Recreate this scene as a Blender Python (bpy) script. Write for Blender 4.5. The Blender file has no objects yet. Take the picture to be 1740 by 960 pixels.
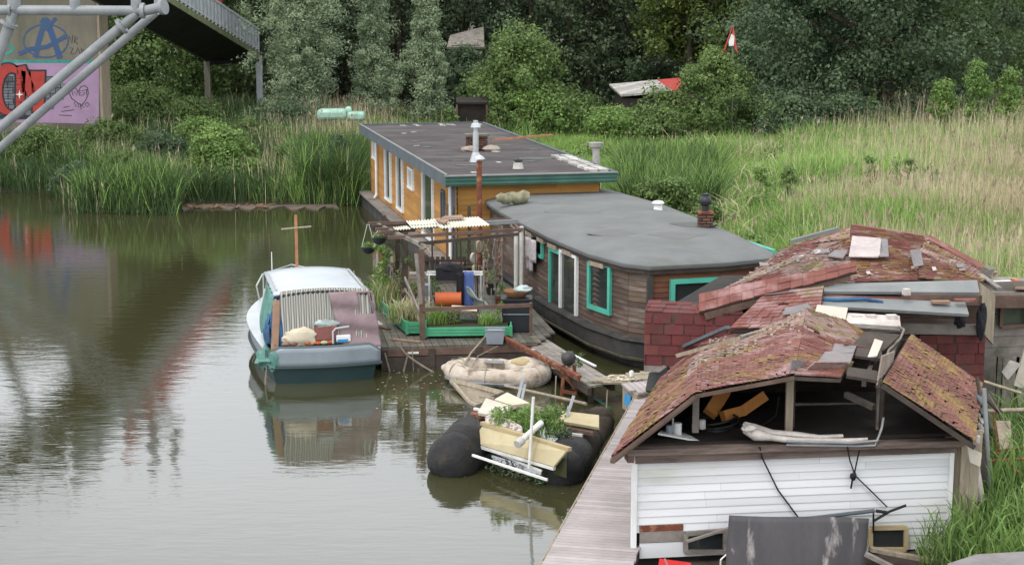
import bpy, math, random
import numpy as np
from mathutils import Vector, Matrix, noise as mnoise

# ------------------------------------------------------------------ camera, sky, sun, exposure
SC = bpy.context.scene
COL = SC.collection
CAMH, FPX, PITCH = 8.0, 2800.0, math.atan(490/2800)
cam_d = bpy.data.cameras.new('camera'); cam = bpy.data.objects.new('camera', cam_d); COL.objects.link(cam)
cam_d.sensor_width = 36; cam_d.lens = FPX/1740*36; cam_d.clip_end = 4000
cam.location = (0, 0, CAMH); cam.rotation_euler = (math.pi/2-PITCH, 0, 0)
SC.camera = cam
SUN_EL, SUN_AZ = math.radians(58), math.radians(215)      # azimuth clockwise from +Y: behind the camera, to the left
w = bpy.data.worlds.new('World'); SC.world = w; w.use_nodes = True
nt = w.node_tree; nt.nodes.clear()
wo = nt.nodes.new('ShaderNodeOutputWorld'); bg = nt.nodes.new('ShaderNodeBackground'); nt.links.new(bg.outputs[0], wo.inputs[0])
sky = nt.nodes.new('ShaderNodeTexSky'); sky.sky_type = 'NISHITA'; sky.sun_disc = False
sky.sun_elevation = SUN_EL; sky.sun_rotation = SUN_AZ; sky.air_density = 1.2; sky.dust_density = 3.0
tc = nt.nodes.new('ShaderNodeTexCoord'); nz = nt.nodes.new('ShaderNodeTexNoise'); nz.inputs['Scale'].default_value = 2.2; nz.inputs['Detail'].default_value = 5
mp = nt.nodes.new('ShaderNodeMapping'); mp.inputs['Scale'].default_value = (1, 1, 2.2)
nt.links.new(tc.outputs['Generated'], mp.inputs[0]); nt.links.new(mp.outputs[0], nz.inputs['Vector'])
cr = nt.nodes.new('ShaderNodeValToRGB'); cr.color_ramp.elements[0].position = .3; cr.color_ramp.elements[0].color = (14.6, 14.9, 15.3, 1)
cr.color_ramp.elements[1].position = .7; cr.color_ramp.elements[1].color = (20, 20.3, 20.7, 1)
nt.links.new(nz.outputs[0], cr.inputs[0])
mx = nt.nodes.new('ShaderNodeMix'); mx.data_type = 'RGBA'; mx.inputs[0].default_value = .88   # cloud cover over the blue sky
nt.links.new(sky.outputs[0], mx.inputs[6]); nt.links.new(cr.outputs[0], mx.inputs[7]); nt.links.new(mx.outputs[2], bg.inputs[0])
bg.inputs[1].default_value = .12
sd = bpy.data.lights.new('sun', 'SUN'); sd.energy = 1.5; sd.angle = math.radians(14); sd.color = (1, .96, .9)
sun = bpy.data.objects.new('sun', sd); COL.objects.link(sun)
sdir = Vector((math.sin(SUN_AZ)*math.cos(SUN_EL), math.cos(SUN_AZ)*math.cos(SUN_EL), math.sin(SUN_EL)))
sun.rotation_euler = sdir.to_track_quat('Z', 'Y').to_euler(); sun.location = (0, 0, 60)
SC.view_settings.view_transform = 'Standard'; SC.view_settings.look = 'None'
SC.view_settings.exposure = -0.1; SC.view_settings.gamma = 1

# ------------------------------------------------------------------ helpers
R = math.radians
rnd = random.Random(7)
FWD = Vector((0, math.cos(PITCH), -math.sin(PITCH))); UPV = Vector((0, math.sin(PITCH), math.cos(PITCH)))
def P(px, py, z=None, Y=None):
    """world point seen at a pixel of the photograph, at height z or at distance Y"""
    d = FWD + Vector((1, 0, 0))*((px-870)/FPX) + UPV*((480-py)/FPX)
    t = (z-CAMH)/d.z if z is not None else Y/d.y
    return Vector((0, 0, CAMH)) + d*t

MATS = {}
def mat(name, c1, c2=None, rough=.85, scale=2.5, detail=8, isl=0.0, bump=.15, bscale=None, spec=.3, metal=0.0,
        c3=None, s3=.8, t3=(.52, .62), stretch=None, boards=None, bline=.35, trans=0.0, alpha=None, contrast=(.35, .65), brick=None):
    """procedural material: two-colour noise, optional stains (c3), random value per island, boards, bricks, bump"""
    m = bpy.data.materials.new(name); m.use_nodes = True; MATS[name] = m
    n = m.node_tree; n.nodes.clear(); N = n.nodes.new; L = n.links.new
    out = N('ShaderNodeOutputMaterial'); b = N('ShaderNodeBsdfPrincipled'); L(b.outputs[0], out.inputs[0])
    b.inputs['Roughness'].default_value = rough; b.inputs['Metallic'].default_value = metal
    b.inputs['Specular IOR Level'].default_value = spec
    t = N('ShaderNodeTexCoord'); src = t.outputs['Object']
    if stretch:
        mpn = N('ShaderNodeMapping'); mpn.inputs['Scale'].default_value = stretch; L(src, mpn.inputs[0]); src = mpn.outputs[0]
    def noise_(s, d):
        x = N('ShaderNodeTexNoise'); x.inputs['Scale'].default_value = s; x.inputs['Detail'].default_value = d; x.inputs['Roughness'].default_value = .62; L(src, x.inputs['Vector']); return x
    def mixc(f, a, bb, blend='MIX'):
        x = N('ShaderNodeMix'); x.data_type = 'RGBA'; x.blend_type = blend
        for s, v in ((0, f), (6, a), (7, bb)):
            if isinstance(v, (int, float)): x.inputs[s].default_value = v
            elif isinstance(v, tuple): x.inputs[s].default_value = (*v, 1) if len(v) == 3 else v
            else: L(v, x.inputs[s])
        return x.outputs[2]
    def mrange(v, a, bb, c=0, d=1):
        x = N('ShaderNodeMapRange'); L(v, x.inputs[0])
        for i, q in enumerate((a, bb, c, d)): x.inputs[i+1].default_value = q
        return x.outputs[0]
    def math_(op, a, bb=None):
        x = N('ShaderNodeMath'); x.operation = op
        for i, v in enumerate((a, bb)):
            if v is None: continue
            if isinstance(v, (int, float)): x.inputs[i].default_value = v
            else: L(v, x.inputs[i])
        return x.outputs[0]
    n1 = noise_(scale, detail)
    col = mixc(mrange(n1.outputs[0], *contrast), c1, c2 or tuple(v*.72 for v in c1))
    height = n1.outputs[0]
    if c3:
        n3 = noise_(s3, 6); col = mixc(mrange(n3.outputs[0], *t3), col, c3)
    if isl:
        g = N('ShaderNodeNewGeometry'); h = N('ShaderNodeHueSaturation')
        L(mrange(g.outputs['Random Per Island'], 0, 1, 1-isl, 1+isl), h.inputs['Value'])
        L(mrange(math_('FRACT', math_('MULTIPLY', g.outputs['Random Per Island'], 17.3)), 0, 1, .5-.04*isl, .5+.04*isl), h.inputs['Hue'])
        L(col, h.inputs['Color']); col = h.outputs[0]
    bh = None
    if boards:
        uv = N('ShaderNodeSeparateXYZ'); L(t.outputs['UV'], uv.inputs[0])
        axis, pitch = boards
        q = math_('DIVIDE', uv.outputs[axis], pitch); fr = math_('FRACT', q)
        wn = N('ShaderNodeTexWhiteNoise'); wn.noise_dimensions = '1D'; L(math_('FLOOR', q), wn.inputs['W'])
        h = N('ShaderNodeHueSaturation'); L(mrange(wn.outputs[0], 0, 1, .8, 1.18), h.inputs['Value']); L(col, h.inputs['Color']); col = h.outputs[0]
        line = math_('LESS_THAN', fr, .09); col = mixc(math_('MULTIPLY', line, 1-bline), col, tuple(v*.25 for v in c1))
        bh = math_('SUBTRACT', 1.0, line)
    if brick:
        bt = N('ShaderNodeTexBrick'); bt.inputs['Scale'].default_value = 1
        bt.inputs['Brick Width'].default_value = brick[0]; bt.inputs['Row Height'].default_value = brick[1]; bt.inputs['Mortar Size'].default_value = brick[2]
        bt.inputs['Color1'].default_value = (1, 1, 1, 1); bt.inputs['Color2'].default_value = (.55, .55, .55, 1); bt.inputs['Mortar'].default_value = (.12, .12, .12, 1)
        L(t.outputs['UV'], bt.inputs['Vector']); col = mixc(1.0, col, bt.outputs['Color'], 'MULTIPLY'); bh = math_('SUBTRACT', 1.0, bt.outputs['Fac'])
    L(col, b.inputs['Base Color'])
    if bump:
        bp = N('ShaderNodeBump'); bp.inputs['Strength'].default_value = min(1, bump*2); bp.inputs['Distance'].default_value = .02
        nb = noise_(bscale or scale*5, 5).outputs[0]
        hh = nb if bh is None else math_('ADD', math_('MULTIPLY', nb, .4), bh)
        L(hh, bp.inputs['Height']); L(bp.outputs[0], b.inputs['Normal'])
    if trans:
        tr = N('ShaderNodeBsdfTranslucent'); L(col, tr.inputs[0]); ms = N('ShaderNodeMixShader'); ms.inputs[0].default_value = trans
        L(b.outputs[0], ms.inputs[1]); L(tr.outputs[0], ms.inputs[2]); L(ms.outputs[0], out.inputs[0])
    return m
def M(n): return MATS[n]

def finish(o, label=None, cat=None, group=None, kind=None):
    if label: o['label'] = label
    if cat: o['category'] = cat
    if group: o['group'] = group
    if kind: o['kind'] = kind
    return o
def thing(name, loc, label, cat, group=None, rz=0):
    o = bpy.data.objects.new(name, None); COL.objects.link(o); o.empty_display_size = .3
    o.location = loc; o.rotation_euler = (0, 0, rz)
    return finish(o, label, cat, group)
def wmat(o):
    m = Matrix.Translation(o.location) @ o.rotation_euler.to_matrix().to_4x4()
    return wmat(o.parent) @ m if o.parent else m

def perp(d):
    d = d.normalized(); a = Vector((0, 0, 1)) if abs(d.z) < .95 else Vector((1, 0, 0))
    u = d.cross(a).normalized(); return u, u.cross(d).normalized()
class MB:
    def __init__(s): s.v = []; s.f = []
    def add(s, vs, fs):
        o = len(s.v); s.v += [Vector(q) for q in vs]; s.f += [tuple(i+o for i in q) for q in fs]; return s
    def box(s, c, d, rz=0, rx=0, ry=0):
        m = Matrix.Rotation(rz, 3, 'Z') @ Matrix.Rotation(ry, 3, 'Y') @ Matrix.Rotation(rx, 3, 'X'); c = Vector(c)
        vs = [c + m @ Vector((x*d[0]/2, y*d[1]/2, z*d[2]/2)) for z in (-1, 1) for y in (-1, 1) for x in (-1, 1)]
        return s.add(vs, [(0, 2, 3, 1), (4, 5, 7, 6), (0, 1, 5, 4), (1, 3, 7, 5), (3, 2, 6, 7), (2, 0, 4, 6)])
    def beam(s, a, b, w, h, up=(0, 0, 1)):
        a, b = Vector(a), Vector(b); d = (b-a).normalized(); up = Vector(up)
        if abs(d.dot(up)) > .95: up = Vector((0, 1, 0))
        u = d.cross(up).normalized()*w/2; v = u.normalized().cross(d)*h/2
        vs = [p+i*u+j*v for p in (a, b) for j in (-1, 1) for i in (-1, 1)]
        return s.add(vs, [(0, 1, 3, 2), (4, 6, 7, 5), (0, 4, 5, 1), (1, 5, 7, 3), (3, 7, 6, 2), (2, 6, 4, 0)])
    def tube(s, a, b, r, r2=None, n=10):
        return s.path([a, b], r, n, r2)
    def path(s, pts, r, n=8, r2=None, closed=False):
        pts = [Vector(p) for p in pts]; k = len(pts); vs = []; fs = []; pu = None
        for i, p in enumerate(pts):
            d = (pts[(i+1) % k]-pts[i-1]) if closed else pts[min(i+1, k-1)]-pts[max(i-1, 0)]
            u, v = perp(d)
            if pu is not None:
                u = pu - d.normalized()*pu.dot(d.normalized()); u = u.normalized() if u.length > 1e-5 else perp(d)[0]; v = u.cross(d.normalized())
            pu = u
            rr = r[i] if isinstance(r, (list, tuple)) else (r if r2 is None else r+(r2-r)*i/(k-1))
            vs += [p+(u*math.cos(2*math.pi*j/n)+v*math.sin(2*math.pi*j/n))*rr for j in range(n)]
        for i in range(k if closed else k-1):
            q = (i+1) % k
            fs += [(i*n+j, i*n+(j+1) % n, q*n+(j+1) % n, q*n+j) for j in range(n)]
        if not closed: fs += [tuple(range(n))[::-1], tuple(range((k-1)*n, k*n))]
        return s.add(vs, fs)
    def lathe(s, c, prof, n=16):
        c = Vector(c); k = len(prof)
        vs = [c+Vector((r*math.cos(2*math.pi*j/n), r*math.sin(2*math.pi*j/n), z)) for r, z in prof for j in range(n)]
        fs = [(i*n+j, i*n+(j+1) % n, (i+1)*n+(j+1) % n, (i+1)*n+j) for i in range(k-1) for j in range(n)]
        return s.add(vs, fs+[tuple(range(n))[::-1], tuple(range((k-1)*n, k*n))])
    def prism(s, poly, z0, z1):
        n = len(poly); z0f = z0 if callable(z0) else (lambda p: z0); z1f = z1 if callable(z1) else (lambda p: z1)
        vs = [(p[0], p[1], z0f(p)) for p in poly]+[(p[0], p[1], z1f(p)) for p in poly]
        return s.add(vs, [tuple(range(n))[::-1], tuple(range(n, 2*n))]+[(i, (i+1) % n, n+(i+1) % n, n+i) for i in range(n)])
    def slab(s, pts, t):
        pts = [Vector(p) for p in pts]; n = len(pts); nn = Vector((0, 0, 0))
        for i in range(n): nn += (pts[i]-pts[0]).cross(pts[(i+1) % n]-pts[0])
        nn.normalize()
        vs = [p+nn*t/2 for p in pts]+[p-nn*t/2 for p in pts]
        return s.add(vs, [tuple(range(n)), tuple(range(n, 2*n))[::-1]]+[(i, n+i, n+(i+1) % n, (i+1) % n) for i in range(n)])
    def ball(s, c, rad, n=12, m=8, rough=0.0, seed=0, rz=0):
        c = Vector(c); vs = []; Rz = Matrix.Rotation(rz, 3, 'Z')
        for i in range(m+1):
            th = math.pi*i/m
            for j in range(n):
                ph = 2*math.pi*j/n; d = Vector((math.sin(th)*math.cos(ph), math.sin(th)*math.sin(ph), math.cos(th)))
                k = 1+rough*mnoise.noise(d*1.9+Vector((seed*3.1, seed, 0)))
                vs.append(c+Rz @ Vector((d.x*rad[0], d.y*rad[1], d.z*rad[2]))*k)
        return s.add(vs, [(i*n+j, (i+1)*n+j, (i+1)*n+(j+1) % n, i*n+(j+1) % n) for i in range(m) for j in range(n)])
    def grid(s, fn, nu, nv, thick=0):
        vs = [fn(i/nu, j/nv) for j in range(nv+1) for i in range(nu+1)]; W = nu+1
        return s.add(vs, [(j*W+i, j*W+i+1, (j+1)*W+i+1, (j+1)*W+i) for j in range(nv) for i in range(nu)])
    def build(s, name, m, parent=None, world=True, smooth=False, label=None, cat=None, group=None, kind=None, solid=0, bevel=0):
        vs = s.v; me = bpy.data.meshes.new(name); o = bpy.data.objects.new(name, me)
        if parent is not None:
            o.parent = parent
            if world:
                inv = wmat(parent).inverted(); vs = [inv @ p for p in vs]
        elif world and vs:
            lo = [min(p[i] for p in vs) for i in range(3)]; hi = [max(p[i] for p in vs) for i in range(3)]
            c = Vector(((lo[0]+hi[0])/2, (lo[1]+hi[1])/2, lo[2])); o.location = c; vs = [p-c for p in vs]
        me.from_pydata(vs, [], s.f)
        uvl = me.uv_layers.new(name='UVMap').data
        src = s.v
        for p in me.polygons:
            if len(p.vertices) < 3: continue
            nn = Vector((0, 0, 0)); q = [src[i] for i in p.vertices]
            for i in range(1, len(q)-1): nn += (q[i]-q[0]).cross(q[i+1]-q[0])
            if nn.length < 1e-12: continue
            nn.normalize()
            u = Vector((1, 0, 0)) if abs(nn.z) > .995 else Vector((0, 0, 1)).cross(nn).normalized(); v = nn.cross(u)
            for li, pt in zip(p.loop_indices, q): uvl[li].uv = (pt.dot(u), pt.dot(v))
        if smooth:
            for p in me.polygons: p.use_smooth = True
            me.set_sharp_from_angle(angle=R(40))
        if isinstance(m, str): m = M(m)
        me.materials.append(m); COL.objects.link(o)
        if solid:
            md = o.modifiers.new('solid', 'SOLIDIFY'); md.thickness = solid; md.offset = 0
        if bevel:
            md = o.modifiers.new('bevel', 'BEVEL'); md.width = bevel; md.segments = 2; md.limit_method = 'ANGLE'
        return finish(o, label, cat, group, kind)

def np_mesh(name, V, nper, m, parent=None, loc=(0, 0, 0), **kw):
    """many small separate faces: V is (count, nper, 3)"""
    V = np.asarray(V, dtype=np.float32); cnt = V.shape[0]
    me = bpy.data.meshes.new(name); me.vertices.add(cnt*nper); me.vertices.foreach_set('co', (V-np.array(loc, dtype=np.float32)).ravel())
    me.loops.add(cnt*nper); me.loops.foreach_set('vertex_index', np.arange(cnt*nper, dtype=np.int32))
    me.polygons.add(cnt); me.polygons.foreach_set('loop_start', np.arange(cnt, dtype=np.int32)*nper)
    me.update(calc_edges=True)
    o = bpy.data.objects.new(name, me); me.materials.append(M(m)); COL.objects.link(o)
    if parent is not None: o.parent = parent
    else: o.location = loc
    return finish(o, **kw)
# ------------------------------------------------------------------ materials
mat('mud', (.075, .06, .04), (.13, .11, .08), scale=.7, bump=.3)
mat('soil', (.035, .03, .018), (.05, .055, .02), scale=.4, bump=.3)
mat('deck_wood', (.15, .135, .115), (.085, .078, .066), isl=.25, scale=3, bump=.35, c3=(.07, .08, .045), s3=1.5, t3=(.5, .7))
mat('shed_roof', (.42, .4, .38), (.28, .26, .24), scale=3, bump=.3, boards=(0, .5))
mat('shore_mud', (.16, .14, .12), (.09, .075, .06), scale=2, bump=.4, c3=(.2, .11, .08), s3=3)
mat('leaf_willow', (.34, .42, .26), (.22, .29, .175), isl=.25, bump=0, scale=.4, trans=.25, rough=.6)
mat('leaf_dark', (.105, .145, .075), (.055, .083, .047), isl=.35, bump=0, scale=.25, trans=.3, rough=.55)
mat('leaf_oak', (.14, .2, .105), (.075, .12, .065), isl=.35, bump=0, scale=.3, trans=.35, rough=.55)
mat('leaf_mid', (.17, .25, .08), (.1, .16, .052), isl=.4, bump=0, scale=.35, trans=.35, rough=.6)
mat('leaf_light', (.21, .32, .09), (.13, .22, .06), isl=.35, bump=0, scale=.6, trans=.3, rough=.6)
mat('leaf_yellow', (.17, .22, .05), (.08, .12, .03), isl=.4, bump=0, scale=.5, trans=.3, rough=.6)
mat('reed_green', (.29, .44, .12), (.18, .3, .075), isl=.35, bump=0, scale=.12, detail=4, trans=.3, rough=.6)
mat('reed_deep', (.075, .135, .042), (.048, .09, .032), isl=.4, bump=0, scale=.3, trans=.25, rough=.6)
mat('meadow_green', (.3, .44, .12), (.19, .3, .075), isl=.3, bump=0, scale=.25, detail=5, trans=.35, rough=.7)
mat('seed_head', (.42, .34, .25), (.3, .23, .16), isl=.3, bump=0, scale=.4, trans=.2)
mat('reed_dry', (.58, .51, .35), (.42, .36, .22), isl=.35, bump=0, scale=.3, trans=.2, rough=.8)
mat('bark', (.09, .075, .055), (.05, .04, .03), scale=4, bump=.5, stretch=(1, 1, .3))
mat('concrete', (.2, .185, .145), (.11, .1, .08), scale=.6, bump=.3, c3=(.09, .1, .06), s3=.35, stretch=(1, 1, .5), t3=(.5, .7))
mat('pink_paint', (.37, .245, .37), (.3, .2, .31), scale=.8, bump=.1, c3=(.36, .27, .36), s3=1.5, t3=(.55, .75))
mat('red_paint_dull', (.42, .055, .045), (.33, .045, .04), scale=2, bump=.1)
mat('black_paint', (.02, .02, .025), (.04, .04, .045), scale=2, bump=.1, rough=.6)
mat('blue_paint', (.04, .09, .22), (.06, .1, .16), scale=3, bump=.1)
mat('teal_graffiti', (.05, .3, .26), (.04, .2, .17), scale=3)
mat('brick_grey_paint', (.22, .23, .25), (.15, .16, .18), brick=(.5, .26, .02), bump=.2)
mat('steel_grey', (.25, .265, .28), (.18, .195, .205), rough=.45, scale=1.2, bump=.05, spec=.5, c3=(.27, .28, .28), s3=1.5)
mat('steel_rail', (.47, .5, .53), (.37, .395, .42), rough=.5, scale=2, bump=.05)
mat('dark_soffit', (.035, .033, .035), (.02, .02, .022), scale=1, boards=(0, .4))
mat('red_panel', (.62, .03, .06), (.4, .02, .04), scale=1)
mat('mossy_kerb', (.16, .18, .09), (.1, .11, .07), scale=2)
mat('ochre_board', (.4, .205, .055), (.3, .155, .045), isl=.16, scale=1.2, bump=.15, c3=(.26, .15, .06), s3=1.1, stretch=(.6, .6, 2), t3=(.55, .72))
mat('roof_felt', (.068, .057, .057), (.047, .04, .04), scale=.9, bump=.15, boards=(1, 1.0), bline=.55, c3=(.1, .09, .09), s3=.8, t3=(.5, .75))
mat('felt_patch', (.035, .033, .033), (.05, .05, .048), rough=.35, scale=3, bump=.3)
mat('fascia_grey', (.11, .13, .145), (.08, .1, .11), scale=2, bump=.2)
mat('fascia_green', (.055, .14, .11), (.04, .1, .08), scale=2, bump=.1, rough=.5)
mat('white_paint', (.74, .75, .76), (.62, .63, .62), scale=2, bump=.05, rough=.5)
mat('white_board', (.67, .68, .7), (.58, .59, .6), scale=.9, bump=.08, rough=.55, isl=.08, c3=(.42, .43, .33), s3=1.1, t3=(.54, .78), stretch=(.35, .35, 1.4))
mat('galvanised', (.5, .52, .53), (.38, .4, .42), rough=.4, scale=4, bump=.1, metal=.5, spec=.5)
mat('rust', (.2, .065, .035), (.11, .04, .028), scale=5, bump=.4, c3=(.28, .13, .07), s3=6)
mat('brick_chimney', (.2, .1, .07), (.12, .07, .05), brick=(.2, .07, .012), scale=4, bump=.5)
mat('stone_weight', (.5, .48, .45), (.3, .29, .27), isl=.3, scale=4, bump=.3)
mat('roof_grey', (.168, .175, .175), (.138, .144, .143), scale=1.1, bump=.25, bscale=18, c3=(.13, .137, .125), s3=.9, t3=(.5, .72), spec=.15)
mat('felt_seam', (.145, .151, .148), (.135, .142, .135), scale=4, bump=.3, spec=.15)
mat('barge_board', (.115, .08, .06), (.075, .05, .04), isl=.28, scale=1.8, bump=.3, c3=(.19, .165, .14), s3=1.3, t3=(.52, .68), stretch=(.5, .5, 2.5))
mat('brown_stain', (.16, .065, .035), (.1, .042, .028), isl=.2, scale=2, bump=.2, stretch=(.5, .5, 2))
mat('hull_black', (.028, .028, .03), (.06, .055, .05), scale=2, bump=.3, c3=(.1, .085, .06), s3=2.2, t3=(.58, .7))
mat('hull_weed', (.06, .055, .035), (.1, .09, .06), scale=6, bump=.8)
mat('teal_paint', (.085, .42, .32), (.065, .34, .26), scale=2, bump=.08, rough=.5)
mat('glass', (.018, .022, .022), (.03, .035, .035), rough=.06, scale=1, bump=0, spec=.9)
mat('glass_green', (.05, .07, .045), (.09, .1, .08), rough=.08, scale=2, bump=0, spec=.9)
mat('curtain', (.45, .45, .43), (.3, .3, .28), scale=3)
mat('grey_wood', (.25, .225, .2), (.15, .135, .12), isl=.25, scale=3, bump=.35, c3=(.1, .11, .07), s3=1.5, t3=(.55, .7))
mat('dark_wood', (.07, .055, .045), (.04, .032, .027), isl=.25, scale=3, bump=.4)
mat('brown_wood', (.15, .1, .075), (.09, .06, .045), isl=.2, scale=3, bump=.35)
mat('beam_wood', (.2, .15, .13), (.1, .075, .065), scale=2.5, bump=.5, stretch=(.4, 1, 3), contrast=(.4, .6))
mat('new_wood', (.5, .22, .06), (.4, .17, .05), scale=4, bump=.2)
mat('jetty_board', (.38, .34, .335), (.29, .26, .252), isl=.13, scale=1.6, bump=.2, c3=(.28, .25, .24), s3=1.1, t3=(.5, .75))
mat('shingle_red', (.2, .078, .062), (.145, .056, .048), isl=.12, scale=2.2, bump=.3, c3=(.3, .19, .18), s3=1.6, t3=(.5, .66))
mat('shingle_moss', (.19, .078, .06), (.135, .06, .046), isl=.14, scale=1.4, bump=.5, c3=(.22, .14, .05), s3=1.9, t3=(.46, .6), bscale=14)
mat('shingle_wall', (.135, .036, .034), (.095, .028, .027), isl=.2, scale=3, bump=.25, c3=(.075, .05, .045), s3=1.8, t3=(.52, .75))
mat('shingle_pale', (.3, .225, .2), (.2, .11, .09), isl=.18, scale=3, bump=.4, c3=(.2, .17, .08), s3=3, t3=(.52, .62))
mat('foam_pale', (.5, .44, .43), (.36, .31, .3), scale=4, bump=.4)
mat('moss', (.15, .105, .035), (.09, .075, .028), isl=.25, scale=4, bump=.7)
mat('lichen', (.24, .19, .15), (.32, .28, .24), isl=.3, scale=5, bump=.5)
mat('felt_grey', (.16, .15, .152), (.22, .2, .2), scale=3, bump=.4)
mat('flashing', (.17, .18, .178), (.22, .23, .228), scale=1.6, rough=.55, bump=.2)
mat('foam_white', (.58, .54, .51), (.4, .35, .32), scale=4, bump=.4)
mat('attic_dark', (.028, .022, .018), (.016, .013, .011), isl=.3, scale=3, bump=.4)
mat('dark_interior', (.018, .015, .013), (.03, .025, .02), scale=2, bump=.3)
mat('rubber_black', (.014, .015, .018), (.028, .026, .024), rough=.6, scale=4, bump=.6, spec=.2, c3=(.05, .042, .034), s3=2.5, t3=(.56, .7))
mat('rubber_algae', (.042, .034, .028), (.065, .052, .042), spec=.12, rough=.85, scale=2.3, bump=.5, c3=(.14, .07, .05), s3=1.5, t3=(.6, .68))
mat('cream_board', (.5, .44, .28), (.4, .335, .205), scale=1.6, bump=.1, c3=(.4, .31, .16), s3=2.5, t3=(.55, .75))
mat('cream_edge', (.45, .36, .2), (.35, .28, .16), scale=4, bump=.2)
mat('ply_pale', (.56, .52, .44), (.42, .38, .32), scale=2, bump=.15)
mat('speckle', (.55, .5, .47), (.22, .17, .15), scale=14, bump=.3, contrast=(.45, .55))
mat('pvc_white', (.72, .72, .7), (.55, .54, .5), rough=.4, scale=4, bump=.05)
mat('dinghy_cream', (.52, .46, .39), (.38, .31, .245), rough=.6, scale=3.5, bump=.5, c3=(.17, .135, .105), s3=3.2, t3=(.54, .68))
mat('rope', (.25, .22, .17), (.15, .13, .1), scale=20, bump=.3)
mat('cable_black', (.012, .012, .013), rough=.5, bump=0)
mat('planter_green', (.08, .36, .2), (.06, .28, .16), isl=.12, scale=2, bump=.15, c3=(.1, .2, .11), s3=2.5, t3=(.58, .75))
mat('plastic_grey', (.26, .29, .33), (.21, .24, .28), rough=.4, scale=2, bump=.02)
mat('plastic_black', (.018, .022, .028), (.028, .03, .036), rough=.4, scale=2, bump=.03)
mat('orange_drum', (.5, .11, .03), (.38, .085, .03), rough=.45, scale=2, bump=.05)
mat('black_cloth', (.012, .013, .018), (.02, .02, .025), scale=4, bump=.5)
mat('blue_cloth', (.1, .16, .4), (.08, .12, .3), scale=3, bump=.3)
mat('pale_sheet', (.45, .52, .52), (.3, .38, .36), rough=.4, scale=2, bump=.3)
mat('wicker', (.26, .13, .06), (.15, .08, .04), scale=12, bump=.8)
mat('corrugated', (.66, .63, .54), (.5, .47, .38), rough=.5, scale=1.6, bump=.1)
mat('boat_white', (.46, .5, .53), (.37, .41, .44), rough=.3, scale=1.2, bump=.03, spec=.5, c3=(.38, .3, .2), s3=2.5, t3=(.66, .8))
mat('boat_grey', (.22, .26, .29), (.18, .21, .24), rough=.35, scale=1.5, bump=.05, spec=.5)
mat('boat_green', (.008, .028, .032), (.012, .035, .036), rough=.3, scale=1.5, bump=.05, spec=.5)
mat('tarp_green', (.12, .27, .23), (.07, .17, .15), rough=.6, scale=3, bump=.5)
mat('tarp_blue', (.03, .12, .26), (.02, .06, .14), rough=.55, scale=3, bump=.5)
mat('tarp_mauve', (.27, .2, .21), (.2, .145, .155), rough=.65, scale=2.2, bump=.6)
mat('cardboard', (.3, .19, .13), (.22, .14, .1), scale=2)
mat('bag_red', (.26, .1, .085), (.2, .08, .075), rough=.4, scale=3, bump=.3)
mat('cushion', (.62, .55, .42), (.5, .44, .34), scale=2, bump=.2)
mat('mast_wood', (.42, .2, .1), (.3, .13, .07), scale=4, bump=.2)
mat('sheet_rust', (.085, .08, .086), (.055, .053, .057), rough=.6, scale=1.6, bump=.2, c3=(.33, .3, .29), s3=2.6, t3=(.6, .72), stretch=(1.6, 1, .5))
mat('red_plastic', (.55, .03, .03), (.42, .02, .02), rough=.35, scale=2, bump=0)
mat('blue_sign', (.05, .3, .6), (.04, .22, .45), scale=3)
mat('roll_mat', (.3, .28, .19), (.13, .13, .08), scale=6, bump=.5)
mat('laundry', (.55, .5, .52), (.33, .3, .32), scale=7, bump=.3)
mat('weathered_pale', (.36, .31, .23), (.24, .2, .15), isl=.2, scale=4, bump=.5, stretch=(3, 3, .4))
mat('car_mint', (.36, .55, .45), (.2, .34, .27), rough=.35, scale=3, bump=.1)
mat('flag_white', (.75, .73, .72), rough=.8, bump=0)
mat('flag_red', (.5, .08, .07), rough=.8, bump=0)
mat('moss_green', (.09, .12, .03), (.06, .07, .02), scale=5, bump=.5)

def striped(name, ca, cb, n):
    m = bpy.data.materials.new(name); m.use_nodes = True; MATS[name] = m
    t = m.node_tree; b = t.nodes['Principled BSDF']; b.inputs['Roughness'].default_value = .7
    uv = t.nodes.new('ShaderNodeTexCoord'); sp = t.nodes.new('ShaderNodeSeparateXYZ'); t.links.new(uv.outputs['Object'], sp.inputs[0])
    a = t.nodes.new('ShaderNodeMath'); a.operation = 'MULTIPLY'; a.inputs[1].default_value = n; t.links.new(sp.outputs[0], a.inputs[0])
    f = t.nodes.new('ShaderNodeMath'); f.operation = 'FRACT'; t.links.new(a.outputs[0], f.inputs[0])
    r = t.nodes.new('ShaderNodeValToRGB'); e = r.color_ramp.elements
    e[0].position = 0; e[0].color = (*ca, 1); e[1].position = .35; e[1].color = (*cb, 1)
    x = e.new(.5); x.color = (*ca, 1); x = e.new(.72); x.color = (cb[0]*.5, cb[1]*.5, cb[2]*.45, 1); x = e.new(.9); x.color = (*ca, 1)
    t.links.new(f.outputs[0], r.inputs[0]); t.links.new(r.outputs[0], b.inputs['Base Color'])
striped('striped_cloth', (.42, .41, .37), (.13, .13, .125), 9.5)

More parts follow.
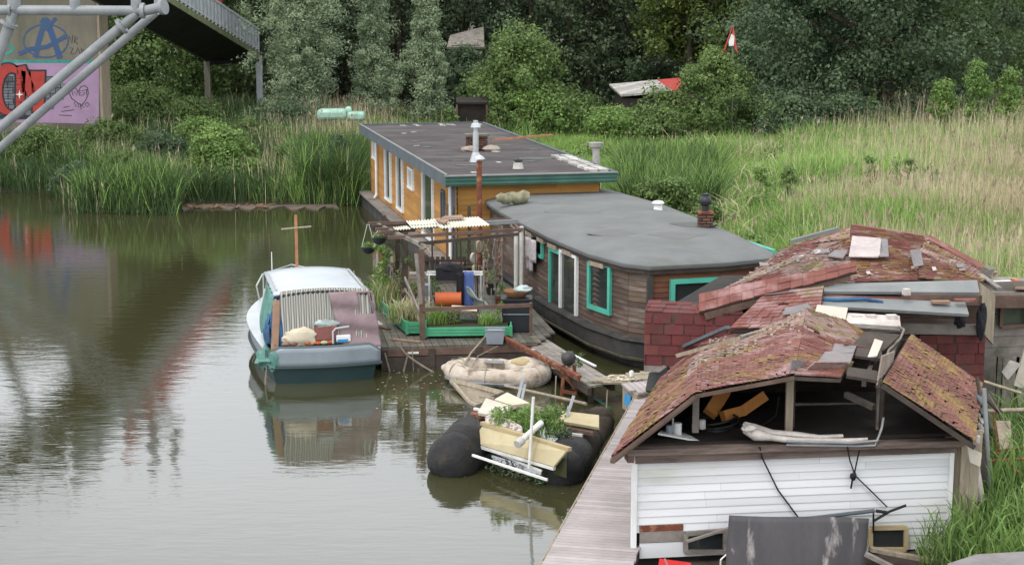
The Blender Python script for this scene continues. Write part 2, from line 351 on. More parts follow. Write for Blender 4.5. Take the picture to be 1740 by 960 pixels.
def water_mat():
    m = bpy.data.materials.new('water'); m.use_nodes = True; t = m.node_tree; t.nodes.clear(); N = t.nodes.new; L = t.links.new
    out = N('ShaderNodeOutputMaterial'); tc = N('ShaderNodeTexCoord')
    dif = N('ShaderNodeBsdfDiffuse'); gl = N('ShaderNodeBsdfGlossy'); gl.inputs['Roughness'].default_value = .045; gl.inputs['Color'].default_value = (.95, .97, 1, 1)
    n0 = N('ShaderNodeTexNoise'); n0.inputs['Scale'].default_value = .15; L(tc.outputs['Object'], n0.inputs['Vector'])
    cr = N('ShaderNodeValToRGB'); cr.color_ramp.elements[0].color = (.036, .036, .015, 1); cr.color_ramp.elements[1].color = (.052, .051, .024, 1); L(n0.outputs[0], cr.inputs[0]); L(cr.outputs[0], dif.inputs[0])
    fr = N('ShaderNodeFresnel'); fr.inputs['IOR'].default_value = 2.05
    hs = []
    for sc, mpd, amp in ((1.0, (.8, 2.6, 1), .34), (1.0, (2.6, 8.0, 1), .2), (1.0, (.12, .3, 1), .2)):
        mp_ = N('ShaderNodeMapping'); mp_.inputs['Scale'].default_value = mpd; L(tc.outputs['Object'], mp_.inputs[0])
        x = N('ShaderNodeTexNoise'); x.inputs['Scale'].default_value = sc; x.inputs['Detail'].default_value = 3; L(mp_.outputs[0], x.inputs['Vector'])
        y = N('ShaderNodeMath'); y.operation = 'MULTIPLY'; y.inputs[1].default_value = amp; L(x.outputs[0], y.inputs[0]); hs.append(y.outputs[0])
    # ring ripples spreading on the open water
    mp_ = N('ShaderNodeMapping'); mp_.inputs['Location'].default_value = (11.5, -24.0, 0); L(tc.outputs['Object'], mp_.inputs[0])
    wv = N('ShaderNodeTexWave'); wv.wave_type = 'RINGS'; wv.rings_direction = 'Z'; wv.inputs['Scale'].default_value = .5; wv.inputs['Distortion'].default_value = 2.5; wv.inputs['Detail'].default_value = 2
    L(mp_.outputs[0], wv.inputs['Vector'])
    ln = N('ShaderNodeVectorMath'); ln.operation = 'LENGTH'; L(mp_.outputs[0], ln.inputs[0])
    mr = N('ShaderNodeMapRange'); mr.inputs[1].default_value = 3; mr.inputs[2].default_value = 17; mr.inputs[3].default_value = .1; mr.inputs[4].default_value = 0; L(ln.outputs['Value'], mr.inputs[0])
    y = N('ShaderNodeMath'); y.operation = 'MULTIPLY'; L(wv.outputs['Fac'], y.inputs[0]); L(mr.outputs[0], y.inputs[1]); hs.append(y.outputs[0])
    a = hs[0]
    for h in hs[1:]:
        q = N('ShaderNodeMath'); q.operation = 'ADD'; L(a, q.inputs[0]); L(h, q.inputs[1]); a = q.outputs[0]
    bp = N('ShaderNodeBump'); bp.inputs['Strength'].default_value = 1; bp.inputs['Distance'].default_value = .011; L(a, bp.inputs['Height'])
    L(bp.outputs[0], gl.inputs['Normal']); L(bp.outputs[0], fr.inputs['Normal'])
    ms = N('ShaderNodeMixShader'); L(fr.outputs[0], ms.inputs[0]); L(dif.outputs[0], ms.inputs[1]); L(gl.outputs[0], ms.inputs[2]); L(ms.outputs[0], out.inputs[0])
    MATS['water'] = m
water_mat()
# ------------------------------------------------------------------ ground, water
SHORE = [(-140, 70), (-60, 69), (-21, 67)] + [tuple(P(*q, z=0)[:2]) for q in ((0, 326), (90, 330), (135, 362), (300, 366), (322, 352), (470, 352), (530, 350), (618, 350))] + \
        [(-6.2, 66), (-.6, 67), (1.2, 62), (4.4, 47), (6.2, 45), (7.0, 38), (8.4, 33), (8.9, 28), (7.4, 25), (6.3, 22.6), (6.25, 18), (7, 10), (10, -40)]
LANDP = np.array(SHORE + [(200, -40), (200, 400), (-140, 400)])
SEG = np.array(SHORE)
def shore_dist(x, y):
    """signed distance to the waterline, positive on land"""
    p = np.stack([np.asarray(x, float).ravel(), np.asarray(y, float).ravel()], 1); best = np.full(len(p), 1e9)
    for a, b in zip(SEG[:-1], SEG[1:]):
        d = b-a; t = np.clip(((p-a) @ d)/(d @ d), 0, 1); q = p-(a+t[:, None]*d); best = np.minimum(best, np.hypot(q[:, 0], q[:, 1]))
    inside = np.zeros(len(p), bool); n = len(LANDP)
    for i in range(n):
        (x1, y1), (x2, y2) = LANDP[i], LANDP[(i+1) % n]
        if y1 == y2: continue
        c = ((y1 > p[:, 1]) != (y2 > p[:, 1])) & (p[:, 0] < (x2-x1)*(p[:, 1]-y1)/(y2-y1)+x1); inside ^= c
    return np.where(inside, best, -best).reshape(np.shape(x))
def land_z(d, x, y):
    z = np.interp(d, [-3, -1, 0, .6, 2.5, 12, 60], [-1.2, -.45, -.02, .16, .35, .6, 1.3])
    return z + .06*np.sin(x*.9+y*.31)*np.sin(y*.7-x*.2)*(d > 1)
def axis(lo, hi, a, b, step, far): return np.concatenate([np.geomspace(1, far, 14)[::-1]*-1+a, np.arange(a, b, step), b+np.geomspace(1, far, 14)])
gx = axis(0, 0, -50, 50, .8, 1500); gy = axis(0, 0, -20, 110, .8, 2500)
GX, GY = np.meshgrid(gx, gy); GD = shore_dist(GX, GY); GZ = land_z(GD, GX, GY)
W_ = len(gx); H_ = len(gy)
idx = np.arange(W_*H_).reshape(H_, W_); F_ = np.stack([idx[:-1, :-1], idx[:-1, 1:], idx[1:, 1:], idx[1:, :-1]], -1).reshape(-1, 4)
me = bpy.data.meshes.new('ground'); me.from_pydata(np.stack([GX, GY, GZ], -1).reshape(-1, 3).tolist(), [], F_.tolist())
for p in me.polygons: p.use_smooth = True
me.materials.append(M('soil')); o = bpy.data.objects.new('ground', me); COL.objects.link(o); finish(o, kind='structure')
MB().add([(-1500, -300, 0), (600, -300, 0), (600, 300, 0), (-1500, 300, 0)], [(0, 1, 2, 3)]).build('water', 'water', world=False, kind='structure')
# bare mud shelf with litter at the foot of the bank
mudp = [P(300+(k % 24)*11.5 if k < 24 else 576-(k-24)*11.5, (343+4*math.sin(k*1.3) if k < 24 else 355+3.0*math.sin(k*1.9)+1.5*math.sin(k*.7)), z=.0) for k in range(48)]
MB().prism([(p.x, p.y) for p in mudp], -.3, .045).build('mud_bank', 'shore_mud', kind='structure')
lit = MB()
for k in range(110):
    q = P(rnd.uniform(315, 470), rnd.uniform(344, 353), z=.05); lit.box((q.x, q.y, .06), (rnd.uniform(.05, .35), rnd.uniform(.03, .1), rnd.uniform(.02, .06)), rz=rnd.random()*3, ry=rnd.uniform(-.2, .2))
lit.build('driftwood', 'cardboard', kind='stuff', label='scatter of reddish driftwood and litter on the mud bank', cat='driftwood')

rs = np.random.RandomState(11)
def gz(x, y): return land_z(shore_dist(x, y), np.asarray(x, float), np.asarray(y, float))

# ------------------------------------------------------------------ grasses and reeds
def blades(x, y, z, h, w, lean, rs, bend=1.0, az=None):
    """each blade: two quads sharing a bend, drawn as separate quads (lower, upper)"""
    n = len(x); a = rs.uniform(0, 2*np.pi, n) if az is None else az
    d = np.stack([np.cos(a), np.sin(a)], 1); yaw = rs.uniform(0, np.pi, n); s = np.stack([np.cos(yaw), np.sin(yaw)], 1)*(w[:, None]/2)
    m = np.stack([x, y, z], 1); k = lean
    p1 = m+np.c_[d*(h*k*.4)[:, None], h*.6]; p2 = m+np.c_[d*(h*k*bend)[:, None], h*(1-.25*k*bend)]
    S = np.c_[s, np.zeros(n)]
    return np.concatenate([np.stack([m-S*.8, m+S*.8, p1+S, p1-S], 1), np.stack([p1-S, p1+S, p2+S*.15, p2-S*.15], 1)])
def screen_pts(n, x0, x1, y0, y1, rs, dmin=.2, z=.3, noisef=None):
    """points on the land below a stretch of the view"""
    px = rs.uniform(x0, x1, n); py = rs.uniform(y0, y1, n)
    c, s_ = math.cos(PITCH), math.sin(PITCH); v = (480-py)/FPX; dy = c+v*s_; dz = -s_+v*c; t = (z-CAMH)/dz
    X = (px-870)/FPX*t; Y = dy*t; d = shore_dist(X, Y); k = d > dmin
    return X[k], Y[k], px[k], py[k], d[k]
def nz2(x, y, s, seed=0): return np.sin(x*s+seed)*np.sin(y*s*1.3+seed*2)+.6*np.sin(x*s*2.3+y*s*1.7+seed)+.4*np.sin(y*s*3.9-x*s*3.1+seed)

G, Dp, Dr = [], [], []
# right-hand field, dense; green reed leaves with dry stalks between
X, Y, px, py, d = screen_pts(210000, 780, 2000, 196, 640, rs)
keep = (Y < 98); X, Y, px, py, d = [q[keep] for q in (X, Y, px, py, d)]
hh = 1.35+.4*nz2(X, Y, .35, 1)*.5+rs.uniform(-.3, .35, len(X)); hh *= np.clip(.5+.5*(px-900)/500, .45, 1.15); hh = np.maximum(hh, .4)
near = np.clip(1.1-(Y-30)/90, .35, 1); 
wd = .02+.016*rs.rand(len(X))
hh *= np.where(px < 1330, .8, 1.0)
dry_p = np.clip((px-1360)/850+.17*nz2(X, Y, .5, 3)+.12*nz2(X, Y, .23, 6)+.3*np.exp(-((py-240)/40)**2)*(px > 1500), .03, .66); dry_p *= np.clip((Y-30)/18, .35, 1)
isdry = rs.rand(len(X)) < dry_p
G.append(blades(X[~isdry], Y[~isdry], gz(X[~isdry], Y[~isdry]), hh[~isdry], wd[~isdry]*1.25, rs.uniform(.1, .7, (~isdry).sum()), rs))
Dr.append(blades(X[isdry], Y[isdry], gz(X[isdry], Y[isdry]), hh[isdry]*1.22, wd[isdry]*.75, rs.uniform(0, .22, isdry.sum()), rs))
# left bank
X, Y, px, py, d = screen_pts(110000, -250, 900, 206, 372, rs, dmin=-.1)
keep = (Y < 95) & ~((px > 305) & (px < 600) & (py > 337)); X, Y, px, py, d = [q[keep] for q in (X, Y, px, py, d)]
hh = 1.0+.32*nz2(X, Y, .4, 2)+rs.uniform(-.35, .35, len(X)); hh = np.maximum(hh, .3)*np.where(px < 320, .95, 1.0)
dry_p = np.clip(.0+.4*np.exp(-((px-560)/90)**2)*(py < 320)+.07*nz2(X, Y, .6, 5)+.05*(py > 320), .015, .55); isdry = rs.rand(len(X)) < dry_p
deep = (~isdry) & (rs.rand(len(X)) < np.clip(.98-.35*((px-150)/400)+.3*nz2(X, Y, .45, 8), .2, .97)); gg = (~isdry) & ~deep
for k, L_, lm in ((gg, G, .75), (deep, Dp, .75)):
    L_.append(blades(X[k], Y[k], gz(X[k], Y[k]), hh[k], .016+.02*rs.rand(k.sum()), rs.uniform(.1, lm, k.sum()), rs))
Dr.append(blades(X[isdry], Y[isdry], gz(X[isdry], Y[isdry]), hh[isdry]*1.3, .018+.014*rs.rand(isdry.sum()), rs.uniform(0, .2, isdry.sum()), rs))
# dark rank clumps: right of the grey barge and beside the ochre houseboat
def clump(x0, x1, y0, y1, n, h, L_, w=.05, sel=None, dmin=.1):
    X, Y, px, py, d = screen_pts(n, x0, x1, y0, y1, rs, dmin=dmin)
    if sel is not None:
        k = sel(px, py); X, Y = X[k], Y[k]
    hh = h*(rs.uniform(.7, 1.15, len(X))+.12*nz2(X, Y, .9, 4)); L_.append(blades(X, Y, gz(X, Y), hh, w*(.7+.6*rs.rand(len(X))), rs.uniform(.1, .6, len(X)), rs))
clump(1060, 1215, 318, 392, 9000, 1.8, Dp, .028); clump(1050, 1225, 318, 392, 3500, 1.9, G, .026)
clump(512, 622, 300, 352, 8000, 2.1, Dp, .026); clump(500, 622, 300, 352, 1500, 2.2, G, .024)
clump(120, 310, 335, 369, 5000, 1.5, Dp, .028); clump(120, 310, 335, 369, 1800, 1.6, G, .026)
clump(300, 560, 215, 300, 4000, 1.5, Dp, .05)
X, Y, px, py, d = screen_pts(90000, 810, 1420, 190, 345, rs); kk = Y < 92; X, Y, px = X[kk], Y[kk], px[kk]
Md = blades(X, Y, gz(X, Y), .45+.35*rs.rand(len(X))+.22*nz2(X, Y, .5, 7)+.5*np.clip((300-px)/9999, 0, 1), .018+.014*rs.rand(len(X)), rs.uniform(.2, .9, len(X)), rs)
np_mesh('meadow_grass', Md, 4, 'meadow_green', kind='stuff', label='soft bright green grass filling the field behind the houseboats', cat='grass')
clump(1560, 2000, 880, 1150, 600, .9, G, .03)
def plumes(V, share):
    up = V[len(V)//2:]; k = rs.rand(len(up)) < share; up = up[k]; tip = (up[:, 2]+up[:, 3])/2; d = rs.normal(size=(len(up), 3))*.03; d[:, 2] = 0; s_ = np.stack([rs.normal(size=len(up))*.02+.012, rs.normal(size=len(up))*.02, np.zeros(len(up))], 1)
    u_ = np.array([0, 0, 1])*(.1+.1*rs.rand(len(up)))[:, None]; return np.stack([tip-u_*.6, tip+s_+d, tip+u_+d*2, tip-s_+d], 1)
Pl = np.concatenate([plumes(v, .14) for v in Dr]); np_mesh('seed_heads', Pl, 4, 'seed_head', kind='stuff', label='feathery brown seed heads on the dry reeds', cat='seed heads')
X, Y, px, py, d = screen_pts(3500, 1150, 2000, 240, 640, rs); Dr.append(blades(X, Y, gz(X, Y)+.3, .8+.6*rs.rand(len(X)), .02+.015*rs.rand(len(X)), rs.uniform(.7, 1.3, len(X)), rs))
np_mesh('green_reeds', np.concatenate(G), 4, 'reed_green', kind='stuff', label='green reeds and rank grass covering the banks', cat='reeds')
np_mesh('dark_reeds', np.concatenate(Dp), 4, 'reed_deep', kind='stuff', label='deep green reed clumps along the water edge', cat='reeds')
np_mesh('dry_reeds', np.concatenate(Dr), 4, 'reed_dry', kind='stuff', label='pale dry reed stalks standing between the green ones', cat='reeds')

# ------------------------------------------------------------------ trees and bushes
def leafcloud(C, Rr, nper, size, rs, aspect=.5, up=.4, squash=.8):
    """leaves spread through clumps with centres C and radii Rr; denser towards each clump's skin"""
    n = len(C)*nper; c = np.repeat(C, nper, 0); r = np.repeat(Rr, nper)
    d = rs.normal(size=(n, 3)); d /= np.linalg.norm(d, axis=1)[:, None]; rad = rs.rand(n)**.4*(1+.35*rs.rand(n)**3)
    off = d*(r*rad)[:, None]; off[:, 2] *= squash; p = c+off
    nn = d+rs.normal(size=(n, 3))*.7; nn[:, 2] += up; nn /= np.linalg.norm(nn, axis=1)[:, None]
    t = rs.normal(size=(n, 3)); u = np.cross(nn, t); u /= np.linalg.norm(u, axis=1)[:, None]; v = np.cross(nn, u)
    s = size*(.6+.8*rs.rand(n)); u *= (s/2)[:, None]; v *= (s*aspect/2)[:, None]
    return np.stack([p-u, p+v, p+u, p-v], 1)
def crown_pts(n, w, h, z0, shape, rs, depth=None):
    """clump centres filling a crown of width w between z0 and z0+h"""
    depth = depth or w; out = []
    ph = rs.uniform(0, 7, 6)
    while len(out) < n:
        t = rs.rand(); a = rs.uniform(0, 2*np.pi); k = math.sqrt(rs.rand())
        if shape == 'cone': prof = .18+.82*(1-t)**.8*min(1, t*5+.45)
        elif shape == 'column': prof = math.sin(math.pi*min(1, .12+.88*t))**.55*(1-.25*t)
        elif shape == 'bush': prof = math.sqrt(max(0, 1-t**2.2))
        else: prof = math.sqrt(max(.03, 1-(2*t-.85)**2*.8)) if t < .97 else .3
        prof *= 1+.3*math.sin(a*2+ph[0]+t*5)+.2*math.sin(a*5+ph[1]+t*11)
        if rs.rand() < .14: prof *= 1.22; k = 1
        out.append((math.cos(a)*k*prof*w/2, math.sin(a)*k*prof*depth/2, z0+t*h))
    return np.array(out)
def tree(name, base, w, h, z0, shape, leafm, label, cat, group=None, nclump=90, nper=110, size=.22, aspect=.55, crad=None, seed=0, depth=None, trunk=.16, limbs=6, squash=.8):
    r_ = np.random.RandomState(seed+101); x, y = base; zb = float(gz(np.array([x]), np.array([y]))[0])-.05
    t = thing(name, (x, y, zb), label, cat, group)
    C = crown_pts(nclump, w*.86, h-z0, z0, shape, r_, depth); cr_ = crad or w*.13
    rad = cr_*(.45+1.05*r_.rand(len(C))**1.6)
    np_mesh('crown' if cat == 'tree' else 'foliage', leafcloud(C, rad, int(nper*1.45), size*.78, r_, aspect, squash=squash), 4, leafm, parent=t)
    mb = MB(); top = Vector((r_.uniform(-.3, .3), r_.uniform(-.3, .3), h*.8))
    mb.path([Vector((0, 0, -.2)), Vector((.1*trunk, 0, h*.15)), top*.5+Vector((r_.uniform(-.2, .2), 0, 0)), top], [trunk*1.3, trunk, trunk*.6, trunk*.15], 8)
    for i in range(limbs):
        q = Vector(C[r_.randint(len(C))]); s = top*(min(.85, max(.12, (q.z/h)*.7)))
        m_ = (s+q)/2+Vector((0, 0, -.1*abs(q.z-s.z))); mb.path([s, m_, q], [trunk*.45, trunk*.3, trunk*.08], 6)
    mb.build('trunk' if cat == 'tree' else 'stem', 'bark', t, world=False, smooth=True)
    return t
def at(px, Y): return ((px-870)/FPX*Y*1.0, Y)
GB = 'dark trees of the wood behind the field'
# grey-green willows on the left
tree('willow_tree', at(508, 88), 4.5, 12.5, .3, 'column', 'leaf_willow', 'broad grey-green willow beside the right-hand bridge post', 'tree', None, 420, 120, .2, .34, seed=1, crad=.62)
tree('willow_tree', at(636, 90), 2.8, 9.6, .3, 'cone', 'leaf_willow', 'slim grey-green willow behind the pale mint boat', 'tree', None, 230, 120, .19, .36, seed=2, crad=.45)
tree('willow_tree', at(723, 88), 2.5, 9.0, .3, 'cone', 'leaf_willow', 'pointed grey-green willow left of the dark hut', 'tree', None, 210, 120, .19, .36, seed=3, crad=.42)
tree('elder_tree', at(888, 84), 4.9, 5.4, .2, 'round', 'leaf_mid', 'round light green tree right of the dark hut', 'tree', None, 170, 110, .24, .6, seed=4, crad=.7)
tree('elder_tree', at(1212, 80), 5.0, 4.6, 0, 'bush', 'leaf_mid', 'rounded bush below the flag, right of the shed roof', 'tree', None, 150, 110, .2, .6, seed=5, crad=.6)
# the big oak on the right
tree('oak_tree', at(1500, 84), 14.5, 15, 1.0, 'round', 'leaf_oak', 'huge dark spreading tree with a forked trunk on the right', 'tree', None, 420, 130, .26, .6, seed=6, crad=1.15, trunk=.42, limbs=14, depth=9)
tree('maple_tree', at(1350, 88), 8, 10, .3, 'round', 'leaf_oak', 'dark blue-green tree left of the big forked tree', 'tree', None, 240, 120, .24, .6, seed=7, crad=.9, trunk=.25)
tree('maple_tree', at(1700, 92), 10, 15, 1, 'round', 'leaf_mid', 'mid green tree filling the right-hand edge behind the big forked tree', 'tree', None, 260, 120, .26, .6, seed=8, crad=1.0, trunk=.25)
for i, (px, Y, h, s, lab) in enumerate(((1600, 76, 3.2, 31, 'leftmost pale green young willow in front of the big forked tree'), (1655, 75, 4.1, 32, 'tallest pale green young willow at the right edge of the reeds'), (1712, 75, 3.7, 33, 'rightmost pale green young willow above the reeds'))):
    tree('young_willow', at(px, Y), 1.9, h, .1, 'cone', 'leaf_light', lab, 'tree', None, 60, 80, .2, .35, seed=s, crad=.34, trunk=.06)
# dark trees behind, each its own
BG = [(20, 104, 9, 14, 'leaf_dark', 'dark tree rising behind the graffiti wall', 'round'),
      (225, 98, 8, 12.5, 'leaf_mid', 'mid green tree between the graffiti wall and the ramp', 'round'),
      (335, 102, 9, 12, 'leaf_mid', 'leafy tree behind the ramp posts', 'round'),
      (470, 106, 9, 13, 'leaf_dark', 'dark tree behind the broad willow', 'round'),
      (585, 110, 9, 17, 'leaf_dark', 'tall dark tree in the gap between the first two willows', 'round'),
      (680, 106, 8, 18, 'leaf_dark', 'tall dark tree behind the two pointed willows', 'round'),
      (790, 106, 9, 17, 'leaf_dark', 'tall dark tree above the hut', 'round'),
      (905, 104, 10, 17, 'leaf_dark', 'very dark dense tree behind the light green elder', 'round'),
      (1000, 102, 9, 16, 'leaf_dark', 'dark tree left of the shed roof', 'round'),
      (1085, 104, 9, 17, 'leaf_oak', 'dark tree behind the pale end of the shed roof', 'round'),
      (1170, 100, 8, 15, 'leaf_yellow', 'yellow-green tree with branches hanging over the shed roof', 'round'),
      (1275, 102, 9, 16, 'leaf_oak', 'tall dark tree behind the flag', 'round'),
      (1400, 104, 10, 17, 'leaf_dark', 'tall dark tree behind the big forked one', 'round'),
      (1590, 106, 11, 17, 'leaf_mid', 'tall mid green tree behind the forked trunk', 'round'),
      (1790, 102, 10, 14, 'leaf_oak', 'dark tree at the far right edge', 'round'),
      (-140, 104, 10, 12, 'leaf_dark', 'dark tree left of the graffiti wall', 'round')]
for i, (px, Y, w_, h, lm, lab, shp) in enumerate(BG):
    z0 = 3.2 if lm == 'leaf_yellow' else .6
    tree('woodland_tree', at(px, Y), w_, h, z0, shp, lm, lab, 'tree', GB, 190, 100, .3, .6, seed=40+i, crad=1.05, trunk=.22, limbs=8)
# distant wood: an uncountable mass behind them
r_ = np.random.RandomState(5); n = 1500
C = np.stack([r_.uniform(-75, 80, n), r_.uniform(114, 132, n), r_.uniform(.5, 1, n)], 1)
top = np.interp(C[:, 0], [-75, -18, -10, 0, 20, 80], [10.5, 11, 15, 18.5, 17.5, 14]); C[:, 2] = r_.rand(n)**.8*top
np_mesh('distant_wood', leafcloud(C, 1.5+r_.rand(n)*1.2, 45, .75, r_, .7), 4, 'leaf_dark', kind='stuff', label='dark mass of the wood beyond the field', cat='woodland')

# bushes
def bush(px, Y, w, h, lm, label, seed, n=70, per=100, size=.16, name='bush', group=None, crad=None, aspect=.6):
    return tree(name, at(px, Y), w, h, 0, 'bush', lm, label, 'bush', group, n, per, size, aspect, seed=seed, crad=crad or w*.13, trunk=.05, limbs=4)
bush(372, 66, 2.9, 2.3, 'leaf_light', 'bright green bush on the mud bank', 61, 110, 120, .16)
bush(425, 65, 1.3, 1.2, 'leaf_light', 'small pale bush right of the bright green bush', 62, 40, 100, .14)
bush(240, 84, 5.5, 2.6, 'leaf_mid', 'low bush at the foot of the ramp, right of the pink wall', 63, 110, 110, .2)
bush(330, 82, 4.5, 2.0, 'leaf_mid', 'low bush around the left ramp post', 64, 90, 110, .2)
bush(110, 76.5, 3.2, 1.2, 'leaf_mid', 'low bush in front of the pink wall', 65, 50, 90, .18)
GH = 'brambles along the back of the field'
for i, (px, Y, w_, h, lm, lab) in enumerate(((895, 82, 4.5, 2.5, 'leaf_light', 'light green bramble right of the hut, below the elder'), (975, 84, 4.5, 2.3, 'leaf_mid', 'bramble left of the pale shed roof'),
        (1050, 80, 4.2, 1.7, 'leaf_light', 'bramble under the pale end of the shed roof'), (1125, 79, 3.6, 1.8, 'leaf_mid', 'bramble under the red end of the shed roof'), (1290, 81, 4, 2.7, 'leaf_oak', 'blue-green bush right of the flag bush'),
        (1345, 79, 4.6, 2.4, 'leaf_oak', 'dark bush at the left foot of the big forked tree'), (1430, 80, 5, 2.2, 'leaf_oak', 'dark bush just left of the forked trunk'), (1545, 81, 5, 2.0, 'leaf_dark', 'dark bush just right of the forked trunk'), (1640, 82, 5, 2.6, 'leaf_oak', 'dark bush behind the pale young willows'), (765, 80, 1.6, .9, 'leaf_mid', 'low bramble left of the dark hut'), (490, 84, 5, 1.5, 'leaf_oak', 'dark low bush under the broad willow'))):
    bush(px, Y, w_, h, lm, lab, 70+i, 80, 100, .19, 'bramble', GH)
bush(790, 91, 3.2, 4.3, 'leaf_oak', 'dark bush behind the small dark hut, below the far house', 119, 110, 100, .2)
bush(762, 80.0, 1.1, 1.9, 'leaf_mid', 'leafy bush left of the small dark hut', 117, 36, 80, .16)
bush(842, 80.2, 1.5, 2.7, 'leaf_mid', 'leafy bush right of the small dark hut', 118, 50, 90, .16)
GL = 'shrubs along the left bank'
for i, (px, Y, w_, h, lm, lab) in enumerate(((60, 72, 3.2, 1.7, 'leaf_mid', 'leftmost shrub on the left bank, below the graffiti letters'), (185, 74, 3.4, 1.9, 'leaf_mid', 'shrub on the bank right of the pink wall corner'), (270, 71, 3.0, 1.6, 'leaf_oak', 'dark shrub in the reeds below the ramp'), (420, 76, 3.4, 1.7, 'leaf_mid', 'shrub in the reeds left of the mint boat'), (215, 66, 2.0, 1.4, 'leaf_mid', 'small shrub among the reeds left of the bright green bush'), (505, 68, 2.4, 1.6, 'leaf_mid', 'shrub in the dry reeds right of the bright green bush'), (340, 74, 3.2, 1.9, 'leaf_light', 'pale shrub in front of the left ramp post'), (130, 66, 2.2, 1.1, 'leaf_oak', 'low dark shrub at the water edge on the left bank'), (575, 66, 1.8, 2.3, 'leaf_oak', 'dark shrub at the corner of the ochre houseboat'))):
    bush(px, Y, w_, h, lm, lab, 120+i, 70, 90, .15, 'shrub', GL)
GF = 'leafy clumps in the right-hand reeds'
for i, (px, Y, w_, h, lm, lab) in enumerate(((1130, 53, 2.6, 1.9, 'leaf_mid', 'leafy dark clump behind the grey barge roof'), (1205, 50, 1.6, 1.3, 'leaf_mid', 'small leafy clump left of the barge chimney'), (1275, 44, 1.5, 1.5, 'leaf_light', 'pale leafy clump right of the barge chimney'), (1000, 72, 3, .9, 'leaf_light', 'low pale clump in the field right of the ochre houseboat'), (1330, 70, 3, .8, 'leaf_mid', 'low clump in the field below the big forked tree'))):
    bush(px, Y, w_, h, lm, lab, 140+i, 70, 90, .15, 'shrub', GF)
GY_ = 'young willow shoots among the reeds'
for i, (px, py, h, lab) in enumerate(((1475, 385, 2.0, 'willow shoot above the peak of the red roof'), (1535, 392, 2.1, 'dark green willow shoot right of the roof peak'), (1580, 400, 1.7, 'short willow shoot above the red roof verge'), (1290, 390, 2.1, 'leafy green shoot above the grey barge roof'), (1735, 350, 1.6, 'green shoot at the right edge above the reeds'), (1340, 396, 1.8, 'leafy shoot left of the red roof slope'))):
    q = P(px, py, z=.4); tree('willow_shoot', (q.x, q.y), 1.0, h+.3, .1, 'cone', 'leaf_mid' if i != 3 else 'leaf_light', lab, 'bush', GY_, 26, 60, .14, .35, seed=90+i, crad=.2, trunk=.02, limbs=2)
# ------------------------------------------------------------------ graffiti wall (bridge abutment)
WY = 78.0
def W(px, py, dy=0.0): return P(px, py, Y=WY-dy)
def wpoly(mb, pts, dy):
    """flat painted shape on the wall"""
    vs = [W(*p, dy) for p in pts]; o = len(mb.v); mb.v += vs; mb.f.append(tuple(range(o, o+len(vs))))
def wstroke(mb, pts, wd, dy):
    """painted brush stroke: a ribbon of width wd (photo pixels)"""
    pts = [Vector(p) for p in pts]; L, Rr = [], []
    for i, p in enumerate(pts):
        d = (pts[min(i+1, len(pts)-1)]-pts[max(i-1, 0)]).normalized(); n = Vector((-d.y, d.x))*wd/2; L.append(p+n); Rr.append(p-n)
    for i in range(len(pts)-1): wpoly(mb, [L[i], L[i+1], Rr[i+1], Rr[i]], dy)
def arc(cx, cy, rx, ry, a0=0, a1=360, n=28): return [(cx+rx*math.cos(R(a0+(a1-a0)*i/n)), cy+ry*math.sin(R(a0+(a1-a0)*i/n))) for i in range(n+1)]
wr, wl = W(168, 150), W(-260, 150)
gw = thing('graffiti_wall', (-24, WY, .4), 'grey concrete abutment wall covered with red, pink and blue graffiti', 'wall')
zt = 9.6
MB().slab([(wl.x, WY+.9, .1), (wr.x, WY+.9, .1), (wr.x, WY+.9, zt), (wl.x, WY+.9, zt)], 1.8).build('wall_body', 'concrete', gw)
side = MB(); side.slab([(wr.x+.07, WY+.03, .2), (wr.x+.07, WY+1.7, .2), (wr.x+.07, WY+1.7, zt), (wr.x+.07, WY+.03, zt)], .14); side.build('corner_strip', 'weathered_pale', gw)
m = MB(); wpoly(m, [(-260, 104), (0, 104), (90, 106), (168, 107), (168, 211), (80, 209), (-260, 207)][::-1], .006); m.build('pink_panel', 'pink_paint', gw)
m = MB(); wpoly(m, [(-260, 100), (168, 103), (168, 108), (-260, 106)][::-1], .010); m.build('green_line', 'teal_graffiti', gw)
# brick pattern block behind the letters
m = MB(); wpoly(m, [(-260, 118), (38, 116), (76, 122), (76, 130), (92, 130), (92, 140), (118, 143), (118, 157), (108, 157), (108, 170), (92, 170), (92, 186), (74, 186), (74, 197), (60, 203), (-260, 205)][::-1], .010); m.build('painted_bricks', 'brick_grey_paint', gw)
# letters O and N: black outline below, red on top
def letters(grow, dy, name, mm):
    m = MB(); g = grow
    o1 = arc(13, 152, 29+g, 43+g, 0, 360, 36); o2 = arc(20, 156, 17-g, 33-g, 0, 360, 36)
    for i in range(36): wpoly(m, [o1[i], o2[i], o2[i+1], o1[i+1]], dy)
    for q in ([(52-g, 122-g), (76+g, 122-g), (74+g, 190+g), (56-g, 190+g)], [(26-g, 116-g), (42+g, 112-g), (74+g, 180+g), (60, 192+g)], [(28-g, 118-g), (44+g, 122-g), (40+g, 192+g), (27-g, 194+g)]): wpoly(m, q[::-1], dy)
    o1 = arc(-58, 152, 30+g, 42+g, 0, 360, 36); o2 = arc(-56, 156, 14-g, 27-g, 0, 360, 36)
    for i in range(36): wpoly(m, [o1[i], o2[i], o2[i+1], o1[i+1]], dy)
    m.build(name, mm, gw)
letters(3.2, .016, 'letter_outline', 'black_paint'); letters(0, .022, 'red_lettering', 'red_paint_dull')
m = MB(); wstroke(m, [(-60, 199), (0, 199), (30, 201), (58, 199)], 5, .024); wstroke(m, [(10, 138), (30, 138)], 1, .026)
for k in range(5): wstroke(m, [(6, 134+k*10), (36, 134+k*10)], .8, .026); wstroke(m, [(14+(k % 2)*8, 134+k*10), (14+(k % 2)*8, 144+k*10)], .8, .026)
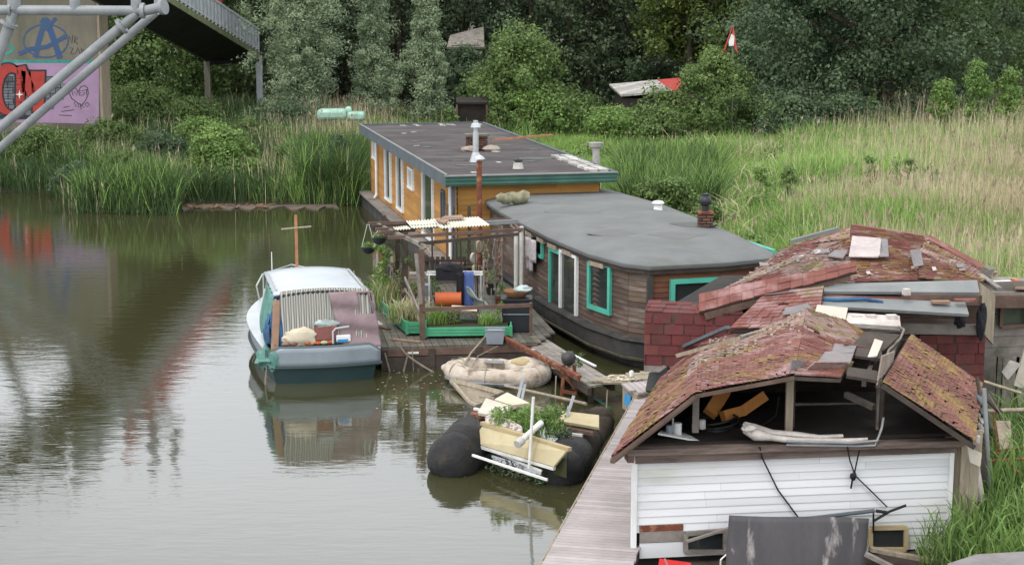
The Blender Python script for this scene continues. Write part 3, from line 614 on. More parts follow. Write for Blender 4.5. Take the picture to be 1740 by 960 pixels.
m.build('brick_lines', 'black_paint', gw)
# blue letter A in a circle on the bare concrete
m = MB(); wstroke(m, [(60, 98), (66, 70), (75, 40), (82, 32)], 9, .012); wstroke(m, [(70, 34), (82, 42), (92, 70), (102, 100)], 10, .014); wstroke(m, [(32, 92), (50, 84), (80, 80), (112, 62)], 7, .016)
wstroke(m, [(95, 31), (84, 44), (78, 52)], 6, .018); m.build('blue_letter', 'blue_paint', gw)
m = MB(); wstroke(m, arc(78, 70, 38, 28, 0, 360, 30), 2.4, .010); m.build('blue_circle', 'blue_paint', gw)
m = MB()
for pts in ([(118, 62), (122, 76), (124, 60)], [(126, 74), (128, 62), (132, 66), (127, 69), (132, 76)], [(118, 82), (124, 82), (120, 92), (126, 92)], [(128, 92), (132, 82), (136, 92)], [(138, 82), (139, 92), (142, 84)]): wstroke(m, pts, 1.3, .010)
m.build('black_tag', 'black_paint', gw)
m = MB(); wstroke(m, arc(6, 84, 16, 8), 5, .01); wstroke(m, [(-60, 60), (-30, 40), (0, 44)], 8, .01); m.build('teal_letter', 'teal_graffiti', gw)
# heart outline with a short tag in it, scribble beneath
m = MB(); heart = [(118, 160), (117, 152), (121, 148), (128, 150), (133, 156), (137, 148), (144, 146), (149, 150), (150, 160), (146, 170), (139, 180), (130, 174), (122, 168), (118, 160)]
wstroke(m, heart, 1.5, .010)
for pts in ([(122, 154), (124, 163), (127, 156), (130, 163), (132, 154)], [(138, 154), (134, 155), (135, 163), (139, 162)], [(135, 159), (138, 158)], [(144, 153), (140, 155), (144, 159), (140, 163)], [(145, 154), (150, 152)], [(147, 153), (147, 162)],
            [(126, 174), (129, 182), (132, 175), (134, 183)], [(136, 176), (138, 186)], [(143, 174), (138, 180), (144, 183)], [(148, 175), (144, 178), (148, 182), (152, 178), (148, 174)], [(104, 190), (126, 187)], [(100, 196), (122, 197)], [(108, 183), (118, 181)]): wstroke(m, pts, 1.2, .012)
m.build('heart_tag', 'black_paint', gw)
m = MB(); sp = arc(33, 161, 5, 8, 0, 360, 8); star = [(33+(7 if i % 2 == 0 else 2)*math.cos(R(i*45)), 161+(8 if i % 2 == 0 else 2)*math.sin(R(i*45))) for i in range(8)]
wpoly(m, star[::-1], .028); m.build('white_star', 'white_paint', gw)

# ------------------------------------------------------------------ footbridge ramp coming down to the bank
rb = thing('footbridge_ramp', (-13, 90, .8), 'steep grey footbridge ramp with a railing, dark underneath, descending to the bank', 'footbridge')
# near-side (left) and far-side (right) bottom edges of the deck, from the landing upwards
RL0, RR0 = P(352, 103, Y=88.5), P(440, 95, Y=90.5)
dirr = (P(190, -58, Y=72.5)-P(440, 95, Y=95)); dirr = Vector((dirr.x, dirr.y, dirr.z)).normalized()
RR0 = P(440, 97, Y=95); RL0 = P(352, 104, Y=93)
LEN = 30
RR1 = RR0+dirr*LEN; RL1 = RL0+dirr*LEN
nup = Vector((0, 0, 1))
m = MB(); th = .28
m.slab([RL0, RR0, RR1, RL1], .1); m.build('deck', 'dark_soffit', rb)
m = MB()
for A, Bq in ((RL0, RL1), (RR0, RR1)): m.beam(A+nup*.1, Bq+nup*.1, .14, .3)
m.build('edge_beam', 'mossy_kerb', rb)
m = MB()
k = int(LEN/.62)
for i in range(k+1):
    p = RR0.lerp(RR1, i/k); m.beam(p+nup*.28, p+nup*1.55, .09, .06)
m.beam(RR0+nup*1.55, RR1+nup*1.55, .1, .12); m.beam(RR0+nup*.42, RR1+nup*.42, .06, .06)
for i in range(k*3): 
    p = RR0.lerp(RR1, (i+.5)/(k*3)); m.beam(p+nup*.42, p+nup*1.5, .035, .035)
m.build('railing', 'steel_rail', rb)
m = MB(); a_ = .62; inn = (RL0-RR0).normalized()*.1
m.slab([RR0+inn+nup*.45, RR1+inn+nup*.45, RR1+inn+nup*1.48, RR0+inn+nup*1.48], .02); m.build('mesh_panel', 'steel_rail', rb)
m = MB()
k = int(LEN/.62)
for i in range(k+1):
    p = RL0.lerp(RL1, i/k); m.beam(p+nup*.28, p+nup*1.55, .07, .05)
m.beam(RL0+nup*1.55, RL1+nup*1.55, .1, .12); m.build('railing', 'steel_rail', rb)
# red panel fixed above the far railing higher up the ramp
q0, q1 = RR0+dirr*7, RR0+dirr*24
m = MB(); m.slab([q0+nup*1.62, q1+nup*1.62, q1+nup*3.2, q0+nup*2.5], .03); m.build('red_panel', 'red_panel', rb)
# level main deck that the ramp joins, out of the picture but mirrored in the water
e0, e1 = RL1, RR1; hd_ = Vector((-1, -.32, 0)).normalized(); wv2 = Vector((-hd_.y, hd_.x, 0))*3.2; st0 = (RL1+RR1)/2+Vector((1.2, 0, 0))
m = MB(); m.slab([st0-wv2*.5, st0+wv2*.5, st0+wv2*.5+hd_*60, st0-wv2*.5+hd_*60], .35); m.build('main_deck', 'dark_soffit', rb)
for s_g in (-.5, .5):
    a_ = st0+wv2*s_g; m = MB(); m.beam(a_+nup*1.4, a_+hd_*60+nup*1.4, .1, .1)
    for i in range(60): m.beam(a_+hd_*i+nup*.15, a_+hd_*i+nup*1.4, .07, .05)
    m.build('railing', 'steel_rail', rb)
for (px, py, top) in ((350, 212, RL0), (445, 205, RR0)):
    m = MB(); m.box((top.x, top.y, (top.z+.6)/2), (.32, .32, top.z-.5)); m.box((top.x, top.y, .9), (.5, .5, .3)); m.build('post', 'concrete' if px < 400 else 'steel_rail', rb)
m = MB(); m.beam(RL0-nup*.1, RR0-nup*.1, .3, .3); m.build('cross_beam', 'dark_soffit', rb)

# ------------------------------------------------------------------ tubular steel frame of the main bridge, nearer
TY = 58.0
sf = thing('bridge_frame', (-14, TY, 0), 'pale grey tubular steel bridge frame with flanged diagonal braces at top left', 'bridge')
def T(px, py, Y=TY): return P(px, py, Y=Y)
m = MB(); m.tube(T(-200, 17), T(246, 19), .17, n=16); m.tube(T(246, 19), T(278, 12, TY-.4), .17, n=14); m.build('main_tube', 'steel_grey', sf, smooth=True)
for a_, b_ in ((T(274, 13, TY-.4), T(280, 12, TY-.45)), (T(239, 19), T(246, 19)), (T(16, 17.5), T(20, 17.5))): MB().tube(a_, b_, .27, n=16).build('flange', 'steel_grey', sf, smooth=True)
m = MB(); m.tube(T(232, 24), T(-240, 418), .17, n=16); m.build('diagonal_brace', 'steel_grey', sf, smooth=True)
m = MB(); m.tube(T(266, 20, TY+1.6), T(-200, 426, TY+1.6), .15, n=14); m.build('diagonal_brace', 'steel_grey', sf, smooth=True)
m = MB(); a = T(208, 44); b = T(205.5, 46); d = (b-a); m.tube(a-d*.4, b+d*.4, .3, n=18); m.build('flange', 'steel_grey', sf, smooth=True)
m = MB(); m.tube(T(24, 22), T(-60, 250), .19, n=14); m.build('brace', 'steel_grey', sf, smooth=True)
m = MB(); a = T(14, 44); m.tube(a, a+(T(24, 22)-a).normalized()*.12, .32, n=16); m.build('flange', 'steel_grey', sf, smooth=True)
for px, rr in ((24, .28), (127, .22), (231, .22), (268, .16)):
    m = MB(); m.tube(T(px, 17), T(px, -60), rr*.8, n=14); m.build('upright', 'steel_grey', sf, smooth=True)

# far things between the trees
hs = thing('garden_hut', (*at(802, 81), .5), 'small dark wooden hut half hidden under the trees, left of the elder', 'hut')
c = Vector((*at(802, 81), 0))
MB().box((c.x, c.y+1, 1.5), (1.35, 1.9, 2.4)).build('wall', 'attic_dark', hs)
MB().slab([(c.x-.75, c.y-.1, 2.72), (c.x+.75, c.y-.1, 2.72), (c.x+.85, c.y+2.2, 2.85), (c.x-.85, c.y+2.2, 2.85)], .1).build('roof', 'attic_dark', hs)
for sx in (-.78, .78): MB().beam((c.x+sx, c.y-.08, .3), (c.x+sx*.94, c.y-.08, 2.65), .09, .09).build('corner_post', 'brown_wood', hs)
hb = thing('far_house', (*at(792, 97), .6), 'pale house with a light roof glimpsed between the trees above the hut', 'house')
c = Vector((*at(792, 97), 0))
MB().box((c.x, c.y+1.5, 2.9), (1.7, 2.6, 4.3)).build('wall', 'dark_wood', hb)
MB().slab([(c.x-1.1, c.y+.1, 4.9), (c.x+1.1, c.y+.1, 4.9), (c.x+1.0, c.y+2.9, 6.0), (c.x-1.0, c.y+2.9, 5.5)], .12).build('roof', 'grey_wood', hb)
MB().box((c.x, c.y+.17, 4.3), (1.0, .06, .6)).build('window', 'glass', hb)
# shed roof, half pale, half red
sh = thing('garden_shed', (*at(1100, 86), .5), 'low shed with a pale and red roof behind the brambles', 'shed')
A, B_, C_, D_ = P(1035, 145, Y=86), P(1165, 133, Y=87), P(1150, 155, Y=82), P(1055, 163, Y=82)
mid1, mid2 = A.lerp(B_, .62), D_.lerp(C_, .92)
MB().slab([A, mid1, mid2, D_], .1).build('roof', 'shed_roof', sh)
MB().slab([mid1+Vector((.01, 0, 0)), B_, C_, mid2+Vector((.01, 0, 0))], .1).build('roof', 'red_paint_dull', sh, label='red end of the roof')
MB().prism([(A.x+.3, A.y-.3), (D_.x+.2, D_.y+.3), (C_.x-.2, C_.y+.3), (B_.x-.3, B_.y-.3)], .4, D_.z-.15).build('wall', 'dark_wood', sh)
# mint boat or car under a tarp
mc = thing('covered_boat', (*at(583, 76), .5), 'pale mint covered boat lying in the reeds below the willows', 'boat')
c = P(583, 187, Y=76); m = MB()
m.box((c.x-.5, c.y, c.z-.2), (1.35, 1.0, .5)); m.build('cover', 'car_mint', mc, smooth=True, bevel=.16)
m = MB(); m.box((c.x+.6, c.y, c.z-.28), (.8, .9, .4)); m.box((c.x+.25, c.y, c.z-.02), (.3, .3, .36)); m.build('hull', 'car_mint', mc, smooth=True, bevel=.12)
# flag
fl = thing('flag_pole', (*at(1241, 79.5), .5), 'thin pole with a ragged red and white flag above a bush', 'flag')
t = P(1246, 44, Y=79.5); MB().tube((t.x+.05, t.y, .5), t, .035).build('pole', 'grey_wood', fl)
m = MB(); m.slab([P(1245, 44, Y=79.45), P(1231, 92, Y=79.6), P(1226, 97, Y=79.6), P(1236, 72, Y=79.4)], .03); m.slab([P(1246, 44, Y=79.4), P(1254, 92, Y=79.3), P(1249, 84, Y=79.3), P(1243, 70, Y=79.4)], .03); m.build('flag_cloth', 'flag_red', fl)
m = MB(); m.slab([P(1243, 58, Y=79.3), P(1248, 62, Y=79.3), P(1247, 78, Y=79.3), P(1239, 79, Y=79.3), P(1238, 72, Y=79.3)], .03); m.build('flag_stripe', 'flag_white', fl)
# ------------------------------------------------------------------ ochre houseboat
# local frame: x to the right along the near end wall, y away from us along the long wall
ob = thing('ochre_houseboat', (-1.77, 45.2, 0), 'ochre yellow plank houseboat with a flat brown felt roof and green fascia', 'houseboat', rz=math.atan2(.218, .976))
OW, OL, OZ = 4.75, 18.4, 2.98
def lap(mb, a, b, z0, z1, pitch, out, t=.03, gap=.006):
    """lapped boards between ground points a and b (2D), tilted outwards at their lower edge"""
    a = Vector((a[0], a[1], 0)); b = Vector((b[0], b[1], 0)); o = Vector((out[0], out[1], 0)).normalized(); n = max(1, int(round((z1-z0)/pitch))); ph = (z1-z0)/n
    for i in range(n):
        za, zb = z0+i*ph, z0+(i+1)*ph
        cuts = [0, 1] if (b-a).length < 3 else sorted([0, 1]+[rnd.uniform(.15, .85)])
        for c0, c1 in zip(cuts[:-1], cuts[1:]):
            A = a.lerp(b, c0)+o*0; Bq = a.lerp(b, c1)-(b-a).normalized()*(gap if c1 < 1 else 0)
            mb.add([A+o*t+Vector((0, 0, za)), Bq+o*t+Vector((0, 0, za)), Bq+o*t*.35+Vector((0, 0, zb)), A+o*t*.35+Vector((0, 0, zb)), A+Vector((0, 0, za)), Bq+Vector((0, 0, za))], [(0, 1, 2, 3), (4, 5, 1, 0)])
m = MB(); m.box((OW/2, OL/2, 1.65), (OW-.7, OL-.7, 2.5)); m.build('wall_core', 'dark_wood', ob, world=False)
m = MB(); ex = .33
lap(m, (ex, OL-ex), (ex, ex), .55, OZ-.22, .14, (-1, 0)); lap(m, (ex, ex), (OW-ex, ex), .55, OZ-.22, .14, (0, -1)); lap(m, (OW-ex, ex), (OW-ex, OL-ex), .55, OZ-.22, .14, (1, 0)); lap(m, (OW-ex, OL-ex), (ex, OL-ex), .55, OZ-.22, .14, (0, 1))
m.build('wall', 'ochre_board', ob, world=False)
MB().box((OW/2, ex-.045, .92), (OW-.5, .05, .76)).build('mossy_skirt', 'mossy_kerb', ob, world=False)
m = MB(); m.box((OW/2, OL/2, .1), (OW+.1, OL+.2, .75)); m.build('float', 'hull_black', ob, world=False)
m = MB(); m.box((.08, OL/2, .5), (.45, OL+.1, .06)); m.build('side_deck', 'grey_wood', ob, world=False)
m = MB(); m.box((OW/2, OL/2, OZ+.0), (OW-.06, OL-.06, .14)); rf = m.build('roof', 'roof_felt', ob, world=False)
m = MB(); m.box((-.02, OL/2, OZ-.06), (.09, OL+.1, .34)); m.box((OW+.02, OL/2, OZ-.02), (.12, OL+.1, .26)); m.box((OW/2, OL+.02, OZ), (OW-.1, .1, .24)); m.build('side_fascia', 'fascia_grey', rf, world=False) if False else m.build('side_fascia', 'fascia_grey', ob, world=False)
m = MB(); m.box((OW/2, -.03, OZ-.07), (OW+.16, .1, .26)); m.box((OW/2, -.09, OZ-.02), (OW+.16, .04, .05)); m.box((OW/2, -.1, OZ-.12), (OW+.16, .06, .06)); m.build('front_fascia', 'fascia_green', ob, world=False)
m = MB(); m.box((OW/2, -.06, OZ+.085), (OW+.2, .16, .03)); m.box((-.04, OL/2, OZ+.12), (.06, OL+.1, .03)); m.build('roof_trim', 'flashing', ob, world=False)
# torn felt patches and pale scuffs
m = MB()
for (x, y, sx, sy, a) in ((1.1, 2.8, .8, .22, .1), (1.1, 4.2, .5, .2, 0), (1.0, 6.4, .35, .2, .2), (.9, 8.8, .4, .25, .1), (.9, 11, .4, .25, 0), (3.7, 4.4, 1.4, .5, .12), (3.5, 8.8, .7, .3, 0), (3.9, 12, .9, .9, .1), (3.2, 3.6, .5, .15, 0), (4.1, 7.2, .5, .3, .3)):
    pts = [(x+sx*.5*math.cos(t)*(.7+.5*rnd.random()), y+sy*.9*math.sin(t)*(.7+.5*rnd.random())) for t in np.linspace(0, 2*math.pi, 11)[:-1]]
    MB().prism(pts, OZ+.07, OZ+.082).build('felt_tear', 'felt_patch', ob, world=False)
m = MB()
for i in range(30):
    x, y = rnd.uniform(.3, OW-.2), rnd.choice([rnd.uniform(.3, OL-.3), OL-rnd.uniform(.1, 1)]); m.box((x, y, OZ+.075), (rnd.uniform(.05, .22), rnd.uniform(.05, .3), .02), rz=rnd.random())
m.build('scuff', 'stone_weight', ob, world=False)
# windows on the long left wall (y along), panes recessed in white frames
def wall_window(parent, y0, y1, z0, z1, fm, x=.33, pane='glass', name='window', curtain=False):
    m = MB(); t = .07; xx = x-.045
    m.box((xx, (y0+y1)/2, z1-t/2), (.1, y1-y0, t)); m.box((xx, (y0+y1)/2, z0+t/2), (.12, y1-y0+.08, t)); m.box((xx, y0+t/2, (z0+z1)/2), (.1, t, z1-z0-2*t)); m.box((xx, y1-t/2, (z0+z1)/2), (.1, t, z1-z0-2*t))
    w_ = m.build(name, fm, parent, world=False)
    MB().box((x-.034, (y0+y1)/2, (z0+z1)/2), (.01, y1-y0-2*t, z1-z0-2*t)).build('pane', pane, w_, world=False)
    if curtain: MB().box((x-.043, y0+t+(y1-y0)*.18, (z0+z1)/2), (.008, (y1-y0)*.3, z1-z0-2*t)).build('curtain', 'curtain', w_, world=False)
wall_window(ob, 16.3, 17.2, 1.9, 2.7, 'white_paint', pane='curtain')
wall_window(ob, 12.6, 14.0, .75, 2.7, 'white_paint', curtain=True)
wall_window(ob, 9.9, 11.2, .75, 2.7, 'white_paint', curtain=True)
wall_window(ob, 7.7, 8.7, 1.75, 2.45, 'white_paint', pane='curtain')
wall_window(ob, 4.0, 5.9, .6, 2.65, 'white_paint', pane='glass_green', name='glass_door')
wall_window(ob, 2.1, 2.55, 1.25, 2.4, 'fascia_grey')
MB().path([(.22, 15.9, 2.7), (.22, 15.9, .7), (.1, 15.7, .55)], .05).build('downpipe', 'white_paint', ob, world=False); MB().path([(.24, .9, 2.7), (.24, .9, .5)], .06).build('downpipe', 'white_paint', ob, world=False)
m = MB(); m.box((.2, .25, 1.6), (.1, .1, 2.3)); m.build('corner_post', 'fascia_grey', ob, world=False)
# brick chimney, flues, gravel corner
ch = MB().box((2.3, 7.4, OZ+.31), (.62, .45, .44)).build('chimney', 'brick_chimney', ob, world=False)
m = MB(); m.box((2.3, 7.4, OZ+.56), (.74, .54, .07)); m.build('cap', 'concrete', ch, world=False)
m = MB(); m.ball((2.0, 7.0, OZ+.14), (.3, .2, .12), 10, 6, .3); m.ball((2.7, 7.0, OZ+.14), (.3, .2, .12), 10, 6, .3, 3); m.build('skirt', 'lichen', ch, world=False)
m = MB(); m.tube((1.55, 3.8, OZ+.07), (1.55, 3.8, OZ+.95), .09, n=12); m.lathe((1.55, 3.8, OZ+.05), [(.2, 0), (.14, .2), (.1, .3)], 12); m.tube((1.55, 3.8, OZ+.95), (1.55, 3.8, OZ+1.3), .07, n=12); m.lathe((1.55, 3.8, OZ+1.1), [(.16, 0), (.13, .1), (.03, .16)], 12); m.build('flue', 'galvanised', ob, world=False, smooth=True)
m = MB(); m.lathe((2.35, 1.6, OZ+.06), [(.17, 0), (.13, .16), (.1, .2)], 12); m.build('roof_vent', 'stone_weight', ob, world=False)
m = MB(); m.lathe((2.35, 1.6, OZ+.26), [(.09, 0), (.14, .03), (.13, .08), (.04, .12)], 12); m.build('vent_cowl', 'plastic_black', ob, world=False)
m = MB(); m.tube((4.95, 2.6, 2.4), (4.95, 2.6, 3.5), .11, n=12); m.lathe((4.95, 2.6, 3.5), [(.12, 0), (.22, .05), (.23, .16), (.1, .17)], 14); m.build('flue', 'stone_weight', ob, world=False, smooth=True)
m = MB(); m.beam((2.75, 7.2, OZ+.4), (5.0, 8.2, OZ+.45), .06, .06); m.build('plank', 'mast_wood', ob, world=False)
m = MB()
for i in range(14):
    for j in range(2): m.box((4.25+j*.3+rnd.uniform(-.04, .04)-(.0), .4+i*.33+rnd.uniform(-.05, .05), OZ+.1), (.24, .25, .07), rz=rnd.uniform(-.2, .2))
m.build('paving_weight', 'stone_weight', ob, world=False)

# ------------------------------------------------------------------ grey-roofed barge
BZ = 2.3
outl = [(1105, 452), (1060, 447), (1000, 431), (930, 402), (850, 360), (818, 338), (803, 322), (806, 312), (830, 307), (870, 305), (905, 306), (975, 312), (1045, 326), (1125, 348), (1200, 377), (1262, 405), (1315, 430), (1310, 438), (1230, 446)]
ro = [P(*q, z=BZ) for q in outl]; RO = [(p.x, p.y) for p in ro]
cxy = Vector((sum(p[0] for p in RO)/len(RO), sum(p[1] for p in RO)/len(RO)))
bg_ = thing('grey_roofed_barge', (cxy.x, cxy.y, 0), 'dark brown clapboard barge with a rounded grey felt roof and teal window frames', 'houseboat')
def shrink(poly, k, c=None):
    """move a polygon's outline inwards by k metres"""
    n = len(poly); out = []
    area = sum(poly[i][0]*poly[(i+1) % n][1]-poly[(i+1) % n][0]*poly[i][1] for i in range(n)); s = 1 if area > 0 else -1
    for i in range(n):
        a, b, c_ = Vector(poly[i-1]), Vector(poly[i]), Vector(poly[(i+1) % n])
        d = ((b-a).normalized()+(c_-b).normalized()).normalized(); nn = Vector((-d.y, d.x))*s; out.append(tuple(b+nn*k))
    return out
A0 = Vector((2.9, 34.5)); A1 = Vector((.2, 50.4)); axb = (A1-A0).normalized(); cam_ = Vector((-axb.y, axb.x))
mid = Vector((4.3, 35.4))
def camber(p):
    v = Vector((p[0], p[1]))-mid; s = abs(v.x*axb.y-v.y*axb.x); return BZ+.0
# roof as a smooth cambered sheet: outline plus inner rings
def rings(mb, outline, levels):
    n = len(outline); vs = []; 
    for k, dz in levels: vs += [(p[0], p[1], dz) for p in shrink(outline, k)]
    fs = []
    for r in range(len(levels)-1): fs += [(r*n+i, r*n+(i+1) % n, (r+1)*n+(i+1) % n, (r+1)*n+i) for i in range(n)]
    fs += [tuple(range((len(levels)-1)*n, len(levels)*n)), tuple(range(n))[::-1]]
    mb.add(vs, fs)
m = MB(); rings(m, RO, [(.02, BZ-.1), (0, BZ-.06), (0, BZ-.01), (.05, BZ+.03), (.35, BZ+.1), (.9, BZ+.17)]); m.build('roof', 'roof_grey', bg_, smooth=True)
m = MB(); rings(m, RO, [(.06, BZ-.2), (.05, BZ-.11)]); m.build('roof_edge', 'dark_wood', bg_)
WO = shrink(RO, .17)
m = MB(); n = len(WO); endi = {17, 18, 0}
area = sum(WO[i][0]*WO[(i+1) % n][1]-WO[(i+1) % n][0]*WO[i][1] for i in range(n))
m2 = MB(); core = MB(); core.prism(shrink(RO, .22), .5, BZ-.12); core.build('wall_core', 'dark_interior', bg_)
for i in range(n):
    a, b = Vector(WO[i]), Vector(WO[(i+1) % n]); d = (b-a).normalized(); o_ = Vector((d.y, -d.x))*(1 if area > 0 else -1)
    if area > 0: aa, bb = a, b
    else: aa, bb = b, a
    lap(m2 if i in (16, 17, 18) else m, tuple(aa), tuple(bb), .55, BZ-.15, .115, tuple(o_), t=.028)
m.build('wall', 'barge_board', bg_); m2.build('end_wall', 'brown_stain', bg_)
# hull: black band, tumblehome, weed line
HO = shrink(RO, -.02)
def hullring(mb, levels): 
    n = len(HO); vs = []
    for k, z in levels: vs += [(p[0], p[1], z) for p in shrink(HO, k)]
    fs = []
    for r in range(len(levels)-1): fs += [(r*n+i, r*n+(i+1) % n, (r+1)*n+(i+1) % n, (r+1)*n+i) for i in range(n)]
    mb.add(vs, fs+[tuple(range(n)), tuple(range((len(levels)-1)*n, len(levels)*n))])
m = MB(); hullring(m, [(.35, -.3), (.3, .1), (.12, .22), (.02, .28), (0, .55), (.05, .6)]); m.build('hull', 'hull_black', bg_, smooth=True)
m = MB(); hullring(m, [(.16, .17), (.02, .2), (.0, .25), (.05, .28)]); m.build('weed_line', 'hull_weed', bg_)
m = MB(); hullring(m, [(-.02, .6), (-.05, .63), (-.03, .68), (.08, .69)]); m.build('rubbing_strake', 'hull_black', bg_)
m = MB(); hullring(m, [(.22, .66), (.02, .675), (.05, .68)]); m.build('side_deck', 'grey_wood', bg_)
# corner post and windows on the long wall, placed along the wall line
def on_wall(px, zz=1.4):
    """point of the long left wall in the column px of the photo"""
    best = None
    for i in range(0, 6):
        a, b = Vector(WO[i]), Vector(WO[i+1])
        for t in np.linspace(0, 1, 60):
            p = a.lerp(b, float(t)); q = 870+FPX*p.x/(p.y*math.cos(PITCH)+(CAMH-zz)*math.sin(PITCH))
            e = abs(q-px)
            if best is None or e < best[0]: best = (e, p, (b-a).normalized())
    return best[1], best[2]
def zy(p, py):
    """height of the point above ground point p that shows in the row py"""
    lo, hi = -1.0, 6.0
    for _ in range(30):
        z = (lo+hi)/2; D = p.y*math.cos(PITCH)+(CAMH-z)*math.sin(PITCH); v = (p.y*math.sin(PITCH)+(z-CAMH)*math.cos(PITCH))/D; yy = 480-FPX*v
        if yy > py: lo = z
        else: hi = z
    return z
def frame_on(pa, pb, z0, z1, o_, name, fm, pane, parent, t=.09, dep=.07, hang=False):
    pa, pb = Vector((pa.x, pa.y, 0)), Vector((pb.x, pb.y, 0)); d = (pb-pa).normalized(); o3 = Vector((o_.x, o_.y, 0)); up = Vector((0, 0, 1)); m = MB(); off = o3*(.03+dep/2)
    for za, zb in ((z0, z0+t), (z1-t, z1)): m.beam(pa+off+up*(za+zb)/2, pb+off+up*(za+zb)/2, dep, t)
    for p in (pa+d*t/2, pb-d*t/2): m.beam(p+off+up*(z0+t), p+off+up*(z1-t), t, dep, up=o3)
    w_ = m.build(name, fm, parent)
    g = MB(); q = o3*.045; g.slab([pa+d*t*.8+q+up*(z0+t*.8), pb-d*t*.8+q+up*(z0+t*.8), pb-d*t*.8+q+up*(z1-t*.8), pa+d*t*.8+q+up*(z1-t*.8)], .012); g.build('pane', pane, w_)
    return w_
def wwin(x0, x1, yt, yb, name, fm, pane='glass', t=.09):
    pa, d = on_wall(x1); pb, _ = on_wall(x0); o_ = Vector((d.y, -d.x)); o_ = o_ if o_.x < 0 else -o_
    z1, z0 = zy(pa, yt), zy(pa, yb); return frame_on(pb, pa, z0, z1, o_, name, fm, pane, bg_, t)
wwin(1003, 1042, 448, 536, 'window', 'teal_paint', t=.1)
wwin(938, 958, 428, 532, 'window', 'teal_paint', t=.08)
w_ = wwin(956, 985, 433, 545, 'glass_door', 'white_paint', t=.1)
wwin(903, 926, 402, 440, 'window', 'teal_paint', t=.07)
# little lintel boards under the eaves
for px in (880, 905, 925, 945, 970, 1020):
    p, d = on_wall(px, 2.1); o_ = Vector((d.y, -d.x)); o_ = o_ if o_.x < 0 else -o_; d3 = Vector((d.x, d.y, 0)); c = Vector((p.x+o_.x*.07, p.y+o_.y*.07, 2.08))
    MB().beam(c-d3*.3, c+d3*.3, .1, .1).build('eaves_board', 'weathered_pale', bg_)
c0, c1 = Vector(WO[0]), Vector(WO[18])
m = MB(); m.box((WO[0][0]-.02, WO[0][1]-.03, 1.35), (.12, .1, 1.6), rz=.3); m.build('corner_post', 'hull_black', bg_)
# picture window in the near end wall
ea, eb = Vector(WO[18]), Vector(WO[17]); ea0 = Vector(WO[0])
dd = (ea-ea0).normalized(); nn_ = Vector((dd.y, -dd.x)); nn_ = nn_ if nn_.y < 0 else -nn_
pA, pB = ea0+dd*.42, ea0+dd*2.05
w_ = frame_on(pA, pB, .95, 1.97, nn_, 'window', 'teal_paint', 'glass', bg_, t=.1, dep=.09)
# chimney with cowl, vent
cp = P(1198, 384, z=BZ+.15)
chb = MB().box((cp.x, cp.y, BZ+.31), (.34, .34, .32)).build('chimney', 'brick_chimney', bg_)
m = MB(); m.box((cp.x, cp.y, BZ+.49), (.38, .38, .05)); m.build('moss_cap', 'rust', chb)
m = MB(); m.tube((cp.x, cp.y, BZ+.5), (cp.x, cp.y, BZ+.66), .09, n=12); m.ball((cp.x, cp.y, BZ+.76), (.155, .155, .14), 14, 8, .15); m.tube((cp.x, cp.y, BZ+.86), (cp.x, cp.y, BZ+.94), .08, n=10); m.build('cowl', 'plastic_black', chb, smooth=True)
m = MB(); m.prism([(cp.x-.25+.55*math.cos(t)*(1+.2*math.sin(3*t)), cp.y+.1+.45*math.sin(t)) for t in np.linspace(0, 6.28, 15)[:-1]], BZ+.12, BZ+.176); m.build('tar_patch', 'felt_patch', bg_)
for (x, y, sx, sy) in ((985, 360, .7, .25), (1040, 395, .5, .3), (930, 345, .3, .12), (1150, 400, .6, .3)):
    c_ = P(x, y, z=BZ+.175); MB().prism([(c_.x+sx*math.cos(t)*(1+.3*math.sin(3*t+x)), c_.y+sy*1.6*math.sin(t)*(1+.25*math.sin(2*t+y))) for t in np.linspace(0, 6.28, 19)[:-1]], BZ+.165, BZ+.1745).build('damp_patch', 'felt_seam', bg_)
vp = P(1118, 357, z=BZ+.15)
m = MB(); m.lathe((vp.x, vp.y, BZ+.1), [(.13, 0), (.1, .18), (.08, .2)], 12); m.lathe((vp.x, vp.y, BZ+.28), [(.06, 0), (.17, .05), (.13, .1), (.03, .12)], 14); m.build('roof_vent', 'white_paint', bg_, smooth=True)
# teal railing on the far side deck
p0, p1 = P(1190, 372, z=1.9), P(1276, 386, z=2.1); p0 = Vector((p0.x+.3, p0.y+.2, 2.05)); p1 = Vector((6.2, 38.6, 2.0)); p0 = Vector((5.3, 41.6, 2.0))
m = MB(); m.beam(p0, p1, .12, .06)
for t in (0, .35, .7, 1): q = p0.lerp(p1, t); m.beam((q.x, q.y, .5), q, .07, .07)
m.beam(p0-Vector((0, 0, .5)), p1-Vector((0, 0, .5)), .05, .05); m.beam(p0, p1-Vector((0, 0, .5)), .05, .05); m.build('side_railing', 'teal_paint', bg_)
# rolled mat on the roof
rm = P(870, 340, z=BZ+.25); u = Vector((.42, .1, 0)); m = MB()
pts = [Vector((rm.x, rm.y, BZ+.3))-u+u*2*i/8+Vector((0, 0, .03*math.sin(i*2))) for i in range(9)]
m.path(pts, [.08, .13, .15, .16, .15, .17, .18, .19, .16], 12); m.path([p+Vector((0, .02, .06)) for p in pts[4:]], .1, 10)
m.build('rolled_mat', 'roll_mat', smooth=True, label='mossy rolled mat lying on the grey barge roof', cat='mat')
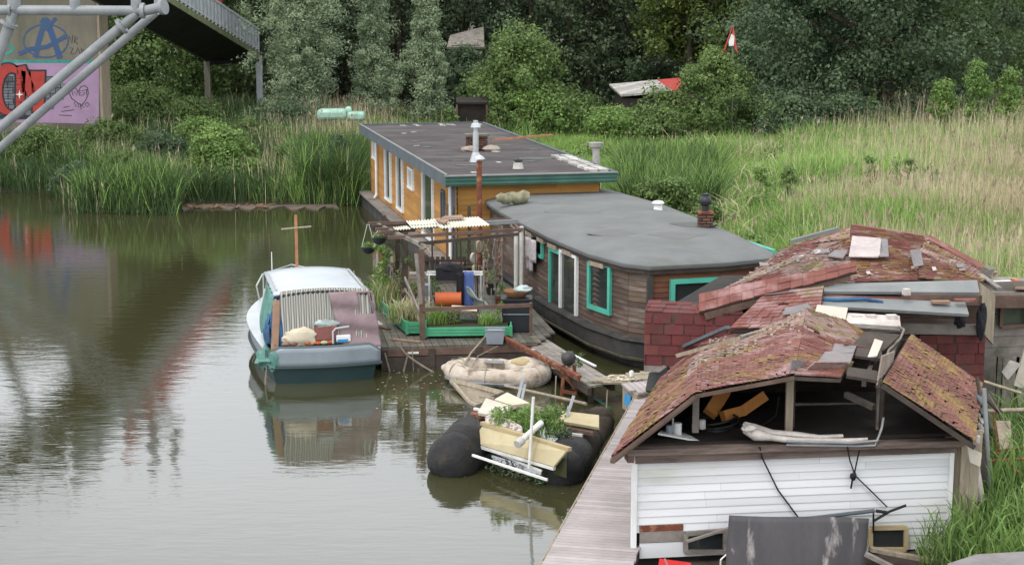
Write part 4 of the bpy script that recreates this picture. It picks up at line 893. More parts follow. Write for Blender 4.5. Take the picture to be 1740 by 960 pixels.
# laundry hanging on the wall
p, d = on_wall(912); o_ = Vector((d.y, -d.x)); o_ = o_ if o_.x < 0 else -o_
def cloth_at(pxa, pxb, yt, yb, mm, name, parent=None, off=.14, **kw):
    pa, _ = on_wall(pxa); pb, _ = on_wall(pxb); z1, z0 = zy(pa, yt), zy(pa, yb); m = MB()
    m.grid(lambda u, v: Vector((pa.x+(pb.x-pa.x)*u+o_.x*(off+.03*math.sin(u*14)), pa.y+(pb.y-pa.y)*u+o_.y*(off+.03*math.sin(u*14)), z0+(z1-z0)*v-.05*math.sin(u*3)*(1-v))), 14, 6)
    return m.build(name, mm, parent, smooth=True, solid=.012, **kw)
lt = thing('hanging_laundry', (p.x, p.y, 1.5), 'patterned washing hanging beside the small teal window', 'laundry')
cloth_at(902, 922, 400, 435, 'laundry', 'cloth', lt); cloth_at(902, 914, 430, 454, 'laundry', 'cloth', lt, .1)
# downpipes standing at the pergola end
dp = thing('drain_pipe', (.1, 39.6, .5), 'pair of white plastic drainpipes against the barge wall', 'pipe')
for px in (877, 886):
    q = P(px, 487, z=.75); z1 = zy(Vector((q.x, q.y)), 385); MB().tube((q.x, q.y, .5), (q.x, q.y, z1), .055, n=12).build('pipe', 'pvc_white', dp, smooth=True)
# ------------------------------------------------------------------ motor boat (local: +y towards the bow)
mb_ = thing('motor_boat', (-3.93, 33.75, 0), 'small white cabin motor boat with a dark green hull and striped cloth over its stern', 'boat', rz=math.atan2(.225, .975))
HL = 7.2
def hw(t): return (1.17+.2*math.sin(math.pi*min(1, t/.8))**1.0*(t < .8))*(1-max(0, (t-.42)/.58)**2.2)       # half width along the hull
def sec(t, z):       # half width at height fraction z 0..1
    return hw(t)*(.80+.2*z**.7)
def hull(z0, z1, mm, name, grow=0, zz=lambda t: 0):
    m = MB(); n = 26; ring = []
    for zi, z in enumerate(np.linspace(z0, z1, 5)):
        f = (z+.25)/1.05; row = []
        for i in range(n+1):
            t = i/n; row.append((-(sec(t, f)+grow), t*HL*(.93+.07*f), z+zz(t)*((z-z0)/(z1-z0))))
        for i in range(n, -1, -1):
            t = i/n; row.append(((sec(t, f)+grow), t*HL*(.93+.07*f), z+zz(t)*((z-z0)/(z1-z0))))
        for q in np.linspace(.9, -.9, 9): row.append((q*(sec(0, f)+grow), -.2*(1-q*q)*(.5+.5*f)-.02, z))
        ring.append(row)
    k = len(ring[0]); vs = sum(ring, []); fs = [(r*k+i, r*k+(i+1) % k, (r+1)*k+(i+1) % k, (r+1)*k+i) for r in range(4) for i in range(k)]
    m.add(vs, fs+[tuple(range(k))[::-1], tuple(range(4*k, 5*k))]); return m.build(name, mm, mb_, world=False, smooth=True)
hull(-.25, .33, 'boat_green', 'lower_hull')
hull(.331, .62, 'boat_grey', 'upper_hull', .03, lambda t: .28*t)
m = MB(); m.path([(-1.2, -.03, .34)]+[(-(sec(t, .6)+.05), t*HL, .34+.0*t) for t in np.linspace(0, .98, 14)], .035, 8); m.path([(1.2, -.03, .34)]+[((sec(t, .6)+.05), t*HL, .34) for t in np.linspace(0, .98, 14)], .035, 8); m.path([*[(1.2*q, -.05-.17*(1-q*q), .34) for q in (-1, -.75, -.5, -.25, 0, .25, .5, .75, 1)]], .035, 8)
m.build('rubbing_strip', 'boat_green', mb_, world=False, smooth=True)
# transom coaming with chamfered ends
tz_ = lambda q: .76 if abs(q) < .8 else .76-(abs(q)-.8)/.2*.15
m = MB(); m.grid(lambda u, v: Vector(((2*u-1)*1.17, -.04-.16*(1-(2*u-1)**2), .36+(tz_(2*u-1)-.36)*v)), 20, 4); m.build('transom', 'boat_grey', mb_, world=False, smooth=True, solid=.06)
m = MB(); m.path([Vector((q*1.17, -.04-.16*(1-q*q), tz_(q)+.01)) for q in (-1, -.9, -.8, -.6, -.3, 0, .3, .6, .8, .9, 1)], .03, 6); m.add([(-1.1, -.0, .74), (1.1, 0, .74), (.7, -.12, .75), (-.7, -.12, .75)], [(0, 1, 2, 3)]); m.build('transom_cap', 'fascia_grey', mb_, world=False)
# side decks and cabin
m = MB(); n = 20
m.slab([(-(hw(t/n)+.02), HL*t/n, .66+.24*t/n) for t in range(n+1)]+[((hw(t/n)+.02), HL*t/n, .66+.24*t/n) for t in range(n, -1, -1)], .03) if False else None
for s in (-1, 1):
    for i in range(24):
        a, b = i/24, (i+1)/24; zi = lambda t: .63+.28*t
        w0 = max(0, hw(a)-.3) if a < .8 else 0; w1 = max(0, hw(b)-.3) if b < .8 else 0
        m.add([(s*(hw(a)+.02), HL*a, zi(a)), (s*(hw(b)+.02), HL*b, zi(b)), (s*w1, HL*b, zi(b)+.02), (s*w0, HL*a, zi(a)+.02)], [(0, 1, 2, 3)])
m.build('deck', 'boat_white', mb_, world=False)
m = MB()   # forward cabin
def cab(y0, y1, w0, w1, z0, z1, ins): return [(-w0, y0, z0), (w0, y0, z0), (w1, y1, z0), (-w1, y1, z0), (-w0+ins, y0, z1), (w0-ins, y0, z1), (w1-ins, y1-.35, z1-.08), (-w1+ins, y1-.35, z1-.08)]
m.add(cab(3.3, 6.1, 1.12, .66, .68, 1.42, .14), [(0, 3, 2, 1), (4, 5, 6, 7), (0, 1, 5, 4), (1, 2, 6, 5), (2, 3, 7, 6), (3, 0, 4, 7)]); m.build('forward_cabin', 'boat_white', mb_, world=False, bevel=.04)
for s in (-1, 1):
    for y in (3.9, 4.7):
        wv_ = lambda q: 1.125-(.46)*(q-3.3)/2.8
        m = MB(); pts = [(s*(wv_(y)-.035), y, .92), (s*(wv_(y+.6)-.035), y+.6, .92), (s*(wv_(y+.6)-.1), y+.6, 1.27), (s*(wv_(y)-.1), y, 1.27)]; m.slab(pts, .03); m.build('cabin_window', 'glass', mb_, world=False)
m = MB(); m.path([(-.95, 5.0, .85), (-1.02, 5.0, 1.2), (-.8, 6.0, 1.3), (0, 7.0, 1.35), (.8, 6.0, 1.3), (1.02, 5.0, 1.2), (.95, 5.0, .85)], .02, 8)
for q in ((-.78, 6.0), (.78, 6.0), (0, 6.95)): m.tube((q[0], q[1], .85), (q[0], q[1], 1.3), .018, n=6)
m.build('pulpit_rail', 'galvanised', mb_, world=False, smooth=True)
# canopy roof
rz0 = 1.8
def cr_pt(u, v): x = (u-.5)*2; return Vector((x*(1.0-.03*v), .05+.2+v*2.95, rz0+.09*(1-x*x)-.0*v))
m = MB(); m.grid(cr_pt, 16, 10); rfc = m.build('canopy_roof', 'boat_white', mb_, world=False, smooth=True, solid=.05)
m = MB(); m.path([cr_pt(u, 0)+Vector((0, -.01, -.03)) for u in np.linspace(0, 1, 12)], .035, 8); m.build('front_trim', 'plastic_black', rfc, world=False, smooth=True)
for s in (.04, .96):
    m = MB(); m.path([cr_pt(s, .12)+Vector((0, 0, .06)), cr_pt(s, .5)+Vector((0, 0, .07)), cr_pt(s, .9)+Vector((0, 0, .06))], .018, 6)
    for v in (.12, .5, .9): m.tube(cr_pt(s, v), cr_pt(s, v)+Vector((0, 0, .06)), .014, n=6)
    m.build('grab_rail', 'galvanised', rfc, world=False)
m = MB()
for s in (-1, 1):
    for y in (.25, 1.3, 2.4): m.beam((s*.97, y, rz0-.02), (s*1.08, y-.12 if y < 1 else y, .7), .04, .04, up=(0, 1, 0))
m.build('canopy_frame', 'galvanised', mb_, world=False)
MB().slab([(-.93, 3.15, .7), (.93, 3.15, .7), (.88, 3.15, rz0), (-.88, 3.15, rz0)], .05).build('bulkhead', 'boat_white', mb_, world=False)
# right side sheet, striped stern cloth, mauve cover, green and blue tarps at the left
def sheet(name, mm, fn, nu=20, nv=14, label=None): m = MB(); m.grid(fn, nu, nv); return m.build(name, mm, mb_, world=False, smooth=True, solid=.012, label=label)
sheet('side_cover', 'tarp_mauve', lambda u, v: Vector((1.0+.13*(1-v)+.03*math.sin(u*17+v*4), .1+u*2.9, .7+(rz0-.68)*v)))
sheet('side_cover', 'tarp_green', lambda u, v: Vector((-1.0-.12*(1-v)-.1*math.sin(v*3.1)*(.5+.5*math.sin(u*7))-.04*math.sin(u*19+v*5), .35+u*1.5, .55+(rz0-.53)*v)), label='crumpled sea-green tarpaulin on the left side')
m = MB(); m.ball((-1.08, .4, .95), (.12, .3, .4), 16, 12, .8, 2); m.build('tarp_bundle', 'tarp_blue', mb_, world=False, smooth=True)
m = MB(); m.ball((-1.2, .2, .5), (.2, .3, .22), 14, 10, .7, 4); m.ball((-1.05, -.05, .5), (.14, .1, .2), 12, 8, .6, 8); m.build('tarp_bundle', 'tarp_green', mb_, world=False, smooth=True)
sheet('stern_tarp', 'tarp_blue', lambda u, v: Vector((-1.12+.26*u+.02*math.sin(v*9)+.1*v, .0+.25*v-.03*math.sin(u*8+v*3), .52+1.25*v)), 8, 14)
sheet('flap', 'cardboard', lambda u, v: Vector((-1.12+.16*u+.1*v, -.03+.26*v, .66+1.06*v)), 5, 10)
def stern(u, v): x = -.86+1.86*u; return Vector((x+.02*math.sin(v*6), .02+.22*v+.012*math.sin(x*62), .78+1.1*v+.06*v*(1-x*x)))
sheet('striped_curtain', 'striped_cloth', stern, 150, 10)
def mauve(u, v):
    x0 = .12+.28*(1-v)+.0; x1 = 1.06+.14*(1-v); x = x0+(x1-x0)*u; z = .70+1.15*v
    k = max(0, 1-((u-.75)/.2)**2-((v-.72)/.16)**2)
    return Vector((x, -.03+.2*v-.03*math.sin(v*16+u*2)-.02*math.sin(u*9), z))
m = MB(); nu, nv = 22, 24; m.grid(mauve, nu, nv)
m.f = [f for f in m.f if not (.62 < ((f[0] % (nu+1))/nu) < .93 and .55 < ((f[0]//(nu+1))/nv) < .93)]
m.build('stern_cover', 'tarp_mauve', mb_, world=False, smooth=True, solid=.012)
m = MB(); m.ball((-.5, .02, .95), (.36, .07, .19), 16, 10, .35, 5, rz=-.05); m.build('cushion', 'cushion', mb_, world=False, smooth=True)
m = MB(); m.box((.05, .04, 1.02), (.46, .1, .34)); m.build('plastic_bag', 'bag_red', mb_, world=False, bevel=.04)
m = MB(); m.ball((.03, .03, 1.2), (.24, .06, .09), 16, 10, .7, 3); m.build('plastic_bag', 'pale_sheet', mb_, world=False, smooth=True)
m = MB(); m.box((.4, -.02, .9), (.3, .12, .14)); m.build('jerrycan', 'white_paint', mb_, world=False, bevel=.02)
m = MB(); m.box((.38, -.085, .86), (.22, .01, .06)); m.build('jerrycan_label', 'blue_sign', mb_, world=False)
m = MB(); m.path([(.18, -.05, .8), (.18, -.05, 1.05), (.24, -.06, 1.12), (.52, -.06, 1.15)], .022, 8); m.build('tiller', 'steel_rail', mb_, world=False)
for k, (x, cmat) in enumerate(((-.62, 'bag_red'), (-.35, 'orange_drum'), (-.15, 'orange_drum'), (.0, 'cream_board'), (.14, 'orange_drum'), (-.8, 'cardboard'))):
    MB().ball((x, -.0, .82), (.09, .05, .04), 10, 6, .4, k).build('scrap_cloth', cmat, mb_, world=False)
m = MB(); m.beam((0, 5.55, .9), (0, 5.6, 2.78), .065, .065); ms_ = m.build('mast', 'mast_wood', mb_, world=False)
m = MB(); m.tube((-.36, 5.5, 2.46), (.36, 5.52, 2.5), .022, n=8); m.build('crossbar', 'weathered_pale', ms_, world=False)
m = MB(); m.tube((-.62, 5.3, .9), (-.62, 5.3, 1.95), .012, n=6); m.build('aerial', 'white_paint', mb_, world=False)
m = MB(); m.path([(-1.2, -.02, .4), (-1.25, -.1, .1), (-1.25, -.15, -.2)], .02, 6); m.build('tarp_cord', 'rope', mb_, world=False)
# ------------------------------------------------------------------ floating deck with pergola
DZ = .5
FL, FR = P(648, 590, z=DZ), P(905, 590, z=DZ); BL, BR = P(622, 508, z=DZ), P(856, 470, z=DZ)
fd = thing('floating_deck', ((FL.x+BR.x)/2, (FL.y+BR.y)/2, 0), 'weathered wooden floating deck carrying the pergola and green planters', 'deck')
poly = [(FL.x, FL.y), (.62, 34.4), (1.5, 33.6), (1.0, 37.0), (BR.x, BR.y+1), (BL.x-.1, BL.y)]
FRv = Vector((.55, 35.3, DZ))
poly = [(FL.x, FL.y), (FRv.x, FRv.y), (.95, 36.5), (.35, 39.5), (BR.x-.1, BR.y+.6), (BL.x, BL.y)]
MB().prism(poly, .08, DZ-.045).build('frame', 'dark_wood', fd)
m = MB(); e = (FRv-FL); L_ = e.length; e.normalize(); nrm = Vector((-e.y, e.x, 0)); n = 42
P2 = [Vector((p[0], p[1], 0)) for p in poly]
def clip_row(c, d, poly):
    """where the line c + t*d crosses the polygon"""
    ts = []
    for i in range(len(poly)):
        a, b = poly[i], poly[(i+1) % len(poly)]; ab = b-a; den = d.x*ab.y-d.y*ab.x
        if abs(den) < 1e-9: continue
        t = ((a.x-c.x)*ab.y-(a.y-c.y)*ab.x)/den; s = ((a.x-c.x)*d.y-(a.y-c.y)*d.x)/den
        if 0 <= s < 1: ts.append(t)
    return (min(ts), max(ts)) if len(ts) >= 2 else None
def planks(name, mm, poly, d, z, pitch, parent, th=.04, gap=.012, jit=.03):
    poly = [Vector((p[0], p[1], 0)) for p in poly]; d = Vector((d[0], d[1], 0)).normalized(); q = Vector((-d.y, d.x, 0)); vals = [p.dot(q) for p in poly]; m = MB(); s = min(vals)+pitch/2
    c0 = poly[0]
    while s < max(vals):
        c = q*s; r_ = clip_row(c, d, poly)
        if r_ and r_[1]-r_[0] > .05:
            zf = z(c) if callable(z) else z; m.beam(c+d*(r_[0]-rnd.uniform(0, jit))+Vector((0, 0, zf-th/2)), c+d*(r_[1]+rnd.uniform(0, jit))+Vector((0, 0, zf-th/2+rnd.uniform(-.003, .003))), pitch-gap, th)
        s += pitch
    return m.build(name, mm, parent)
planks('deck_boards', 'deck_wood', poly, (nrm.x, nrm.y), DZ, .16, fd)
m = MB(); m.beam(FL-nrm*.03+Vector((0, 0, -.12)), FRv-nrm*.03+Vector((0, 0, -.12)), .06, .16); m.build('front_rim', 'brown_wood', fd)
m = MB(); m.beam(FL-nrm*.02+Vector((0, 0, -.36)), FRv-nrm*.02+Vector((0, 0, -.36)), .1, .28); m.build('front_beam', 'dark_wood', fd)
for t in (.02, .32, .62, .95): q = FL.lerp(FRv, t)-nrm*.03; MB().box((q.x, q.y, .2), (.14, .12, .5)).build('fender_post', 'dark_wood', fd)
q = FL.lerp(FRv, .2)-nrm*.075; MB().box((q.x, q.y, DZ-.13), (.24, .01, .045), rz=math.atan2(e.y, e.x)).build('white_strip', 'white_paint', fd)
# hoses and ropes hanging in the water
m = MB(); a = FL.lerp(FRv, .02)-nrm*.1; m.path([a+Vector((.0+.5*t, -.05, -.1-.75*math.sin(math.pi*t)*.9)) for t in np.linspace(0, 1, 12)], .022, 8); m.build('hanging_hose', 'rope', fd)
m = MB(); a = FL.lerp(FRv, .12)-nrm*.1; m.path([a+Vector((1.1*t**1.1, -.1-.05*t, .03-.75*t**.8)) for t in np.linspace(0, 1, 10)], .022, 8); m.build('hanging_hose', 'rope', fd)
m = MB(); a = FL.lerp(FRv, .2)-nrm*.1; m.path([a+Vector((-.02, -.06, -.05)), a+Vector((0, -.06, -.5)), a+Vector((.02, -.08, -.8))], .012, 6); m.build('hanging_hose', 'rope', fd)

# pergola
PZ = 2.52
pg = thing('pergola', (-.9, 37.5, DZ), 'dark timber pergola with open beams and a few corrugated sheets on the floating deck', 'pergola')
def post(px, pyb, ptop, r=.055, mm='dark_wood', name='post', up=PZ):
    b = P(px, pyb, z=DZ); m = MB(); m.beam((b.x, b.y, DZ-.02), (b.x+rnd.uniform(-.02, .02), b.y, up), r*2, r*2, up=(0, 1, 0)); m.build(name, mm, pg); return b
c_f = post(718, 577, 0, .06, 'brown_wood')       # front corner post
c_2 = post(688, 538, 0, .07); c_3 = post(676, 520, 0, .055); c_4 = post(655, 500, 0, .06)
c_r = Vector((.42, 36.0, DZ)); 
MB().beam((c_r.x, c_r.y, DZ), (c_r.x, c_r.y, 1.25), .07, .07, up=(0, 1, 0)).build('rail_post', 'brown_wood', pg)
c_b = post(797, 478, 0, .045); post(760, 474, 0, .035, 'brown_wood')
def PB(pxa, pya, pxb, pyb, w, h, mm, name, za=PZ, zb=None, parent=None):
    m = MB(); m.beam(P(pxa, pya, z=za), P(pxb, pyb, z=za if zb is None else zb), w, h); return m.build(name, mm, parent or pg)
# roof beams (left-right) seen between rows 376 and 405
for (xa, ya, xb, yb, mm) in ((625, 380, 868, 373, 'brown_wood'), (632, 385, 700, 382, 'dark_wood'), (638, 390, 720, 386, 'brown_wood'), (643, 396, 705, 391, 'brown_wood'), (660, 404, 888, 390, 'brown_wood'), (712, 414, 880, 398, 'dark_wood')):
    PB(xa, ya, xb, yb, .055, .075, mm, 'cross_beam')
PB(700, 386, 880, 376, .08, .1, 'flashing', 'gutter', PZ+.06)
PB(640, 381, 726, 421, .06, .08, 'grey_wood', 'side_beam', PZ-.03); PB(632, 380, 664, 405, .05, .07, 'dark_wood', 'side_beam', PZ-.08)
PB(866, 374, 884, 392, .06, .08, 'brown_wood', 'side_beam', PZ-.03)
m = MB(); m.beam(P(723, 420, z=PZ), P(712, 436, z=PZ-.3), .03, .03); m.path([P(726, 421, z=PZ), P(733, 432, z=PZ-.1), P(720, 432, z=PZ-.12)], .012, 6); m.build('bracket', 'weathered_pale', pg)
m = MB(); m.beam((c_f.x-.12, c_f.y-.05, PZ-.1), (c_f.x-.02, c_f.y-.05, 1.3), .08, .04, up=(0, 1, 0)); m.build('brace', 'grey_wood', pg)
# mid rails
m = MB(); m.beam((c_f.x, c_f.y-.06, 1.18), (c_r.x, c_r.y-.05, 1.2), .05, .08); m.build('front_rail', 'brown_wood', pg)
m = MB(); m.beam((c_4.x, c_4.y, 1.55), (c_2.x, c_2.y-.3, 1.1), .05, .08); m.build('side_rail', 'brown_wood', pg)
m = MB(); m.beam((c_2.x, c_2.y, 1.45), (c_f.x, c_f.y, .95), .04, .07); m.build('side_rail', 'grey_wood', pg)
m = MB()
for i in range(7): q = c_2.lerp(c_f, .1+i*.12); m.beam((q.x, q.y, .75), (q.x, q.y, 1.22-.02*i), .03, .02)
m.beam((c_2.x, c_2.y-.1, .78), (c_f.x, c_f.y+.1, .72), .03, .04); m.beam((c_2.x, c_2.y-.1, 1.18), (c_f.x, c_f.y+.1, 1.05), .03, .04); m.build('balustrade', 'weathered_pale', pg)
# thin poles at the right, carrying odds and ends
for (px, pyb, zt, r) in ((822, 560, 2.1, .018), (835, 556, 1.4, .012), (842, 520, 2.3, .022), (853, 505, 2.3, .025), (808, 515, 2.2, .018)):
    b = P(px, pyb, z=DZ); MB().tube((b.x, b.y, DZ), (b.x, b.y, zt), r, n=8).build('pole', 'grey_wood', pg)
# netting and dry creepers along the barge side: irregular ragged strings
# corrugated sheets
def corrug(name, pts, label=None, wav=.076, amp=.016, mm='corrugated'):
    A, Bq, C_, D_ = pts; W_c = (Bq-A).length; n = int(W_c/wav*6)
    m = MB(); m.grid(lambda u, v: A.lerp(Bq, u).lerp(D_.lerp(C_, u), v)+Vector((0, 0, amp*math.sin(u*W_c/wav*2*math.pi))), n, 3); return m.build(name, mm, pg, smooth=False, solid=.006, label=label)
zc = PZ+.1
corrug('corrugated_sheet', [P(700, 388, z=zc), P(762, 384, z=zc), P(752, 372, z=zc), P(690, 376, z=zc)])
corrug('corrugated_sheet', [P(748, 388, z=zc+.04), P(832, 383, z=zc+.04), P(812, 369, z=zc+.04), P(738, 373, z=zc+.04)])
corrug('corrugated_sheet', [P(672, 391, z=zc-.04), P(698, 389, z=zc-.04), P(690, 384, z=zc-.04), P(668, 387, z=zc-.04)])
m = MB(); m.slab([P(740, 374, z=zc+.1), P(754, 380, z=zc+.1), P(762, 376, z=zc+.1), P(746, 371, z=zc+.1)], .03); m.build('loose_board', 'cardboard', pg)
m = MB(); m.slab([P(748, 372, z=zc+.12), P(788, 370, z=zc+.12), P(784, 366, z=zc+.12), P(756, 368, z=zc+.12)], .03); m.build('loose_board', 'cardboard', pg)
# rusty stove pipe
sp_ = P(815, 470, z=DZ); st = thing('stove_pipe', (sp_.x, sp_.y, DZ), 'rusty brown stove pipe with a white cap rising through the pergola', 'pipe')
MB().tube((sp_.x, sp_.y, DZ), (sp_.x, sp_.y, 3.62), .075, n=14).build('pipe', 'rust', st, smooth=True)
MB().lathe((sp_.x, sp_.y, 3.62), [(.05, 0), (.06, .04), (.15, .05), (.13, .1), (.02, .17)], 14).build('cap', 'galvanised', st, smooth=True)

# hanging baskets
def tuft(name, c, n, h, w, mm, parent, spread=.2, lean=.8, wd=.02, rs_=np.random.RandomState(3), flat=None):
    x = c[0]+rs_.normal(size=n)*spread*(flat[0] if flat else .5); y = c[1]+rs_.normal(size=n)*spread*(flat[1] if flat else .5)
    V = blades(x, y, np.full(n, c[2]), h*(.5+.7*rs_.rand(n)), np.full(n, wd)*(.7+.6*rs_.rand(n)), rs_.uniform(.1, lean, n), rs_)
    L_ = parent.location if parent is not None else Vector((0, 0, 0))
    if parent is not None:
        wm = wmat(parent).inverted(); Vf = V.reshape(-1, 3); Rm = np.array(wm.to_3x3()); V = (Vf @ Rm.T+np.array(wm.translation)).reshape(V.shape)
    return np_mesh(name, V, 4, mm, parent=parent)
def leafy(name, C, rad, nper, size, mm, parent, seed=1, aspect=.5):
    r_ = np.random.RandomState(seed); V = leafcloud(np.array(C, float), np.full(len(C), rad), nper, size, r_, aspect)
    if parent is not None:
        wm = wmat(parent).inverted(); Vf = V.reshape(-1, 3); Rm = np.array(wm.to_3x3()); V = (Vf @ Rm.T+np.array(wm.translation)).reshape(V.shape)
    return np_mesh(name, V, 4, mm, parent=parent)
for (px, py, hx, hy, lab, n_) in ((626, 422, 624, 381, 'lower hanging basket at the far left of the pergola', 0), (644, 406, 648, 392, 'upper hanging basket close under the pergola beams', 1)):
    q = P(px, py, Y=P(hx, hy, z=PZ).y); hb_ = thing('hanging_basket', (q.x, q.y, q.z), lab+', black with green leaves', 'hanging basket', 'hanging baskets on the pergola')
    MB().lathe((q.x, q.y, q.z-.14), [(.05, 0), (.14, .06), (.18, .16), (.19, .18)], 14).build('basket', 'plastic_black', hb_, smooth=True)
    leafy('foliage', [(q.x-.06, q.y, q.z+.08), (q.x+.07, q.y, q.z+.07), (q.x, q.y-.05, q.z+.1)], .09, 60, .05, 'leaf_light', hb_, 5+n_)
    top = P(hx, hy, z=PZ)
    for k in (-1, 1): MB().tube((q.x+k*.16, q.y, q.z+.03), (q.x+k*.02, q.y, min(PZ, top.z)), .006, n=5).build('hanger', 'white_paint', hb_)
# planter boxes
def planter(pts, h, label, name='planter_box', group='green planter boxes on the deck'):
    """pts: front-left, front-right, back-right, back-left ground corners"""
    pts = [Vector((p.x, p.y, 0)) for p in pts]; c = sum(pts, Vector())/4; t = thing(name, (c.x, c.y, DZ), label, 'planter', group); m = MB(); k = len(pts)
    for i in range(4):
        a, b = pts[i], pts[(i+1) % 4]
        for r in range(3):
            z = DZ+.06+h/3*(r+.5); m.beam(a+Vector((0, 0, z)), b+Vector((0, 0, z)), .035, h/3-.008)
    m.build('box', 'planter_green', t)
    m = MB(); m.prism([tuple((c+(p-c)*.93)[:2]) for p in pts], DZ+.08, DZ+.06+h*.88); m.build('soil', 'soil', t)
    for i in range(4):
        p = pts[i]; MB().box((p.x, p.y, DZ+.06+h/2), (.07, .07, h+.03)).build('corner_post', 'planter_green', t)
    return t, c
p1t, c1 = planter([P(723, 576, z=DZ), P(868, 574, z=DZ), P(868, 560, z=DZ), P(724, 561, z=DZ)], .2, 'long green planter box across the front of the deck')
p2t, c2 = planter([P(692, 571, z=DZ), P(716, 571, z=DZ), P(700, 545, z=DZ), P(668, 552, z=DZ)], .26, 'middle green planter box with dry grasses, left of the front post')
p3t, c3 = planter([P(658, 543, z=DZ), P(682, 540, z=DZ), P(664, 510, z=DZ), P(636, 516, z=DZ)], .26, 'rear left green planter box with tall leafy shoots')
zt = DZ+.2
mid_ = lambda a, b: (a+b)/2
tuft('dry_grass', (c2.x, c2.y, zt), 420, .5, .3, 'reed_dry', p2t, .38); tuft('grass', (c2.x, c2.y, zt), 300, .45, .3, 'reed_green', p2t, .38)
tuft('dry_grass', (c3.x+.05, c3.y, zt), 300, .6, .3, 'reed_dry', p3t, .42, flat=(.4, .8)); tuft('grass', (c3.x, c3.y, zt), 250, .6, .3, 'reed_green', p3t, .42, flat=(.4, .8))
leafy('leafy_shoots', [(c3.x-.12+.1*math.sin(i*1.3), c3.y+.3*math.cos(i), zt+.3+.13*i) for i in range(9)], .14, 45, .11, 'leaf_light', p3t, 4)
leafy('leafy_shoots', [(c3.x-.45+.1*math.sin(i*1.3), c3.y+.2*math.cos(i), zt+.05+.1*i) for i in range(5)], .13, 45, .09, 'leaf_mid', p3t, 14)
leafy('yellow_plant', [(c1.x-.35+.12*math.sin(i*2), c1.y, zt+.08+.05*i) for i in range(6)], .11, 70, .045, 'leaf_yellow', p1t, 6)
tuft('grass', (c1.x-.7, c1.y, zt), 160, .45, .2, 'reed_green', p1t, .2, flat=(.6, .25), lean=.5); tuft('grass', (c1.x+.42, c1.y, zt), 160, .3, .15, 'reed_green', p1t, .16)
leafy('pale_plant', [(c1.x+.68+.04*math.sin(i*2), c1.y, zt+.12*i) for i in range(5)], .08, 45, .06, 'leaf_light', p1t, 8)
# other things on the deck
def dpt(px, py, z=DZ): return P(px, py, z=z)
q = P(841, 583, z=DZ); t = thing('storage_bin', (q.x, q.y, DZ), 'small grey plastic bin in front of the long planter', 'bin')
m = MB(); m.add([(q.x-.17, q.y-.1, DZ), (q.x+.17, q.y-.1, DZ), (q.x+.17, q.y+.12, DZ), (q.x-.17, q.y+.12, DZ), (q.x-.21, q.y-.13, DZ+.3), (q.x+.21, q.y-.13, DZ+.3), (q.x+.21, q.y+.15, DZ+.3), (q.x-.21, q.y+.15, DZ+.3)], [(0, 3, 2, 1), (0, 1, 5, 4), (1, 2, 6, 5), (2, 3, 7, 6), (3, 0, 4, 7)]); m.build('tub', 'plastic_grey', t, solid=.012)
m = MB(); m.path([(q.x-.21, q.y-.14, DZ+.31), (q.x+.21, q.y-.14, DZ+.31), (q.x+.21, q.y+.16, DZ+.31), (q.x-.21, q.y+.16, DZ+.31)], .016, 6, closed=True); m.build('rim', 'plastic_grey', t)
MB().box((q.x, q.y, DZ+.27), (.3, .2, .03)).build('lid', 'pale_sheet', t)
q = P(874, 566, z=DZ); q.y += .3; t = thing('storage_box', (q.x, q.y, DZ), 'tall black plastic storage box at the foot of the drainpipes', 'box')
MB().box((q.x+.05, q.y, DZ+.36), (.66, .5, .72)).build('body', 'plastic_black', t, bevel=.02); MB().box((q.x+.05, q.y, DZ+.745), (.72, .56, .05)).build('lid', 'plastic_black', t, bevel=.01)
MB().box((q.x+.05, q.y-.255, DZ+.42), (.6, .02, .02)).build('rib', 'plastic_grey', t)
zq = DZ+.78; m = MB(); m.lathe((q.x+.05, q.y, zq), [(.2, 0), (.28, .08), (.3, .14), (.24, .1), (.1, .05)], 16); ba = m.build('wicker_basket', 'wicker', smooth=True, label='brown wicker basket of scraps on the black storage box', cat='basket')
m = MB(); m.ball((q.x+.2, q.y+.1, zq+.14), (.2, .14, .1), 12, 8, .4, 2); m.build('green_cloth', 'pale_sheet', smooth=True, label='crumpled pale green cloth beside the wicker basket', cat='cloth')
# barrel on a stand, clothes rack
q = P(762, 560, z=DZ); q.y += .55; q.x = (762-870)/FPX*37.5; t = thing('barrel_grill', (q.x, q.y, DZ), 'orange drum barrel lying on its stand behind the front rail', 'barrel')
bz = 1.12-.03; m = MB(); m.tube((q.x-.3, q.y, bz), (q.x+.27, q.y, bz), .17, n=22); m.build('drum', 'orange_drum', t, smooth=True)
for k in (-.3, -.02, .27): m = MB(); m.tube((q.x+k-.012, q.y, bz), (q.x+k+.012, q.y, bz), .178, n=22); m.build('hoop', 'orange_drum', t, smooth=True)
for sx in (-.25, .22):
    for sy in (-.14, .14): MB().beam((q.x+sx, q.y+sy*1.3, DZ), (q.x+sx, q.y+sy*.6, bz-.1), .03, .03).build('leg', 'dark_wood', t)
q = Vector((q.x+.12, q.y+.5, DZ)); t = thing('drying_rack', (q.x, q.y, DZ), 'white wire drying rack behind the orange barrel', 'drying rack')
z1 = 1.62; m = MB(); m.path([(q.x-.65, q.y-.25, z1), (q.x+.65, q.y-.25, z1), (q.x+.65, q.y+.25, z1), (q.x-.65, q.y+.25, z1)], .012, 6, closed=True)
for i in range(6): y = q.y-.2+.08*i; m.tube((q.x-.65, y, z1), (q.x+.65, y, z1), .005, n=5)
m.build('top_frame', 'white_paint', t)
